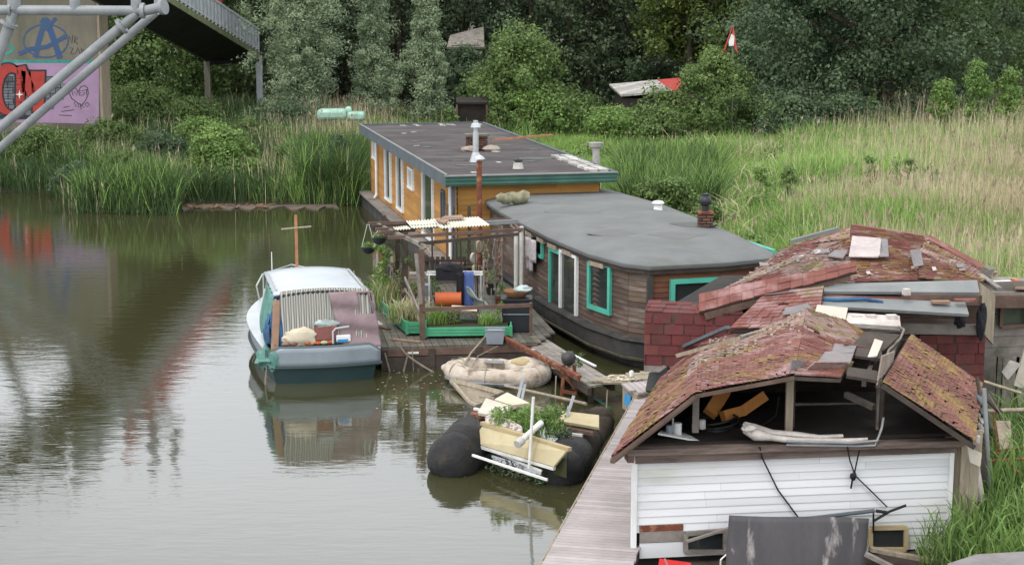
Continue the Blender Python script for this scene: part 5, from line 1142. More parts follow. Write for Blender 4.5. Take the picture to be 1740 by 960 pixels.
for sx in (-.6, .6):
    m = MB(); m.tube((q.x+sx, q.y-.25, z1), (q.x+sx, q.y+.25, DZ), .012, n=6); m.build('leg', 'white_paint', t); m = MB(); m.tube((q.x+sx, q.y+.25, z1), (q.x+sx, q.y-.25, DZ), .012, n=6); m.build('leg', 'white_paint', t)
m = MB(); m.box((q.x-.12, q.y-.1, z1+.02), (.62, .34, .3)); m.ball((q.x-.12, q.y-.1, z1+.12), (.3, .2, .14), 14, 8, .3, 3); bgk = m.build('travel_bag', 'black_cloth', label='black travel bag lying on the drying rack', cat='bag', bevel=.04)
m = MB(); m.grid(lambda u, v: Vector((q.x+.22+.22*u, q.y-.3+.02*math.sin(u*9), .85+.86*v)), 8, 8); m.build('blue_towel', 'blue_cloth', solid=.015, smooth=True, label='blue towel hanging over the right end of the drying rack', cat='towel')
m = MB(); m.grid(lambda u, v: Vector((q.x+.05+.17*u, q.y-.36+.02*math.sin(u*9), .9+.8*v)), 8, 8); m.build('black_garment', 'black_cloth', solid=.015, smooth=True, label='black garment hanging left of the blue towel', cat='garment')
a = P(800, 520, z=.95); m = MB(); m.grid(lambda u, v: Vector((a.x-.1+.5*u, a.y+.1+.2*v, 1.38-.75*u*(.6+.4*v)-.15*v+.04*math.sin(9*u+5*v))), 12, 10); m.build('plastic_sheet', 'pale_sheet', solid=.015, smooth=True, label='crumpled pale green plastic sheet right of the blue towel', cat='sheet')
a = P(782, 540, z=DZ+.35); m = MB(); m.grid(lambda u, v: Vector((a.x+.3*math.cos(math.pi*u)*-1+.1, a.y+.2-.3*v, DZ+.2+.3*math.sin(math.pi*u)**.6)), 14, 4); m.build('curved_hood', 'brown_wood', solid=.02, smooth=True, label='brown curved hood with a pale lid behind the long planter', cat='hood')
m = MB(); m.slab([Vector((a.x-.2, a.y-.0, DZ+.53)), Vector((a.x+.38, a.y-.0, DZ+.5)), Vector((a.x+.36, a.y+.3, DZ+.54)), Vector((a.x-.2, a.y+.3, DZ+.57))], .025); m.build('loose_board', 'cushion', label='pale board lying on the brown curved hood', cat='board')
# round discs and trinkets hanging on the barge side by the pergola
for i, (px, py, r, mm, lab) in enumerate(((812, 419, .15, 'weathered_pale', 'pale round tray hanging above the deck by the barge wall'), (803, 438, .13, 'ply_pale', 'small pale disc below the round tray'), (808, 455, .09, 'cream_board', 'cream bottle hanging below the small disc'))):
    q = P(px, py, Y=40.6); m = MB(); 
    if i < 2: m.tube((q.x, q.y, q.z), (q.x+.05, q.y-.03, q.z), r, n=20)
    else: m.lathe((q.x, q.y, q.z-.16), [(.03, 0), (.08, .02), (.09, .2), (.03, .27), (.03, .32)], 12)
    m.build('hanging_tray' if i < 2 else 'hanging_bottle', mm, smooth=True, label=lab, cat='tray' if i < 2 else 'bottle')
r_ = random.Random(5)
sn = thing('hanging_string', (.0, 39.5, DZ), 'dry creepers and strings of trinkets hanging from the pergola by the barge', 'creeper')
for i, (px, pz0, pz1) in enumerate(((846, 1.2, 2.4), (838, 1.0, 2.35), (850, 1.4, 2.45), (822, 1.5, 2.3), (828, 1.2, 2.3))):
    Y = 39.3-.25*i; x = (px-870)/FPX*Y; m = MB(); pts = [Vector((x+.03*math.sin(k*1.7+i), Y, pz0+(pz1-pz0)*k/9)) for k in range(10)]; m.path(pts, .012, 5)
    for p in pts: m.ball(p, (.035*r_.uniform(.5, 1.3),)*3, 7, 5, .4, i)
    m.build('string', 'weathered_pale' if i % 2 else 'cardboard', sn)
# fallen boards left side of the deck
for i, (px, py, l, a, mm, lab) in enumerate(((642, 548, .55, 1.9, 'foam_white', 'white board lying on the left edge of the deck'), (652, 556, .45, 2.2, 'brown_wood', 'brown offcut beside the white board'), (690, 578, .7, -.45, 'cardboard', 'reddish plank lying in front of the middle planter'))):
    q = P(px, py, z=DZ+.03); MB().box((q.x, q.y, DZ+.02), (l, .12, .03), rz=a).build('loose_board', mm, label=lab, cat='board')

# clutter standing about the deck
for i, (px, py, r, h, mm, lab) in enumerate(((700, 515, .13, .24, 'rust', 'terracotta pot beside the dark inner post'), (745, 520, .12, .22, 'rust', 'terracotta pot below the black travel bag'), (835, 500, .16, .3, 'plastic_black', 'black tub under the hanging strings'), (728, 500, .15, .26, 'plastic_grey', 'grey bucket behind the orange barrel'), (850, 520, .13, .22, 'rust', 'terracotta pot near the black storage box'))):
    q = P(px, py, z=DZ); t = thing('plant_pot', (q.x, q.y, DZ), lab, 'pot', 'pots on the deck'); MB().lathe((q.x, q.y, DZ), [(r*.7, 0), (r, h*.85), (r*1.08, h*.86), (r*1.08, h), (r*.85, h*.9)], 14).build('pot', mm, t, smooth=True)
    leafy('foliage', [(q.x+rnd.uniform(-.1, .1), q.y+rnd.uniform(-.1, .1), DZ+h+.08+.1*k) for k in range(3)], .12, 50, .07, 'leaf_mid' if i % 2 else 'leaf_light', t, 60+i)
for i, (px, py, sx, sy, sz, mm, lab) in enumerate(((815, 480, .9, .35, .42, 'dark_wood', 'dark wooden bench at the back of the deck'), (770, 478, .6, .5, .5, 'brown_wood', 'brown slatted crate at the back of the deck'), (712, 488, .5, .4, .36, 'grey_wood', 'grey wooden crate behind the inner posts'))):
    q = P(px, py, z=DZ); t = thing('bench' if i == 0 else 'wooden_crate', (q.x, q.y, DZ), lab, 'bench' if i == 0 else 'crate'); m = MB()
    for k in range(4): m.box((q.x, q.y-sy/2+sy*(k+.5)/4, DZ+sz), (sx, sy/4-.02, .03), rz=0)
    m.build('top_slats', mm, t)
    for a in (-1, 1):
        for b in (-1, 1): MB().box((q.x+a*(sx/2-.04), q.y+b*(sy/2-.04), DZ+sz/2), (.05, .05, sz)).build('leg', mm, t)
    if i: 
        m = MB()
        for k in range(3): m.box((q.x, q.y-sy/2, DZ+.06+k*sz*.32), (sx, .02, sz*.22))
        m.build('side_slats', mm, t)
m = MB(); q = P(752, 452, z=.9); 
for k in range(9): m.beam((q.x-.55+.14*k, q.y, DZ), (q.x-.55+.14*k, q.y, 1.15), .1, .025, up=(0, 1, 0))
m.beam((q.x-.65, q.y-.03, 1.05), (q.x+.65, q.y-.03, 1.05), .05, .06); m.build('low_fence', 'dark_wood', label='low dark picket panel at the back of the pergola', cat='fence')

for i, (q, z0, z1, n) in enumerate(((c_2, 1.0, 2.3, 9), (c_3, 1.2, 2.45, 8), (c_4, .9, 1.9, 7), (c_b, 1.3, 2.3, 6))):
    leafy('climber', [(q.x+rnd.uniform(-.12, .12), q.y+rnd.uniform(-.1, .1), z0+(z1-z0)*k/n) for k in range(n)], .11, 34, .06, 'leaf_oak' if i % 2 else 'leaf_mid', pg, 80+i)
m = MB()
for k in range(8): a_ = c_4.lerp(c_2, k/7); m.beam((a_.x, a_.y-.02, .65), (a_.x+.05*math.sin(k), a_.y-.02, 1.45), .035, .02, up=(0, 1, 0))
for z in (.8, 1.05, 1.35): m.beam((c_4.x, c_4.y-.03, z), (c_2.x, c_2.y-.03, z-.08), .02, .035)
m.build('lattice', 'dark_wood', pg)
for k, (px, py, zt_) in enumerate(((735, 500, 2.2), (770, 470, 2.4), (785, 500, 1.9), (812, 530, 1.7))):
    b = P(px, py, z=DZ); MB().beam((b.x, b.y, DZ), (b.x+.04*math.sin(k*2), b.y, zt_), .04, .04, up=(0, 1, 0)).build('thin_post', 'dark_wood', pg)
m = MB(); a = P(722, 545, z=DZ); m.path([(a.x, a.y, .6), (a.x+.15, a.y+.1, 1.0), (a.x+.12, a.y+.3, 1.4)], .02, 6); m.path([(a.x+.1, a.y, .6), (a.x-.1, a.y+.2, 1.1)], .015, 6); m.build('driftwood_stick', 'grey_wood', label='bare twisted stick leaning behind the front post', cat='stick')
# ------------------------------------------------------------------ gangway of boards between the deck and the jetty
GZ_ = .42
g = thing('gangway', (1.6, 34, 0), 'weathered grey plank gangway beside the barge hull', 'gangway')
gp = [P(876, 572, z=GZ_), P(1002, 656, z=GZ_), P(1042, 648, z=GZ_), P(972, 600, z=GZ_), P(905, 563, z=GZ_)]
gp2 = [(p.x, p.y) for p in gp]; dgn = (gp[1]-gp[0]).normalized()
planks('boards', 'grey_wood', gp2, (dgn.x, dgn.y), GZ_, .15, g)
m = MB(); m.beam(gp[0]-Vector((0, 0, .12)), gp[1]-Vector((0, 0, .12)), .08, .14); m.beam(gp[4]-Vector((0, 0, .12)), gp[2]-Vector((0, 0, .12)), .08, .14); m.build('bearer', 'dark_wood', g)
for t in (.05, .5, .93):
    q = gp[0].lerp(gp[1], t)+Vector((.15, .12, 0)); MB().box((q.x, q.y, 0), (.1, .1, .7)).build('leg', 'dark_wood', g)
gp3 = [P(1000, 650, z=.44), P(1062, 652, z=.44), P(1112, 643, z=.44), P(1108, 632, z=.44), P(1035, 640, z=.44)]
g2 = thing('cross_gangway', (2.1, 32.3, 0), 'short pale board walkway strewn with litter, leading to the jetty', 'gangway'); planks('boards', 'weathered_pale', [(p.x, p.y) for p in gp3], (1, .03), .47, .14, g2)
m = MB()
for i in range(26):
    q = P(rnd.uniform(1035, 1085), rnd.uniform(639, 647), z=.48); m.ball((q.x, q.y, .49), (rnd.uniform(.02, .06), rnd.uniform(.02, .05), .02), 6, 4, .5, i)
m.build('leaf_litter', 'cushion', label='heap of fallen leaves and litter on the short walkway', cat='litter', kind='stuff')
q = P(1073, 640, z=.48); MB().lathe((q.x, q.y, .475), [(.04, 0), (.05, .1), (.03, .13)], 10).build('white_cup', 'white_paint', smooth=True, label='small white cup standing at the end of the litter', cat='cup')
# white blocks along the gangway edge
for i, (px, py, s) in enumerate(((903, 597, .14), (914, 606, .18), (930, 613, .14), (943, 622, .12))):
    q = P(px, py, z=.46); MB().box((q.x, q.y, .46), (s, s*.8, .1), rz=-.6+rnd.uniform(-.2, .2)).build('foam_block', 'foam_white', label=('topmost', 'second', 'third', 'lowest')[i]+' white block in the row beside the gangway', cat='block', group='white blocks along the gangway', bevel=.01)
q0, q1 = P(1005, 618, z=.46), P(980, 606, z=.46); MB().beam(P(972, 602, z=.47), P(1012, 622, z=.47), .05, .03).build('white_batten', 'white_paint', label='thin white batten lying along the hull side of the gangway', cat='batten')
r_ = np.random.RandomState(8)
x, y = [], []
for i in range(160): q = P(r_.uniform(955, 990), r_.uniform(600, 625), z=GZ_); x.append(q.x); y.append(q.y)
np_mesh('dead_weeds', blades(np.array(x), np.array(y), np.full(160, GZ_), r_.uniform(.03, .12, 160), np.full(160, .03), r_.uniform(.6, 1.2, 160), r_), 4, 'reed_deep', kind='stuff', label='trampled weeds on the gangway boards', cat='weeds')
# long rusty beam and rusty trestle
m = MB(); a, b = P(812+36, 568, z=.62), P(985, 640, z=.55); m.beam(a, b, .09, .05); m.beam(a-Vector((0, 0, .05)), b-Vector((0, 0, .05)), .03, .08); m.build('rusty_beam', 'rust', label='long rusty steel beam running down past the inflatable dinghy', cat='beam')
t = thing('rusty_trestle', (*P(966, 672, z=0)[:2], 0), 'rusty steel trestle with a dark round head beside the gangway', 'trestle'); c = P(966, 672, z=0)
for sx in (-.14, .16): MB().beam((c.x+sx, c.y, -.1), (c.x+sx*.7, c.y+.05, .62), .07, .07, up=(0, 1, 0)).build('leg', 'rust', t)
m = MB(); m.beam((c.x-.14, c.y-.04, .1), (c.x+.16, c.y-.04, .06), .05, .06); m.beam((c.x-.13, c.y-.02, .5), (c.x+.12, c.y-.02, .15), .05, .05); m.build('crosspiece', 'rust', t)
MB().ball((c.x, c.y+.05, .76), (.15, .15, .15), 14, 10, .15).build('round_head', 'felt_patch', t, smooth=True)
for px, py in ((945, 640), (1032, 665)):
    q = P(px, py, z=.4); MB().tube((q.x, q.y, .42), (q.x-.02, q.y, -.1), .015, n=6).build('hanging_rope', 'weathered_pale', label='frayed rope hanging %s the gangway' % ('beside the rusty trestle from' if px < 1000 else 'from the far end of'), cat='rope')

# ------------------------------------------------------------------ cream inflatable dinghy
c = P(845, 640, z=.1); dg = thing('inflatable_dinghy', (c.x, c.y, 0), 'dirty cream inflatable dinghy tied up in front of the deck', 'dinghy', rz=R(-8))
def dsh(t):   # closed outline of the tube centre: rounded bow to the left, blunt stern to the right
    return t
pts = []; rr = []
for a in np.linspace(150, -150, 25):
    pass
N_ = 34
for i in range(N_):
    a = 2*math.pi*i/N_; ex_ = 1.0*abs(math.cos(a))**.75*(1 if math.cos(a) > 0 else -1); ey = .48*abs(math.sin(a))**.8*(1 if math.sin(a) > 0 else -1)
    if ex_ < -.55: ey *= .85
    pts.append(Vector((ex_*.93, ey, .18+.1*max(0, -ex_-.4)))); rr.append(.195 if ex_ < .5 else .215)
m = MB(); m.path([pts[int(i/2) % N_].lerp(pts[(int(i/2)+1) % N_], .5*(i % 2)) for i in range(2*N_)], [rr[int(i/2)] for i in range(2*N_)], 20, closed=True)
for i, v in enumerate(m.v): m.v[i] = v*(1+.0)+Vector((.03*mnoise.noise(v*3), .04*mnoise.noise(v*3+Vector((5, 0, 0))), .05*mnoise.noise(v*2.2+Vector((0, 9, 0)))-.012*abs(math.sin(v.x*9))))
m.build('tube', 'dinghy_cream', dg, world=False, smooth=True)
for i in (3, 9, 14, 20, 25, 31):
    d_ = pts[(i+1) % N_]-pts[i-1]; u_, v_ = perp(d_); m = MB(); m.path([pts[i]+(u_*math.cos(t)+v_*math.sin(t))*(rr[i]+.004) for t in np.linspace(0, 2*math.pi, 21)[:-1]], .012, 5, closed=True); m.build('seam_band', 'weathered_pale', dg, world=False)
m = MB(); m.path([Vector((p.x*1.17, p.y*1.36, .1)) for p in pts], .028, 8, closed=True); m.build('rubbing_strip', 'plastic_grey', dg, world=False, smooth=True)
m = MB(); m.path([Vector((p.x*1.06, p.y*1.13, p.z+.17+.02*math.sin(i*2.1))) for i, p in enumerate(pts)], .012, 6, closed=True); m.build('grab_line', 'rope', dg, world=False)
m = MB(); m.prism([(p.x*.85, p.y*.8) for p in pts], .1, .15); m.build('floor', 'dinghy_cream', dg, world=False)
m = MB(); m.ball((.55, .12, .3), (.42, .34, .2), 18, 10, .12, 4); m.build('stern_bolster', 'dinghy_cream', dg, world=False, smooth=True)
m = MB(); m.ball((.5, .0, .42), (.22, .18, .1), 16, 8, .1, 6); m.build('sag_patch', 'cream_edge', dg, world=False, smooth=True)
m = MB(); m.box((-.1, .22, .36), (.42, .2, .04)); m.build('seat', 'flashing', dg, world=False, bevel=.02)
m = MB(); m.ball((-1.1, 0, .26), (.1, .09, .08), 10, 8); m.build('bow_ring', 'dinghy_cream', dg, world=False, smooth=True)
MB().path([P(833, 562, z=.62), P(800, 600, z=.5), P(770, 650, z=.1)], .02, 7).build('boat_pole', 'weathered_pale', label='thin pale pole leaning across the bow of the dinghy', cat='pole')
MB().path([P(846, 588, z=.5), P(812, 605, z=.42), P(800, 628, z=.3), P(797, 660, z=-.05)], .012, 6).build('mooring_rope', 'rope', label='grey mooring rope slung over the dinghy bow', cat='rope')
# half-sunk dinghy shell behind the raft
m = MB(); A_ = [P(768, 648, z=.12), P(800, 655, z=.16), P(850, 668, z=.18), P(885, 690, z=.1), P(850, 705, z=.02), P(800, 685, z=.02)]
m.path([A_[0], A_[1], A_[2], A_[3], P(940, 700, z=.05)], .07, 8); m.path([A_[0], A_[5], A_[4]], .05, 8); m.add(A_, [tuple(range(6))]); m.build('sunken_dinghy', 'weathered_pale', smooth=True, label='half sunk pale dinghy shell behind the rubber raft', cat='dinghy')

# ------------------------------------------------------------------ rubber raft with planks and plants
rf_ = thing('rubber_raft', (.2, 28.8, 0), 'derelict raft of two black rubber tubes with cream boxes and poles on it', 'raft')
def tubep(pp, name, mm, n=20, seed=0):
    pts = [P(a, b, z=z) for a, b, z, r in pp]; rad = [r for *_, r in pp]
    # smooth resample
    K = len(pts); out, ro_ = [], []
    for i in range(K-1):
        for s in np.linspace(0, 1, 7)[:-1]:
            p0, p1, p2, p3 = pts[max(i-1, 0)], pts[i], pts[i+1], pts[min(i+2, K-1)]; s = float(s)
            out.append(.5*((2*p1)+(p2-p0)*s+(2*p0-5*p1+4*p2-p3)*s*s+(3*p1-p0-3*p2+p3)*s**3)); ro_.append(rad[i]+(rad[i+1]-rad[i])*s)
    out.append(pts[-1]); ro_.append(rad[-1]); m = MB(); m.path(out, ro_, n)
    if 'cap' in name: q_ = out[6]; m.ball(q_, (rad[2]*.98, rad[2]*1.05, rad[2]*.98), 22, 14)
    for i, v in enumerate(m.v): m.v[i] = v+Vector((0, 0, 1))*(.10*mnoise.noise(v*1.9+Vector((seed, 0, 0)))-.035*abs(mnoise.noise(v*4.3)))+Vector((1, .5, 0))*.06*mnoise.noise(v*3+Vector((0, seed, 4)))
    return m.build(name, mm, rf_, smooth=True)
lt_ = tubep(((793, 758, .14, .38), (812, 733, .08, .36), (835, 707, .04, .33), (850, 693, .02, .28), (862, 683, .0, .2)), 'left_tube', 'rubber_algae', seed=1)
tubep(((768, 783, .2, .30), (771, 779, .21, .40), (777, 773, .22, .45), (785, 765, .24, .47), (797, 752, .23, .43), (803, 744, .2, .3)), 'left_end_cap', 'rubber_black', seed=2)
tubep(((978, 780, .1, .3), (990, 760, .08, .29), (1008, 735, .08, .27), (1022, 718, .1, .23), (1014, 712, .22, .2), (985, 712, .2, .14)), 'right_tube', 'rubber_algae', seed=3)
tubep(((950, 802, .16, .2), (955, 797, .18, .33), (961, 791, .2, .385), (972, 780, .2, .39), (980, 770, .2, .3), (984, 764, .2, .2)), 'right_end_cap', 'rubber_black', seed=5)
for (a_, b_, z_, rr_) in ((826, 717, .05, .345), (998, 748, .08, .285)):
    c_ = P(a_, b_, z=z_); u_ = Vector((.9, -.35 if a_ < 900 else -.45, 0)).normalized(); m = MB(); m.path([c_+(u_*math.cos(t)+Vector((0, 0, 1))*math.sin(t))*rr_ for t in np.linspace(-.4, math.pi+.4, 22)], .009, 6); m.build('seam_band', 'rubber_black', rf_)
for (x_, y_, Y_, w2, h2) in ((778, 790, 26.9, .2, .22), (960, 806, 26.6, .17, .18)):
    c_ = P(x_, y_, Y=Y_); m = MB(); m.slab([c_+Vector((-w2, 0, -h2)), c_+Vector((w2*.7, -.05, -h2)), c_+Vector((w2*.6, .1, h2)), c_+Vector((-w2*.2, .12, h2))], .03); m.build('end_flap', 'rubber_algae', rf_)
q = P(820, 700, z=.48); m = MB(); m.ball((q.x, q.y, .44), (.2, .32, .06), 14, 6, .5, 2); m.build('red_patch', 'rust', rf_, smooth=True)
q = P(783, 690+25, z=.55); 
# frame and cream planter boxes
def RB(a, b, w, h, mm, name, **k): m = MB(); m.beam(a, b, w, h); return m.build(name, mm, rf_, **k)
RB(P(803, 773, z=.42), P(930, 815, z=.36), .035, .035, 'pvc_white', 'front_rail'); RB(P(835, 766, z=.3), P(920, 800, z=.28), .03, .03, 'pvc_white', 'lower_rail')
m = MB(); f0, f1, f2, f3 = P(803, 752, z=.42), P(942, 793, z=.38), P(963, 767, z=.66), P(822, 722, z=.70)
m.slab([f0, f1, f2, f3], .04); m.build('cream_panel', 'cream_board', rf_)
RB(f3+Vector((-.03, .02, .03)), f2+Vector((.05, .02, .03)), .09, .06, 'cream_edge', 'panel_rim'); RB(f0-Vector((0, 0, .03)), f1-Vector((0, 0, .03)), .06, .05, 'pvc_white', 'panel_foot')
m = MB(); b0, b1 = f3+Vector((.1, .75, -.25)), f2+Vector((.05, .85, -.25)); m.prism([(f3.x, f3.y+.05), (f2.x, f2.y+.05), (b1.x, b1.y), (b0.x, b0.y)], .2, .52); m.build('soil_bed', 'soil', rf_)
m = MB(); m.slab([P(812, 703, z=.55), P(858, 712, z=.55), P(868, 692, z=.62), P(826, 678, z=.66)], .05); m.build('white_board', 'ply_pale', rf_)
RB(P(806, 694, z=.5), P(866, 709, z=.5), .05, .04, 'pvc_white', 'board_edge'); RB(P(815, 674, z=.6), P(840, 677, z=.6), .04, .04, 'weathered_pale', 'batten')
m = MB(); m.slab([P(840, 680, z=.5), P(870, 690, z=.5), P(900, 686, z=.55), P(862, 668, z=.55)], .04); m.build('white_board', 'cushion', rf_)
a, b = P(826, 718, z=.72), P(886, 734, z=.70); m = MB(); m.slab([P(824, 712, z=.8), P(830, 704, z=.82), P(872, 716, z=.8), P(888, 726, z=.76), P(887, 740, z=.66), P(826, 724, z=.68)], .1); m.build('speckled_board', 'speckle', rf_, bevel=.04)
m = MB(); m.slab([P(952, 717, z=.6), P(1018, 728, z=.6), P(1018, 707, z=.7), P(955, 700, z=.7)], .05); m.build('box_lid', 'cream_board', rf_)
m = MB(); m.slab([P(956, 728, z=.5), P(1008, 738, z=.5), P(1010, 722, z=.52), P(956, 714, z=.52)], .06); m.build('box_body', 'brown_wood', rf_)
m = MB(); m.slab([P(952, 717, z=.58), P(955, 700, z=.68), P(946, 712, z=.6), P(944, 722, z=.5)], .02); m.build('box_side', 'weathered_pale', rf_)
RB(P(945, 735, z=.45), P(990, 740, z=.45), .06, .05, 'pvc_white', 'batten'); RB(P(975, 738, z=.42), P(985, 728, z=.5), .06, .05, 'pvc_white', 'batten')
# grey-white cylinder lying across, PVC stick, metal posts
m = MB(); a, b = P(880, 754, z=.72), P(920, 718, z=.95); m.tube(a, b, .052, n=14); m.build('cylinder', 'pvc_white', rf_, smooth=True)
m = MB(); m.tube(a+(a-b).normalized()*.02, a+(b-a).normalized()*.12, .072, n=14); m.build('cylinder_end', 'stone_weight', rf_, smooth=True)
m = MB(); bq = P(899, 795, z=.3); m.tube(bq, bq+Vector((.07, .1, 1.18)), .026, n=10); m.build('white_stick', 'pvc_white', rf_, smooth=True)
m = MB(); bq = P(848, 724, z=.7); m.tube(bq, bq+Vector((.1, .1, .27)), .018, n=8); m.build('short_stick', 'pvc_white', rf_)
for x0, y0, x1, y1, zz in ((877, 690, 889, 640, 1.15), (884, 690, 892, 652, 1.05), (956, 735, 967, 690, 1.1), (965, 702, 975, 672, .95)):
    bq = P(x0, y0, z=.4); tq = P(x1, y1, Y=bq.y+.1); m = MB(); m.beam(bq, tq, .05, .05, up=(0, 1, 0)); m.build('metal_post', 'steel_rail', rf_)
for sx, sy, rr_ in ((866, 688, .1),): pass
m = MB(); pts = [(p.x, p.y) for p in [P(805, 722+12, z=.6), P(818, 716+10, z=.6), P(824, 706+10, z=.6), P(812, 712+10, z=.6)]]
gx_, gy_ = (f3.x+f2.x)/2+.22, (f3.y+f2.y)/2+.62
r_ = np.random.RandomState(12); C = np.stack([gx_-.15+r_.uniform(-.55, .55, 46), gy_+r_.uniform(-.08, .4, 46), .58+r_.uniform(0, .4, 46)], 1)
wm = wmat(rf_).inverted()
leafy('green_plants', C, .13, 60, .085, 'leaf_light', rf_, 21, .28); tuft('grass_stems', (gx_-.1, gy_+.1, .5), 200, .55, .3, 'reed_green', rf_, .4, flat=(.7, .3), wd=.012)
C = np.stack([gx_+.45+r_.uniform(-.1, .1, 6), gy_-.25+r_.uniform(-.1, .1, 6), .55+r_.uniform(0, .15, 6)], 1); leafy('dark_plants', C, .09, 40, .05, 'leaf_dark', rf_, 22)
C = [(P(x_, y_, z=.12).x, P(x_, y_, z=.12).y, .1) for x_, y_ in ((840, 790), (860, 796), (880, 803), (900, 808), (850, 788), (920, 812), (870, 790))]; leafy('dead_weeds', C, .14, 70, .05, 'leaf_dark', rf_, 23)
MB().path([P(858, 655, z=.35), P(996, 686, z=.55)], .03, 8).build('long_pole', 'weathered_pale', label='long pale pole lying across behind the raft', cat='pole')

# ------------------------------------------------------------------ jetty
JZ = .42
j0, j1 = P(918, 960, z=JZ), P(1088, 658, z=JZ); jd = (j1-j0).normalized(); jn = Vector((jd.y, -jd.x, 0)); JW = 1.22
ja, jb = j0-jd*9, j1+jd*.3
jt = thing('jetty', (ja.x, ja.y, 0), 'narrow pale plank jetty running beside the white-boarded boathouse', 'jetty')
m = MB(); L_ = (jb-ja).length; k = int(L_/.118)
for i in range(k):
    c = ja+jd*(i+.5)*.118; m.beam(c+jn*rnd.uniform(-.012, .012)-Vector((0, 0, .02)), c+jn*(JW+rnd.uniform(-.012, .012))-Vector((0, 0, .02+rnd.uniform(0, .004))), .109, .035)
m.build('boards', 'jetty_board', jt)
for s in (.06, JW-.06): MB().beam(ja+jn*s-Vector((0, 0, .12)), jb+jn*s-Vector((0, 0, .12)), .08, .16).build('bearer', 'dark_wood', jt)
for i in range(9):
    q = ja+jd*(L_*(i+.3)/9)
    for s in (.1, JW-.1): p = q+jn*s; MB().tube((p.x, p.y, -.6), (p.x, p.y, JZ-.05), .07, n=8).build('pile', 'dark_wood', jt)
m = MB(); m.beam(ja-jn*.012-Vector((0, 0, .06)), jb-jn*.012-Vector((0, 0, .06)), .024, .13); m.build('edge_strip', 'weathered_pale', jt)
q = P(1082, 668, z=.3); t = thing('mooring_float', (q.x, q.y, 0), 'pale boarded float with a blue sign at the end of the jetty', 'float'); a = P(1058, 655, z=.5); b = P(1102, 652, z=.5)
m = MB(); m.prism([(a.x, a.y), (a.x+.22, a.y-.75), (b.x+.1, b.y-.6), (b.x, b.y+.1)], .05, .5); m.build('body', 'weathered_pale', t)
planks('top_boards', 'jetty_board', [(a.x-.02, a.y), (a.x+.22, a.y-.77), (b.x+.1, b.y-.6), (b.x, b.y+.1)], (.2, -1), .54, .12, t)
v0 = Vector((a.x-.012, a.y-.12, 0)); v1 = Vector((a.x+.2, a.y-.65, 0)); dv = (v1-v0)
m = MB(); o3 = Vector((-.025, -.008, 0)); m.slab([v0+dv*.3+o3+Vector((0, 0, .2)), v0+dv*.75+o3+Vector((0, 0, .2)), v0+dv*.75+o3+Vector((0, 0, .42)), v0+dv*.3+o3+Vector((0, 0, .42))], .02); m.build('blue_sign', 'blue_sign', t)

r_ = random.Random(3); m = MB()
for k in range(110):
    if k < 90: q = P(r_.uniform(640, 760), r_.uniform(600, 700), z=0)
    else: q = P(r_.uniform(690, 1000), r_.uniform(640, 860), z=0)
    s_ = r_.uniform(.015, .05); a = r_.random()*6; m.add([(q.x+s_*math.cos(a+t)*(1 if j % 2 else .6), q.y+s_*math.sin(a+t)*(1 if j % 2 else .6), .006) for j, t in enumerate((0, 1.57, 3.14, 4.71))], [(0, 1, 2, 3)])
m.build('floating_leaves', 'weathered_pale', kind='stuff', label='small leaves and scum floating between the boats', cat='leaves')
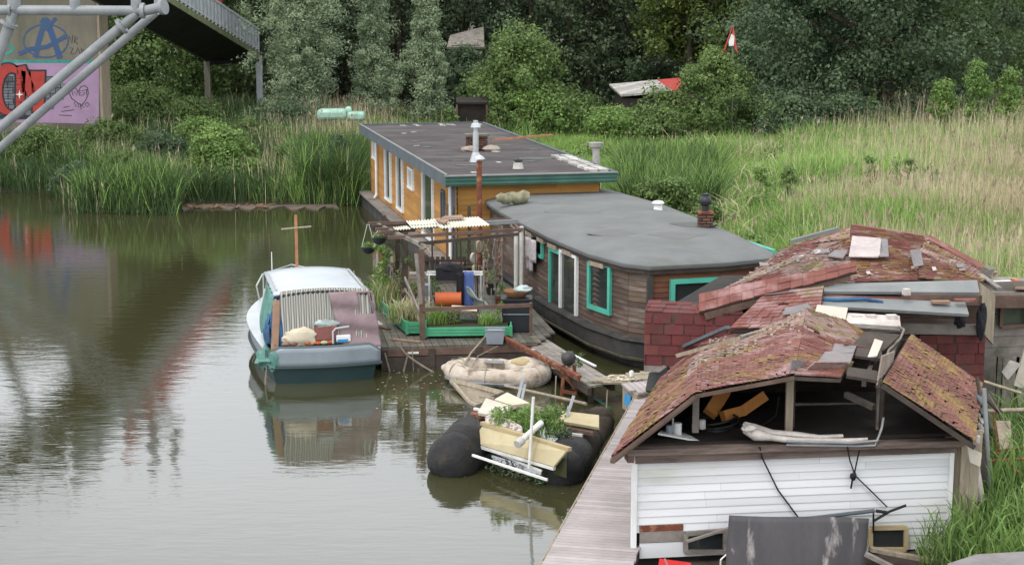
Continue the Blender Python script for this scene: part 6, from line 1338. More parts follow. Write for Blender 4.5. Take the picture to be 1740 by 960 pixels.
# ------------------------------------------------------------------ shingled roofs
def tri_in(p, poly):
    n = len(poly); s = False
    for i in range(n):
        (x1, y1), (x2, y2) = poly[i], poly[(i+1) % n]
        if (y1 > p[1]) != (y2 > p[1]) and p[0] < (x2-x1)*(p[1]-y1)/(y2-y1)+x1: s = not s
    return s
def shingle_face(q4, w, h, chooser, sets, miss=.02, jit=.01, lift=.006, seed=0, mossd=0, sag=.03, holes=None):
    """overlapping shingles on the patch between a lower edge q4[0]-q4[1] and an upper edge q4[3]-q4[2] (3 corners: the upper edge is a point)"""
    r_ = random.Random(seed); A, Bq = Vector(q4[0]), Vector(q4[1]); C = Vector(q4[2]); D = Vector(q4[3]) if len(q4) > 3 else C
    nr = max(1, int(((D-A).length+(C-Bq).length)/2/h)); S = lambda u, v: A.lerp(Bq, u).lerp(D.lerp(C, u), v)
    for j in range(nr):
        v = j/nr; wl = (A.lerp(D, v)-Bq.lerp(C, v)).length; nc = max(1, int(wl/w)); sh = r_.random()
        for i in range(nc+1):
            u0 = max(0, (i-sh)/nc); u1 = min(1, (i+1-sh)/nc)
            if (u1-u0)*wl < .02: continue
            p = S((u0+u1)/2, v)
            if r_.random() < miss or (holes and holes(p)): continue
            a0, a1, b0, b1 = S(u0, v), S(u1, v), S(u0, min(1.0, v+1.5/nr)), S(u1, min(1.0, v+1.5/nr)); n_ = (a1-a0).cross(b1-a0 if (b1-a0).length > 1e-4 else b0-a1)
            if n_.length < 1e-9: n_ = (Bq-A).cross(D-A)
            n_.normalize(); n_ = n_ if n_.z > 0 else -n_
            dn = (b0-a0).normalized() if (b0-a0).length > 1e-4 else Vector((0, 0, 1)); g = (a1-a0).normalized()*.002; sk = dn*r_.uniform(-jit, jit); sk2 = dn*r_.uniform(-jit, jit)
            wav = n_*(sag*mnoise.noise(p*1.1+Vector((seed, 0, 0)))); lf = lift*r_.uniform(.6, 2.2)+(.012 if r_.random() < .05 else 0)
            mb = sets[chooser(p, r_)]
            mb.add([a0+g+sk+wav+n_*(lf+.009), a1-g+sk2+wav+n_*(lf+.009), b1-g+wav+n_*.003, b0+g+wav+n_*.003, a0+g+sk+wav-n_*.012, a1-g+sk2+wav-n_*.012], [(0, 1, 2, 3), (4, 5, 1, 0)])
            if mossd and 'moss' in sets and r_.random() < mossd*max(0, 2.6*mnoise.noise(p*1.3+Vector((7, seed, 0)))-.25):
                for _ in range(r_.randint(1, 3)):
                    s = r_.uniform(.01, .028); sets['moss'].ball(S(r_.uniform(u0, u1), v)+n_*(.008+lf)+wav, (s*1.4, s*1.1, s*.55), 6, 4, .4, r_.random()*9)
def deck_face(mb, q4, t=.05, drop=.035):
    """curved decking under the shingles, the same patch as shingle_face"""
    A, Bq, C = Vector(q4[0]), Vector(q4[1]), Vector(q4[2]); D = Vector(q4[3]) if len(q4) > 3 else C
    nn = (Bq-A).cross(C-A)+((C-A).cross(D-A)); nn.normalize(); nn = nn if nn.z > 0 else -nn; K = 6; vs = []
    for dz in (drop, drop+t): vs += [A.lerp(Bq, i/K).lerp(D.lerp(C, i/K), j/K)-nn*dz for j in range(K+1) for i in range(K+1)]
    W = K+1; n = W*W; fs = [(j*W+i, j*W+i+1, (j+1)*W+i+1, (j+1)*W+i) for j in range(K) for i in range(K)]; fs += [tuple(q+n for q in f[::-1]) for f in fs]
    rim = [i for i in range(W)]+[j*W+K for j in range(1, W)]+[K*W+i for i in range(K-1, -1, -1)]+[j*W for j in range(K-1, 0, -1)]
    fs += [(rim[k], rim[(k+1) % len(rim)], rim[(k+1) % len(rim)]+n, rim[k]+n) for k in range(len(rim))]; mb.add(vs, fs)

# ------------------------------------------------------------------ white-boarded boathouse (front)
bh = thing('white_boathouse', (3.9, 23.5, .2), 'derelict boathouse with white boarded wall, open attic and mossy red shingle roof', 'boathouse')
WLx, WLy, WRx, WRy = 1.69, 22.0, 6.215, 22.6
wd_ = Vector((WRx-WLx, WRy-WLy, 0)).normalized(); wn_ = Vector((wd_.y, -wd_.x, 0))      # out of the wall, towards us
bk = Vector((.215, .977, 0))                                                       # towards the back, along the jetty
def wp(px, z, off=0.0):
    """point on the white wall in the photo column px at height z"""
    a = Vector((WLx, WLy, 0)); lo, hi = -3.0, 9.0
    for _ in range(40):
        t = (lo+hi)/2; p = a+wd_*t; q = 870+FPX*p.x/(p.y*math.cos(PITCH)+(CAMH-z)*math.sin(PITCH))
        if q < px: lo = t
        else: hi = t
    p = a+wd_*t+wn_*off; return Vector((p.x, p.y, z))
def wz(px, py):
    lo, hi = -1, 4
    for _ in range(40):
        z = (lo+hi)/2; p = wp(px, z); D = p.y*math.cos(PITCH)+(CAMH-z)*math.sin(PITCH); v = (p.y*math.sin(PITCH)+(z-CAMH)*math.cos(PITCH))/D
        if 480-FPX*v > py: lo = z
        else: hi = z
    return z
def WP(px, py, off=0.0): return wp(px, wz(px, py), off)
a2, b2 = (WLx, WLy), (WRx, WRy)
m = MB(); lap(m, a2, b2, .62, 1.75, .112, (wn_.x, wn_.y), t=.022, gap=.002); m.build('front_wall', 'white_board', bh)
s_ = MB(); s0 = Vector((WLx, WLy, 0)); sb = s0+bk*4.8; lap(s_, (sb.x, sb.y), a2, .2, 1.75, .112, (-1, .2), t=.02); s_.build('side_wall', 'white_board', bh)
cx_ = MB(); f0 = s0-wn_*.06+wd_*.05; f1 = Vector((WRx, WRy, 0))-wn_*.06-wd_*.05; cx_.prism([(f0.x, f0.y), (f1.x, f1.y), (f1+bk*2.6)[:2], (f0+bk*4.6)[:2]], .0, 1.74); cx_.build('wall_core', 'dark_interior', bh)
m = MB(); m.box((WLx+.0, WLy-.03, .98), (.07, .07, 1.56), rz=.13); m.build('corner_board', 'white_paint', bh)
m = MB(); q = wp(1613, 1.1, .03); m.box((q.x, q.y, .98), (.06, .06, 1.56), rz=.13); m.build('corner_board', 'white_paint', bh)
# lower brown planks and bottom white board on the left, white boards lower right
def wstrip(pxa, pxb, z0, z1, off, mm, name, th=.03):
    A, Bq = wp(pxa, (z0+z1)/2, off), wp(pxb, (z0+z1)/2, off); return MB().beam(A, Bq, th, (z1-z0), up=(0, 0, 1)).build(name, mm, bh)
wstrip(1086, 1160, .63, .72, .02, 'rust', 'patch_board'); wstrip(1086, 1235, .48, .62, .03, 'grey_wood', 'patch_board'); wstrip(1086, 1235, .25, .47, .02, 'white_board', 'patch_board')
m = MB(); a3, b3 = wp(1300, .4), wp(1613, .4); lap(m, (a3.x, a3.y), (b3.x, b3.y), .2, .62, .105, (wn_.x, wn_.y), t=.02); m.build('front_wall', 'white_board', bh)
# rail beams over the wall
def wbeam(x0, y0, x1, y1, off, w_, h_, mm, name):
    A, Bq = WP(x0, y0, off), WP(x1, y1, off); return MB().beam(A, Bq, w_, h_).build(name, mm, bh)
wbeam(1062, 764, 1632, 748, .08, .2, .085, 'beam_wood', 'top_rail'); wbeam(1078, 778, 1622, 759, .05, .07, .12, 'beam_wood', 'wall_plate')
MB().box((WP(1068, 775)+wn_*.05), (.09, .25, .09), rz=.13).build('beam_end', 'brown_wood', bh)
# attic floor
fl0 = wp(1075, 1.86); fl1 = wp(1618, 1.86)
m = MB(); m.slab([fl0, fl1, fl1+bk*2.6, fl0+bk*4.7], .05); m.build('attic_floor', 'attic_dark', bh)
# roof surface points
EL0, EL1 = P(1040, 776, Y=21.55), P(1126, 634, Y=27.0)
K0, K1 = P(1182, 666, Y=21.7), P(1192, 578, Y=27.2)
R0, R1 = P(1350, 636, Y=21.85), P(1375, 500, Y=27.3)
T0, T1 = P(1500, 648, Y=22.0), P(1548, 568, Y=25.0)
ER0, ER1 = P(1656, 752, Y=22.1), P(1668, 652, Y=25.5)
roofm = MB(); facesA = [[EL0, EL1, K1, K0], [K0, K1, R1, R0], [ER0, ER1, T1, T0]]
topA = [R0, P(1430, 640, Y=21.95), P(1452, 600, Y=23.2), P(1470, 566, Y=25.2), R1]
for f in facesA: deck_face(roofm, f)
deck_face(roofm, [R0, topA[1], topA[3], R1])
rfA = roofm.build('roof', 'dark_wood', bh)
sets = {k: MB() for k in ('red', 'mossy', 'pale', 'moss', 'lichen')}
def chA(P0, r_):
    n = mnoise.noise(P0*.9); k = mnoise.noise(P0*2.3+Vector((5, 2, 1)))
    if 23.9 < P0.y < 26.3 and n+.5*k > .0 and P0.x < 5.3 and P0.z > 2.3: return 'pale' if r_.random() < .9 else 'mossy'
    if P0.y > 26.0: return 'red' if r_.random() < .93 else 'pale'
    if n+.5*k > -.2: return 'mossy'
    return 'red' if r_.random() < .96 else 'pale'
for i, f in enumerate(facesA): shingle_face(f, .12, .07, chA, sets, miss=.015, seed=3+i, mossd=.34 if i != 1 else .2)
def hole(P0):
    return False
shingle_face([topA[0], topA[1], topA[3], topA[4]], .15, .1, chA, sets, miss=.05, seed=9, mossd=.2)
r9 = random.Random(4)
for f, cnt, y0 in ((facesA[1], 150, 24.2),):       # loose flakes and lichen crust on the upper left slope
    for _ in range(cnt):
        u_, v_ = r9.random(), r9.random(); A_ = f[0].lerp(f[1], u_).lerp(f[3].lerp(f[2], u_), v_)
        if A_.y < y0 or A_.y > 26.8: continue
        sets['lichen'].box(A_+Vector((0, 0, .022)), (r9.uniform(.03, .1), r9.uniform(.02, .05), .008), rz=1.3+r9.uniform(-.3, .3), rx=r9.uniform(-.1, .1), ry=-.3+r9.uniform(-.1, .1))
for k, nm, mm in (('red', 'shingles', 'shingle_red'), ('mossy', 'mossy_shingles', 'shingle_moss'), ('pale', 'pale_shingles', 'shingle_pale'), ('moss', 'moss', 'moss'), ('lichen', 'lichen', 'lichen')): 
    o = sets[k].build(nm, mm, rfA); 
    if k in ('moss', 'lichen'): o['kind'] = 'stuff'
# fascia under the left front edge and verge of right slope
m = MB(); m.beam(EL0-Vector((0, 0, .07)), K0-Vector((0, 0, .07)), .03, .07); m.beam(K0-Vector((0, 0, .06)), R0-Vector((0, 0, .05)), .03, .05); m.build('barge_board', 'brown_wood', bh)
m = MB(); m.beam(T0-Vector((0, 0, .06)), ER0-Vector((0, 0, .07)), .04, .07); m.build('barge_board', 'dark_wood', bh)
m = MB(); m.beam(EL0-Vector((0, 0, .06)), EL1-Vector((0, 0, .06)), .05, .06); m.build('eaves_board', 'brown_wood', bh)
# the collapsed strip between: bare battens, torn sheets
RC = lambda px, py: None
ba, bb = P(1440, 640, Y=21.95), P(1480, 568, Y=25.0)
for k, (p0, p1, p2, p3) in enumerate((((1438, 640), (1500, 650), (1490, 632), (1440, 625)), ((1452, 606), (1500, 612), (1497, 596), (1456, 592)), ((1445, 590), (1500, 598), (1530, 570), (1470, 565)))):
    m = MB(); m.slab([P(*p0, Y=22+k*.9), P(*p1, Y=22+k*.9), P(*p2, Y=22.5+k*.9), P(*p3, Y=22.5+k*.9)], .04); m.build('bare_batten', 'dark_wood', rfA)
for px0, py0, px1, py1, Y0, Y1 in ((1468, 646, 1502, 572, 22.0, 24.8), (1492, 648, 1528, 572, 22.0, 24.8)):
    MB().beam(P(px0, py0, Y=Y0)-Vector((0, 0, .05)), P(px1, py1, Y=Y1)-Vector((0, 0, .05)), .06, .08).build('rafter', 'dark_wood', rfA)
for pts, Y0, Y1, mm, nm in ((((1388, 620), (1402, 604), (1452, 600), (1444, 625)), 22.5, 23.0, 'felt_grey', 'torn_sheet'), (((1365, 634), (1440, 640), (1450, 618), (1385, 622)), 22.1, 22.6, 'shingle_pale', 'torn_sheet'),
                        (((1412, 606), (1418, 590), (1455, 592), (1450, 606)), 22.9, 23.3, 'felt_grey', 'torn_sheet'), (((1474, 610), (1486, 582), (1500, 584), (1490, 612)), 22.9, 23.8, 'ply_pale', 'torn_sheet'),
                        (((1342, 634), (1368, 636), (1370, 618), (1345, 618)), 21.95, 22.4, 'felt_grey', 'torn_sheet'), (((1490, 656), (1512, 640), (1520, 600), (1498, 612)), 22.0, 23.2, 'lichen', 'torn_sheet'),
                        (((1425, 604), (1468, 606), (1476, 594), (1436, 590)), 23.2, 23.8, 'shingle_red', 'torn_sheet')):
    A_, B_2, C_2, D_2 = P(*pts[0], Y=Y0), P(*pts[1], Y=(Y0+Y1)/2 if len(pts) < 5 else Y1), P(*pts[2], Y=Y1), P(*pts[3], Y=Y0)
    m = MB(); m.slab([P(*pts[0], Y=Y0)+Vector((0, 0, .02)), P(*pts[1], Y=Y1)+Vector((0, 0, .05)), P(*pts[2], Y=Y1)+Vector((0, 0, .03)), P(*pts[3], Y=Y0)+Vector((0, 0, .06))], .02); m.build(nm, mm, rfA)
# grey ridge patches, boards lying on the left slope
def onA(px, py, lift=.06, faces=None):
    """point on one of the roof faces under a pixel"""
    for f in (faces or (facesA[1], facesA[0], topA[:3]+[R1], facesA[2])):
        n_ = (f[1]-f[0]).cross(f[-1]-f[0]).normalized(); o_ = Vector((0, 0, CAMH)); d = P(px, py, Y=25)-o_; t = (f[0]-o_).dot(n_)/d.dot(n_); q = o_+d*t
        u_ = (f[1]-f[0]).normalized(); v_ = n_.cross(u_); pl = [((p-f[0]).dot(u_), (p-f[0]).dot(v_)) for p in f]
        if tri_in(((q-f[0]).dot(u_), (q-f[0]).dot(v_)), pl): return q+(n_ if n_.z > 0 else -n_)*lift
    return P(px, py, Y=25.5 if faces is None else 29.0)
for (x0, y0, x1, y1, w_, h_, mm, lab, nm) in ((1160, 608, 1236, 556, .1, .05, 'fascia_grey', 'dark grey board lying up the left slope of the front roof', 'roof_board'),
                                      (1162, 618, 1262, 592, .09, .06, 'weathered_pale', 'pale weathered plank lying along the left slope of the front roof', 'roof_board'), (1262, 592, 1304, 580, .07, .07, 'grey_wood', 'short grey offcut at the end of the pale plank on the front roof', 'roof_board')):
    A_, Bq = onA(x0, y0, .17), onA(x1, y1, .17); MB().beam(A_, Bq, w_, h_).build(nm, mm, label=lab, cat='board')
# attic: back wall, posts, rafters
zb0 = fl0+bk*3.0; zb1 = fl1+bk*2.5
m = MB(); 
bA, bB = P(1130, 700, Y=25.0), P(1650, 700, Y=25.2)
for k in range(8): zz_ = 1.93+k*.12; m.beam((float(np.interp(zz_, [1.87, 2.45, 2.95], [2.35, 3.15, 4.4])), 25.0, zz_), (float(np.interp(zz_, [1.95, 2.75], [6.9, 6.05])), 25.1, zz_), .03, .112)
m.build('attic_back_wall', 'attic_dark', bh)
for (px, pyb, pyt, off, w_, mm, nm) in ((1345, 740, 637, -.15, .1, 'weathered_pale', 'attic_post'), (1357, 738, 640, -.35, .08, 'dark_wood', 'attic_post'), (1190, 745, 668, -.3, .09, 'grey_wood', 'attic_post'), (1497, 712, 652, -.1, .08, 'grey_wood', 'attic_post')):
    b = wp(px, 1.95, off); t = P(px, pyt, Y=b.y); MB().beam(b, (b.x, b.y, t.z-.02), w_, w_, up=(0, 1, 0)).build(nm, mm, bh)
m = MB(); q = T0-Vector((0, 0, .08)); m.beam(wp(1500, 1.92, -.1), q, .05, .05, up=(0, 1, 0)); m.build('attic_post', 'dark_wood', bh)
for k, (px0, py0, px1, py1) in enumerate(((1340, 725, 1500, 712), (1350, 690, 1480, 690))):
    MB().beam(P(px0, py0, Y=24.2), P(px1, py1, Y=24.3), .06, .1).build('attic_rail', 'grey_wood', bh)
MB().slab([P(1368, 722, Y=23.6), P(1478, 718, Y=23.8), P(1472, 688, Y=24.5), P(1378, 690, Y=24.4)], .04).build('mossy_board', 'moss_green', label='mossy green board leaning inside the open attic', cat='board')
MB().beam(P(1437, 670, Y=23.6), P(1485, 692, Y=23.2), .08, .08).build('loose_timber', 'grey_wood', label='grey timber offcut lying on the mossy board in the attic', cat='timber')
# things lying in the attic opening
m = MB(); m.beam(P(1206, 703, Y=23.1), P(1230, 664, Y=23.5), .2, .1, up=(0, -1, .3)); m.build('wooden_crate_board', 'new_wood', label='orange-brown board standing upright in the attic', cat='board')
m = MB(); m.beam(P(1228, 707, Y=23.0), P(1262, 698, Y=23.2), .15, .12, up=(0, -1, .3)); m.beam(P(1262, 698, Y=23.2), P(1300, 672, Y=23.3), .15, .12, up=(0, -1, .3)); m.build('wooden_trough', 'new_wood', label='orange-brown angled trough beside the upright board', cat='trough')
cb = MB(); c = P(1210, 738, Y=22.7)
for k in range(9):
    cb.path([Vector((c.x+(.34+.05*math.sin(k*2))*math.cos(t)+.03*math.sin(k), c.y+.25+(.3)*math.sin(t), c.z-.02+.022*k+.05*math.sin(t+k))) for t in np.linspace(0, 2*math.pi, 26)[:-1]], .016, 6, closed=True)
cb.path([Vector((c.x+.4, c.y+.1, c.z+.1)), Vector((c.x+.7, c.y+.2, c.z+.05)), Vector((c.x+.95, c.y+.3, c.z+.2)), Vector((c.x+1.0, c.y+.4, c.z+.45))], .015, 6)
cb.build('cable_coil', 'cable_black', smooth=True, label='coil of black cable on the attic floor', cat='cable')
sh_ = thing('white_shelf', tuple(P(1150, 745, Y=22.3)), 'small white shelf with jars at the left end of the attic', 'shelf')
m = MB(); m.slab([P(1118, 737, Y=22.25), P(1190, 750, Y=22.2), P(1196, 742, Y=22.6), P(1125, 731, Y=22.6)], .025); m.build('board', 'white_paint', sh_)
m = MB(); m.beam(P(1162, 748, Y=22.25), P(1161, 757, Y=22.25), .04, .03); m.build('leg', 'white_paint', sh_)
for i, (px, py, h, r, mm, lab) in enumerate(((1151, 738, .17, .06, 'white_paint', 'white tin standing on the shelf'), (1137, 736, .12, .05, 'plastic_grey', 'grey tin at the left end of the shelf'), (1143, 733, .22, .015, 'galvanised', 'upright metal rod between the two tins'), (1193, 728, .13, .05, 'stone_weight', 'pale bottle beside the cable coil'))):
    q = P(px, py, Y=22.42); MB().lathe(q, [(r, 0), (r, h*.9), (r*.8, h)], 12).build('tin' if r > .02 else 'rod', mm, label=lab, cat='tin' if r > .02 else 'rod')
# white folded tarp or sledge with a steel frame resting on the rail
sl = thing('rolled_tarpaulin', tuple(WP(1370, 745, .1)), 'dirty white rolled tarpaulin on a bent steel frame lying on the rail', 'tarpaulin')
pts = [WP(x, y, .1) for x, y in ((1262, 728), (1280, 735), (1310, 741), (1350, 745), (1390, 748), (1430, 747), (1470, 743))]
m = MB(); m.path(pts, [.055, .075, .05, .045, .05, .045, .02], 10); m.path([p+Vector((0, .09, .05+.01*math.sin(i*3))) for i, p in enumerate(pts[:6])], [.05, .06, .045, .05, .04, .03], 8)
m.ball(WP(1268, 726, .1), (.1, .1, .075), 12, 8, .5, 3)
for i, v in enumerate(m.v): m.v[i] = v+Vector((0, 0, .03*mnoise.noise(v*6)))
m.build('roll', 'foam_white', sl, smooth=True)
m = MB(); m.path([WP(1330, 743, .2), WP(1440, 746, .2), WP(1482, 742, .2), WP(1492, 722, .15), WP(1497, 706, .1)], .018, 8); m.path([WP(1330, 750, .18), WP(1450, 752, .18), WP(1478, 750, .2), WP(1486, 738, .15)], .016, 8); m.build('frame_tube', 'steel_grey', sl, smooth=True)
# straps hanging over the white wall
MB().path([WP(1284, 752, .2), WP(1292, 775, .1), WP(1320, 830, .05), WP(1354, 876, .06)], .012, 6).build('hanging_strap', 'cable_black', label='long thin black cord running down the left of the white wall', cat='cord')
m = MB(); m.path([WP(1432, 752, .2), WP(1440, 778, .1), WP(1449, 802, .07)], .011, 6); m.path([WP(1452, 758, .2), WP(1452, 780, .1), WP(1449, 802, .07)], .011, 6); m.ball(WP(1447, 806, .08), (.05, .03, .06), 8, 6, .3); m.path([WP(1446, 808, .08), WP(1443, 827, .07)], .014, 6); m.path([WP(1451, 806, .07), WP(1478, 832, .06), WP(1504, 858, .08)], .011, 6)
m.build('knotted_strap', 'cable_black', label='knotted black strap hanging from the rail on the white wall', cat='strap')
pf = thing('folded_pole', tuple(WP(1450, 868, .15)), 'folded grey pole with black joints hanging low on the white wall', 'pole')
m = MB(); m.path([WP(1300, 880, .14), WP(1380, 874, .14), WP(1480, 862, .14)], .03, 8); m.build('pole', 'fascia_grey', pf, smooth=True)
m = MB(); m.path([WP(1478, 878, .17), WP(1505, 862, .17), WP(1532, 852, .17)], .02, 8); m.path([WP(1482, 862, .15), WP(1500, 864, .17)], .024, 8); m.path([WP(1478, 866, .15), WP(1479, 900, .12)], .014, 6); m.build('joint', 'cable_black', pf)
# windows at the foot of the wall
def lowwin(x0, y0, x1, y1, skew, lab, mm):
    A_, Bq, C_, D_ = WP(x0, y1, .07), WP(x1, y1, .07), WP(x1, y0-skew, .07), WP(x0, y0, .07); m = MB()
    for p, q in ((A_, Bq), (D_, C_)): m.beam(p, q, .06, .055)
    for p, q in ((A_, D_), (Bq, C_)): m.beam(p, q, .06, .055, up=tuple(wn_))
    w_ = m.build('window', mm, bh, label=lab); g = MB(); g.slab([A_-wn_*.02, Bq-wn_*.02, C_-wn_*.02, D_-wn_*.02], .012); g.build('pane', 'glass', w_); return w_
lowwin(1163, 904, 1230, 934, 6, 'crooked grey window frame', 'grey_wood'); lowwin(1476, 894, 1536, 930, 1, 'low window with a cream frame', 'cream_edge')
# right side wall of weathered planks
r0 = Vector((WRx, WRy, 0)); 
m = MB()
for i in range(9):
    p = r0+Vector((.04, .02, 0))+Vector((.17, .97, 0)).normalized()*(.05+i*.3)*.0+Vector((.13*i, .06*i+.02, 0)) if i < 3 else r0+Vector((.36, .2+.32*(i-2), 0)); m.beam((p.x+.06, p.y, .1), (p.x+.07+rnd.uniform(-.02, .02), p.y, 1.85-.02*i), .12 if i < 3 else .3, .04, up=(0, 1, 0))
m.build('side_planks', 'weathered_pale', bh)
m = MB(); q = P(1662, 772, Y=22.35); m.slab([P(1643, 758, Y=22.3), P(1668, 770, Y=22.3), P(1665, 792, Y=22.3), P(1648, 785, Y=22.3)], .03); m.build('soffit_scrap', 'ply_pale', bh)

# ------------------------------------------------------------------ second building, behind
b2_ = thing('red_roofed_boathouse', (5.6, 28.5, .2), 'second derelict boathouse behind, with a hipped mossy red roof and plank wall', 'boathouse')
E0, E1_, E2, E3 = P(1187, 519, Y=27.0), P(1345, 484, Y=27.1), P(1560, 474, Y=27.3), P(1668, 480, Y=27.5)
Ap, A2_, A1_ = P(1444, 405, Y=29.6), P(1560, 428, Y=29.4), P(1446, 386, Y=31.6)
Kb, L1_, Rb1, Rb2 = P(1335, 421, Y=31.0), P(1273, 468, Y=30.2), P(1573, 405, Y=31.4), P(1684, 466, Y=30.4)
FB = [[E0, E1_, Ap], [E1_, E2, A2_, Ap], [E2, E3, A2_], [E3, Rb2, Rb1, A2_], [Ap, A2_, Rb1, A1_], [E0, L1_, Kb, Ap], [Kb, A1_, Ap]]
m = MB()
for f in FB: deck_face(m, f)
rfB = m.build('roof', 'dark_wood', b2_)
sets = {k: MB() for k in ('red', 'mossy', 'pale', 'moss', 'lichen')}
def chB(P0, r_):
    n = mnoise.noise(P0*.8+Vector((3, 9, 0))); k = mnoise.noise(P0*2.1+Vector((1, 2, 8)))
    if P0.x < 5.9: return 'pale' if n+.6*k > -.2 else ('red' if r_.random() < .9 else 'pale')
    if n+.4*k > -.05: return 'mossy' if r_.random() < .92 else 'pale'
    return 'pale' if k > .05 else 'red'
for i, f in enumerate(FB): shingle_face(f, .13, .08, chB, sets, miss=.025, seed=30+i, mossd=.35)
for _ in range(130):
    f = FB[r9.choice([0, 5, 1, 1, 3])]; a_, b_ = r9.random(), r9.random(); A_ = f[0].lerp(f[1], a_).lerp(f[-1] if len(f) == 3 else f[3].lerp(f[2], a_), b_)
    sets['lichen'].box(A_+Vector((0, 0, .02)), (r9.uniform(.04, .12), r9.uniform(.02, .05), .008), rz=r9.random()*3, rx=r9.uniform(0, .3))
for k, nm, mm in (('red', 'shingles', 'shingle_red'), ('mossy', 'mossy_shingles', 'shingle_moss'), ('pale', 'pale_shingles', 'shingle_pale'), ('moss', 'moss', 'moss'), ('lichen', 'lichen', 'lichen')):
    o = sets[k].build(nm, mm, rfB)
    if k in ('moss', 'lichen'): o['kind'] = 'stuff'
def Bx(px, py, Y): return P(px, py, Y=Y)
# patches, verge boards
def patchB(pts, mm, nm, th=.02, lift=.05):
    m = MB(); m.slab([onA(x, y, lift, FB) for x, y in pts], th); m.build(nm, mm, rfB)
patchB([(1442, 441), (1492, 442), (1500, 430), (1496, 410), (1448, 406)], 'foam_pale', 'pale_patch'); patchB([(1494, 441), (1510, 441), (1508, 412), (1497, 410)], 'felt_grey', 'grey_patch')
patchB([(1546, 430), (1562, 428), (1568, 456), (1553, 458)], 'felt_grey', 'pale_patch'); patchB([(1405, 440), (1418, 430), (1440, 432), (1432, 444)], 'felt_grey', 'pale_patch')
for k_ in range(16):
    x_, y_ = r9.choice([(1300, 450), (1340, 440), (1380, 430), (1600, 450), (1620, 460), (1410, 460), (1480, 465), (1540, 462)]); x_ += r9.uniform(-20, 20); y_ += r9.uniform(-8, 8); s_w, s_h = r9.uniform(6, 16), r9.uniform(3, 6)
    patchB([(x_, y_), (x_+s_w, y_+r9.uniform(-1, 1)), (x_+s_w+2, y_+s_h), (x_+2, y_+s_h+1)], r9.choice(['felt_grey', 'foam_pale', 'shingle_pale']), 'torn_flake', .012, .04)
m = MB(); m.beam(A1_+Vector((0, 0, .03)), Rb1+Vector((0, 0, .03)), .14, .05); m.beam(Rb1+Vector((0, 0, .03)), Rb2+Vector((.05, 0, .0)), .26, .06); m.build('verge_cap', 'shingle_red', b2_)
m = MB(); m.beam(Bx(1344, 415, 30.9)+Vector((0, 0, .05)), Bx(1425, 394, 31.2)+Vector((0, 0, .06)), .06, .07); m.build('metal_edging', 'flashing', b2_)
m = MB(); m.beam(Bx(1360, 424, 30.2), Bx(1440, 405, 30.4), .1, .04); m.build('bare_board', 'brown_wood', b2_)
# the loose shingled strip along the left front hip
m = MB(); h0, h1 = Bx(1188, 530, 26.6), Bx(1456, 462, 26.9); hd = (h1-h0).normalized(); hu = Vector((.1, .5, .85)).normalized()
def strip_face(): return [h0, h1, h1+hu*.16+Vector((0, .12, 0)), h0+hu*.28+Vector((0, .2, 0))]
deck_face(m, strip_face(), .04, .01); hs_ = m.build('hip_strip', 'dark_wood', b2_); ss = {'red': MB(), 'pale': MB()}
shingle_face(strip_face(), .2, .12, lambda p, r_: 'red' if r_.random() < .985 else 'pale', ss, miss=.01, seed=50); ss['red'].build('shingles', 'shingle_red', hs_); ss['pale'].build('pale_shingles', 'shingle_pale', hs_)
m = MB(); m.beam(h0+Vector((.1, .05, -.08)), h1+Vector((-.1, .05, -.08)), .05, .12); m.build('hip_board', 'brown_wood', b2_)
# roofing between the two buildings
m = MB(); fM = [K1+Vector((.1, -.3, -.02)), Bx(1262, 545, 26.6), Bx(1345, 487, 27.4), Bx(1240, 535, 27.2)]
g1 = [Bx(1240, 560, 25.9), Bx(1390, 552, 25.7), Bx(1400, 486, 26.7), Bx(1300, 498, 26.8)]; deck_face(m, g1); rg = m.build('link_roof', 'dark_wood', b2_); ss = {'red': MB(), 'pale': MB(), 'mossy': MB()}
shingle_face(g1, .16, .1, lambda p, r_: 'red' if mnoise.noise(p*1.5) > -.25 else 'pale', ss, miss=.02, seed=60); ss['red'].build('shingles', 'shingle_red', rg); ss['pale'].build('pale_shingles', 'shingle_pale', rg); ss['mossy'].build('mossy_shingles', 'shingle_moss', rg)
for pts_ in (((1300, 505), (1350, 500), (1352, 490), (1310, 496)), ((1330, 540), (1385, 534), (1372, 520), (1335, 528))): m = MB(); m.slab([onA(x, y, .05, [g1]) for x, y in pts_], .015); m.build('felt_patch', 'felt_grey', rg)
# front boards and wall
m = MB()
for k in range(4): m.beam(Bx(1232, 511+0*k, 27.1)-Vector((0, 0, .03+k*.19)), Bx(1668, 508, 27.3)-Vector((0, 0, .03+k*.19)), .04, .182)
m.build('front_wall', 'barge_board', b2_)
m = MB(); m.beam(Bx(1400, 556, 27.0), Bx(1672, 560, 27.15), .1, .17); m.build('wall_beam', 'grey_wood', b2_)
m = MB(); m.slab([Bx(1340, 497, 26.7), Bx(1664, 499, 26.9), Bx(1660, 478, 27.2), Bx(1350, 486, 27.0)], .05); m.build('grey_sheet', 'flashing', b2_)
m = MB(); m.beam(Bx(1338, 504, 26.75), Bx(1532, 512, 26.8), .08, .12); m.build('red_board', 'shingle_red', b2_); m = MB(); m.beam(Bx(1532, 508, 26.8), Bx(1662, 510, 26.9), .08, .16); m.build('brown_board', 'brown_wood', b2_)
m = MB(); m.slab([Bx(1348, 519, 26.4), Bx(1646, 536, 26.4), Bx(1640, 516, 26.75), Bx(1352, 503, 26.75)], .05); m.build('metal_flashing', 'flashing', b2_)
m = MB(); m.path([Bx(1380, 508, 26.6), Bx(1420, 510, 26.55), Bx(1470, 508, 26.6), Bx(1500, 514, 26.6)], .03, 7); m.build('blue_cloth', 'tarp_blue', label='twisted blue cloth lying between the boards on the rear boathouse', cat='cloth')
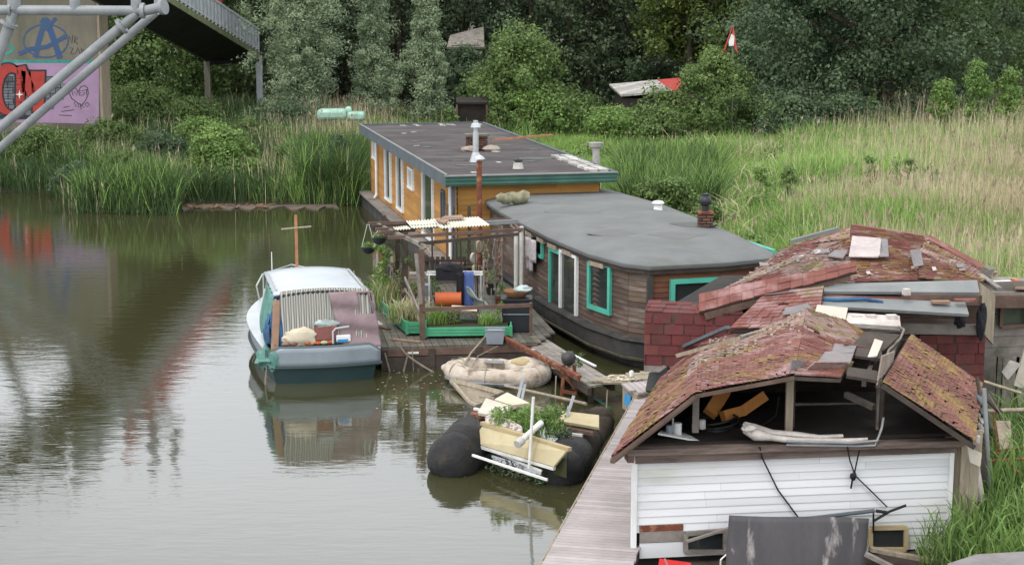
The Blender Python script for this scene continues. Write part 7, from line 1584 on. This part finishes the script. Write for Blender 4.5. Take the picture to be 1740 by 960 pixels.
for i, (px, py, s, mm, lab) in enumerate(((1598, 517, .3, 'cardboard', 'scrap of peach board lying on the long grey metal sheet'), (1640, 514, .35, 'shingle_red', 'red scrap at the right end of the long grey metal sheet'), (1540, 500, .1, 'foam_white', 'small white cup between the grey sheets'))):
    MB().box(Bx(px, py, 26.6)+Vector((0, 0, .04)), (s, .12, .04 if i < 2 else .1), rz=.1*i).build('roof_scrap', mm, label=lab, cat='scrap')
m = MB(); m.slab([Bx(1377, 556, 25.6), Bx(1432, 566, 25.6), Bx(1440, 525, 26.1), Bx(1388, 520, 26.1)], .06); m.build('foam_slab', 'ply_pale', label='square pale board overhanging the gap between the roofs', cat='board')
m = MB(); m.slab([Bx(1436, 552, 25.7), Bx(1530, 558, 25.7), Bx(1528, 540, 26.1), Bx(1440, 535, 26.1)], .07)
for px in (1455, 1480, 1515): m.box(Bx(px, 541, 26.0), (.16, .12, .12), rz=.1)
m.build('broken_foam', 'foam_white', label='broken white foam slab right of the square pale board', cat='slab')
m = MB(); m.beam(Bx(1385, 570, 25.4), Bx(1530, 572, 25.5), .2, .1); m.build('gap_beam', 'dark_wood', bh)
m = MB(); m.path([Bx(1500, 625, 22.8), Bx(1510, 595, 23.8), Bx(1530, 575, 24.6), Bx(1536, 560, 25.2), Bx(1526, 554, 25.8)], .018, 6); m.build('bent_hose', 'rope', label='bent grey hose rising from the broken roof to the foam slab', cat='hose')
# shingled walls: left box and right flank
def shwall(A, Bq, z0, z1, name, mm='shingle_wall', w=.34, h=.18, seed=1):
    r_ = random.Random(seed); d = (Bq-A); L_ = d.length; d.normalize(); n_ = Vector((d.y, -d.x, 0)); n_ = n_ if n_.y < 0 else -n_; m = MB(); m.slab([Vector((A.x, A.y, z0)), Vector((Bq.x, Bq.y, z0)), Vector((Bq.x, Bq.y, z1)), Vector((A.x, A.y, z1))], .05); core = m.build(name, 'dark_wood', b2_); s = MB(); z = z0; k = 0
    while z < z1-.02:
        x = -r_.random()*w
        while x < L_:
            xa, xb = max(0, x), min(L_, x+w*r_.uniform(.85, 1.1)); hh = min(h, z1-z)
            if xb-xa > .03:
                a_ = A+d*xa+n_*.045; b_ = A+d*(xb-.004)+n_*.045; a2_ = A+d*xa+n_*.03; b2__ = A+d*(xb-.004)+n_*.03
                s.add([(a_.x, a_.y, z+.001), (b_.x, b_.y, z+.001), (b2__.x, b2__.y, z+hh), (a2_.x, a2_.y, z+hh)], [(0, 1, 2, 3)])
            x += w
        z += h; k += 1
    s.build('shingles', mm, core); return core
lb0, lb1 = Bx(1095, 600, 26.9), Bx(1262, 600, 26.6)
shwall(Vector((lb0.x, lb0.y, 0)), Vector((lb1.x, lb1.y, 0)), 1.9, 2.78, 'left_box_wall', seed=2)
m = MB(); q0_, q1_ = Vector((lb0.x, lb0.y, 2.8)), Vector((lb1.x, lb1.y, 2.8)); top = [q0_, q1_, q1_+Vector((0, .5, .12)), q0_+Vector((.1, .5, .1))]; deck_face(m, top, .06, .01); tb = m.build('left_box_top', 'dark_wood', b2_); ss = {'red': MB()}; shingle_face(top, .25, .14, lambda p, r_: 'red', ss, seed=70); ss['red'].build('shingles', 'shingle_wall', tb)
m = MB(); m.prism([(lb0.x+.02, lb0.y+.03), (lb1.x, lb1.y+.03), (lb1.x, lb1.y+1.2), (lb0.x+.3, lb0.y+1.2)], 1.92, 2.76); m.build('left_box_body', 'dark_wood', b2_)
m = MB(); m.beam((lb0.x, lb0.y, 1.85), (lb1.x, lb1.y, 1.85), .08, .12); m.build('left_box_sill', 'grey_wood', b2_)
ra, rbb = Bx(1560, 600, 27.1), Bx(1672, 600, 27.2)
shwall(Vector((ra.x, ra.y, 0)), Vector((rbb.x, rbb.y, 0)), 1.5, 2.36, 'right_shingle_wall', seed=5)
m = MB(); m.prism([(2.75, 27.4), (7.75, 27.5), (8.3, 30.2), (3.9, 30.2)], -.1, 2.85); m.build('core', 'dark_interior', b2_)
m = MB(); m.slab([Bx(1664, 480, 27.4), Bx(1690, 500, 27.6), Bx(1686, 585, 27.6), Bx(1668, 565, 27.4)], .04); m.build('torn_corner_sheet', 'weathered_pale', b2_)
m = MB(); m.ball(Bx(1668, 545, 27.0), (.09, .08, .3), 10, 8, .4); m.ball(Bx(1632, 545, 26.9), (.1, .07, .12), 10, 8, .5, 4); m.build('black_rags', 'black_cloth', b2_)
m = MB(); m.slab([Bx(1120, 668, 26.2), Bx(1098, 665, 26.5), Bx(1104, 635, 27.2), Bx(1138, 622, 26.8)], .05); m.build('black_flap', 'rubber_black', b2_)
m = MB(); m.beam(Bx(1665, 468, 28.9), Bx(1698, 492, 28.0), .1, .07); m.beam(Bx(1672, 458, 29.5), Bx(1685, 464, 29.4), .2, .15); m.build('gutter_end', 'grey_wood', b2_)

# ------------------------------------------------------------------ grey shed at the far right
gs = thing('grey_shed', (9.2, 29, .3), 'grey plank shed at the far right with an open dark window', 'shed')
ca, cc = Bx(1672, 560, 28.9), Bx(1800, 560, 29.2); 
m = MB(); 
for k in range(7): m.beam((ca.x-.1, ca.y, 1.65+k*.2), (cc.x, cc.y, 1.65+k*.2), .04, .19) if k in (0, 1, 2) or k > 4 else None
for px in (1690, 1710): pass
wz0, wz1 = 2.15, 2.58
for (a_, b_) in ((1672, 1704), (1752, 1800)):
    p, q = Bx(a_, 530, 28.9), Bx(b_, 530, 29.1)
    for k in (0, 1): m.beam((p.x, p.y, wz0+.1+k*.2), (q.x, q.y, wz0+.1+k*.2), .04, .19)
m.build('wall', 'grey_wood', gs)
m = MB(); p, q = Bx(1702, 530, 28.85), Bx(1754, 530, 29.0)
for z in (wz0, wz1): m.beam((p.x, p.y, z), (q.x, q.y, z), .06, .06)
for s in (p, q): m.beam((s.x, s.y, wz0), (s.x, s.y, wz1), .06, .06, up=(0, 1, 0))
w_ = m.build('window', 'brown_wood', gs); MB().slab([(p.x, p.y+.1, wz0), (q.x, q.y+.1, wz0), (q.x, q.y+.1, wz1), (p.x, p.y+.1, wz1)], .02).build('pane', 'glass_green', w_)
m = MB(); p, q = Bx(1675, 500, 28.7), Bx(1800, 500, 29.0); m.slab([p, q, q+Vector((.2, 1.6, .0)), p+Vector((.2, 1.6, .0))], .07); m.build('roof', 'grey_wood', gs)
m = MB(); m.beam(p-Vector((0, .05, .12)), q-Vector((0, .05, .12)), .08, .22); m.build('eaves_board', 'brown_wood', gs)
m = MB(); m.box(Bx(1704, 487, 29.3), (.5, .5, .14), rz=.2); m.build('foam_box', 'white_paint', label='white foam box lying on the grey shed roof', cat='box'); 
m = MB(); m.box(Bx(1726, 482, 29.5), (.1, .2, .16), rz=.2); m.build('orange_scrap', 'orange_drum', label='orange scrap standing on the grey shed roof', cat='scrap')
m = MB(); m.slab([Bx(1724, 495, 28.8)+Vector((0, 0, .05)), Bx(1790, 497, 28.9)+Vector((0, 0, .05)), Bx(1790, 489, 29.6)+Vector((0, 0, .05)), Bx(1730, 488, 29.5)+Vector((0, 0, .05))], .03); m.build('red_sheet', 'shingle_pale', gs)
m = MB()
for px, w_w in ((1682, .25), (1700, .12), (1716, .3), (1735, .2), (1756, .25), (1778, .2)):
    p = Bx(px, 600, 28.8); m.beam((p.x, p.y, .3), (p.x+rnd.uniform(-.03, .03), p.y, 1.62), w_w, .04, up=(0, 1, 0))
m.build('lower_boards', 'grey_wood', gs)
# leaning pale boards
for i, (pts, mm, lab) in enumerate(((((1702, 632), (1712, 645), (1735, 618), (1716, 612)), 'foam_white', 'small pale triangular board leaning on the grey shed'), (((1722, 655), (1752, 662), (1760, 590), (1740, 594)), 'ply_pale', 'large pale board leaning at the right edge'))):
    m = MB(); m.slab([P(*q, Y=28.2) for q in pts], .04); m.build('leaning_board', mm, label=lab, cat='board')
# junk between the buildings: pipes, rods, planks
J = [((1672, 660), (1683, 850), 23.4, .035, 'steel_grey', 'drain_pipe', 'long grey plastic pipe standing right of the white wall'),
     ((1660, 640), (1672, 720), 24.4, .03, 'dark_wood', 'old_timber', 'dark timber standing behind the right roof edge'),
     ((1672, 648), (1735, 668), 25.5, .025, 'weathered_pale', 'old_timber', 'pale lath lying over the junk pile at right'),
     ((1678, 698), (1745, 696), 24.5, .035, 'weathered_pale', 'old_timber', 'pale horizontal rail across the junk pile'),
     ((1682, 783), (1760, 778), 23.2, .022, 'rust', 'rusty_rod', 'rusty horizontal rod above the grass at right'),
     ((1694, 765), (1750, 760), 23.6, .015, 'rust', 'rusty_rod', 'thin rusty rod above the thicker one'),
     ((1694, 768), (1735, 805), 23.2, .015, 'rust', 'rusty_rod', 'slanting rusty rod below the horizontal one'),
     ((1688, 700), (1697, 790), 23.6, .013, 'rust', 'rusty_rod', 'upright rusty rod beside the grey pipe'),
     ((1680, 670), (1745, 765), 24.0, .01, 'rope', 'old_cable', 'sagging cable over the junk pile'),
     ((1668, 668), (1700, 700), 24.6, .04, 'dark_wood', 'old_timber', 'short dark beam behind the stacked panes')]
for (a_, b_, Y, r, mm, nm, lab) in J:
    MB().path([P(*a_, Y=Y+.2), P((a_[0]+b_[0])/2, (a_[1]+b_[1])/2+(6 if 'cable' in nm else 0), Y=Y+.1), P(*b_, Y=Y)], r, 8).build(nm, mm, smooth=True, label=lab, cat=nm.split('_')[1])
for i, py in enumerate((672, 690, 706, 722)):
    m = MB(); m.slab([P(1658, py, Y=24.4), P(1668, py+14, Y=24.0), P(1676, py+12, Y=24.3), P(1664, py-4, Y=24.8)], .03); m.build('stacked_pane', 'foam_white' if i > 1 else 'fascia_grey', label=('topmost', 'second', 'third', 'lowest')[i]+' panel in the small stack under the right roof edge', cat='panel', group='panels stacked under the roof edge')
m = MB(); m.slab([P(1692, 715, Y=24.2), P(1716, 716, Y=24.2), P(1722, 765, Y=23.8), P(1700, 768, Y=23.8)], .03); m.build('scrap_sheet', 'weathered_pale', label='grey-green sheet leaning in the junk pile at right', cat='sheet')
m = MB(); pts = [P(1658, 740, Y=22.75), P(1656, 790, Y=22.75), P(1664, 850, Y=22.7)]; m.path(pts, [.07, .08, .09], 8)
for i, v in enumerate(m.v): m.v[i] = v+Vector((.03, 0, 0))*mnoise.noise(v*7)
m.build('crumbling_post', 'foam_white', smooth=True, label='crumbling whitish post right of the plank wall', cat='post')
m = MB()
for px, pt in ((1638, 762), (1654, 770)): q = P(px, 820, Y=22.55); m.beam((q.x, q.y, .1), (q.x, q.y, 1.75), .13, .05, up=(0, 1, 0))
m.build('plank_panel', 'weathered_pale', label='weathered vertical planks beside the white wall', cat='planks')
# rusty metal sheet in front
ms = MB(); S_ = [P(1232, 985, Y=21.35), P(1470, 985, Y=21.5), P(1476, 880, Y=21.75), P(1239, 875, Y=21.6)]
ms.grid(lambda u, v: S_[0].lerp(S_[1], u).lerp(S_[3].lerp(S_[2], u), v)+Vector((0, .025*math.sin(u*7+v*3), 0)), 20, 10); ms.build('metal_sheet', 'sheet_rust', smooth=True, solid=.02, label='dark rusty metal sheet leaning against the white wall', cat='sheet')
m = MB(); m.beam(WP(1160, 912, .2), WP(1237, 888, .2), .05, .03); m.build('loose_lath', 'grey_wood', label='grey lath slanting over the crooked low window', cat='lath')
m = MB(); m.path([P(1222, 985, Y=21.5), P(1225, 950, Y=21.5), P(1236, 940, Y=21.55), P(1245, 950, Y=21.6)], .014, 6); m.build('white_hose', 'pvc_white', smooth=True, label='white hose looping beside the metal sheet', cat='hose')
rl = thing('red_lantern', tuple(P(1147, 975, Y=21.3)), 'small red plastic lantern at the foot of the white wall', 'lantern')
c = P(1147, 968, Y=21.3); MB().lathe((c.x, c.y, c.z-.2), [(.2, 0), (.24, .08), (.24, .14), (.2, .17)], 4).build('body', 'red_plastic', rl)
m = MB(); m.slab([(c.x-.26, c.y-.15, c.z-.02), (c.x+.26, c.y-.15, c.z-.02), (c.x+.22, c.y+.15, c.z+.04), (c.x-.2, c.y+.15, c.z+.1)], .03); m.build('lid', 'red_plastic', rl); m = MB(); m.tube((c.x-.1, c.y, c.z+.05), (c.x-.14, c.y, c.z+.16), .012); m.build('handle', 'galvanised', rl)
m = MB(); m.beam(P(1470, 940, Y=21.4), P(1560, 985, Y=21.2), .09, .05); m.build('lying_plank', 'grey_wood', label='grey plank lying right of the metal sheet', cat='plank'); m = MB(); m.beam(P(1478, 932, Y=21.8), P(1600, 955, Y=21.8), .12, .05); m.build('lying_plank', 'weathered_pale', label='pale plank along the foot of the white wall', cat='plank')
# foreground deck the buildings stand on, grey slab at the bottom right
fp = thing('landing_stage', (4, 22, 0), 'low dark landing stage under the derelict boathouses', 'landing stage')
MB().prism([(1.7, 19), (6.4, 19), (6.6, 22.6), (7.6, 25.5), (8.6, 28.5), (8.5, 30.3), (3.8, 30.3), (2.9, 27.2)], -.3, .17).build('platform', 'dark_wood', fp)
gt = thing('grey_flat_roof', tuple(P(1680, 960, Y=19.5)), 'corner of a flat grey felt roof at the bottom right', 'roof')
A_, Bq, C_, D_ = P(1610, 957, z=1.3), P(1660, 941, z=1.3), P(1780, 934, z=1.3), P(1760, 1100, z=1.3); F_2 = P(1600, 1100, z=1.3)
MB().prism([(p.x, p.y) for p in (F_2, D_, C_, Bq, A_)], 1.18, 1.3).build('roof_slab', 'felt_grey', gt); MB().prism([(p.x+.1, p.y-.1) for p in (F_2, D_, C_, Bq, A_)], .0, 1.18).build('wall', 'dark_wood', gt)
# lush grass beside the buildings
r_ = np.random.RandomState(17)
def lush(n, poly_px, h, wd, Yr, name, lab, zf=.3, mm='reed_green', lean=(.25, .9), seed=0):
    x, y = [], []
    while len(x) < n:
        px = r_.uniform(poly_px[0], poly_px[1]); Y = r_.uniform(*Yr); X = (px-870)/FPX*(Y*1.03); x.append(X); y.append(Y)
    x, y = np.array(x), np.array(y); z = np.maximum(gz(x, y), .05)
    V = []
    hh = h*(.55+.65*r_.rand(n))
    V.append(blades(x, y, z, hh, np.full(n, wd)*(.7+.6*r_.rand(n)), r_.uniform(.05, .3, n), r_))
    k = 4   # leaves leaving each stem
    for j in range(k):
        f = (.3+.18*j)*hh; V.append(blades(x+.02*r_.normal(size=n), y, z+f, hh*.45, np.full(n, wd*1.1), r_.uniform(lean[0], lean[1], n), r_))
    np_mesh(name, np.concatenate(V), 4, mm, kind='stuff', label=lab, cat='reeds')
lush(300, (1618, 1800), .8, .022, (20.8, 22.6), 'near_reeds', 'lush bright reeds beside the white wall at right', mm='leaf_light')
lush(380, (1690, 1830), 1.15, .022, (22.8, 27.5), 'near_reeds', 'lush reeds behind the junk pile at right', mm='leaf_light')
lush(50, (1575, 1625), .7, .018, (21.3, 22.2), 'near_reeds', 'thin reed blades in front of the white wall corner', mm='leaf_mid')
lush(600, (1700, 1950), 1.9, .03, (29.5, 33), 'near_reeds', 'reeds behind the grey shed at right', mm='reed_green')
lush(120, (1660, 1720), .6, .02, (22.8, 24.2), 'near_reeds', 'dark reeds in the junk pile at right', mm='leaf_mid')
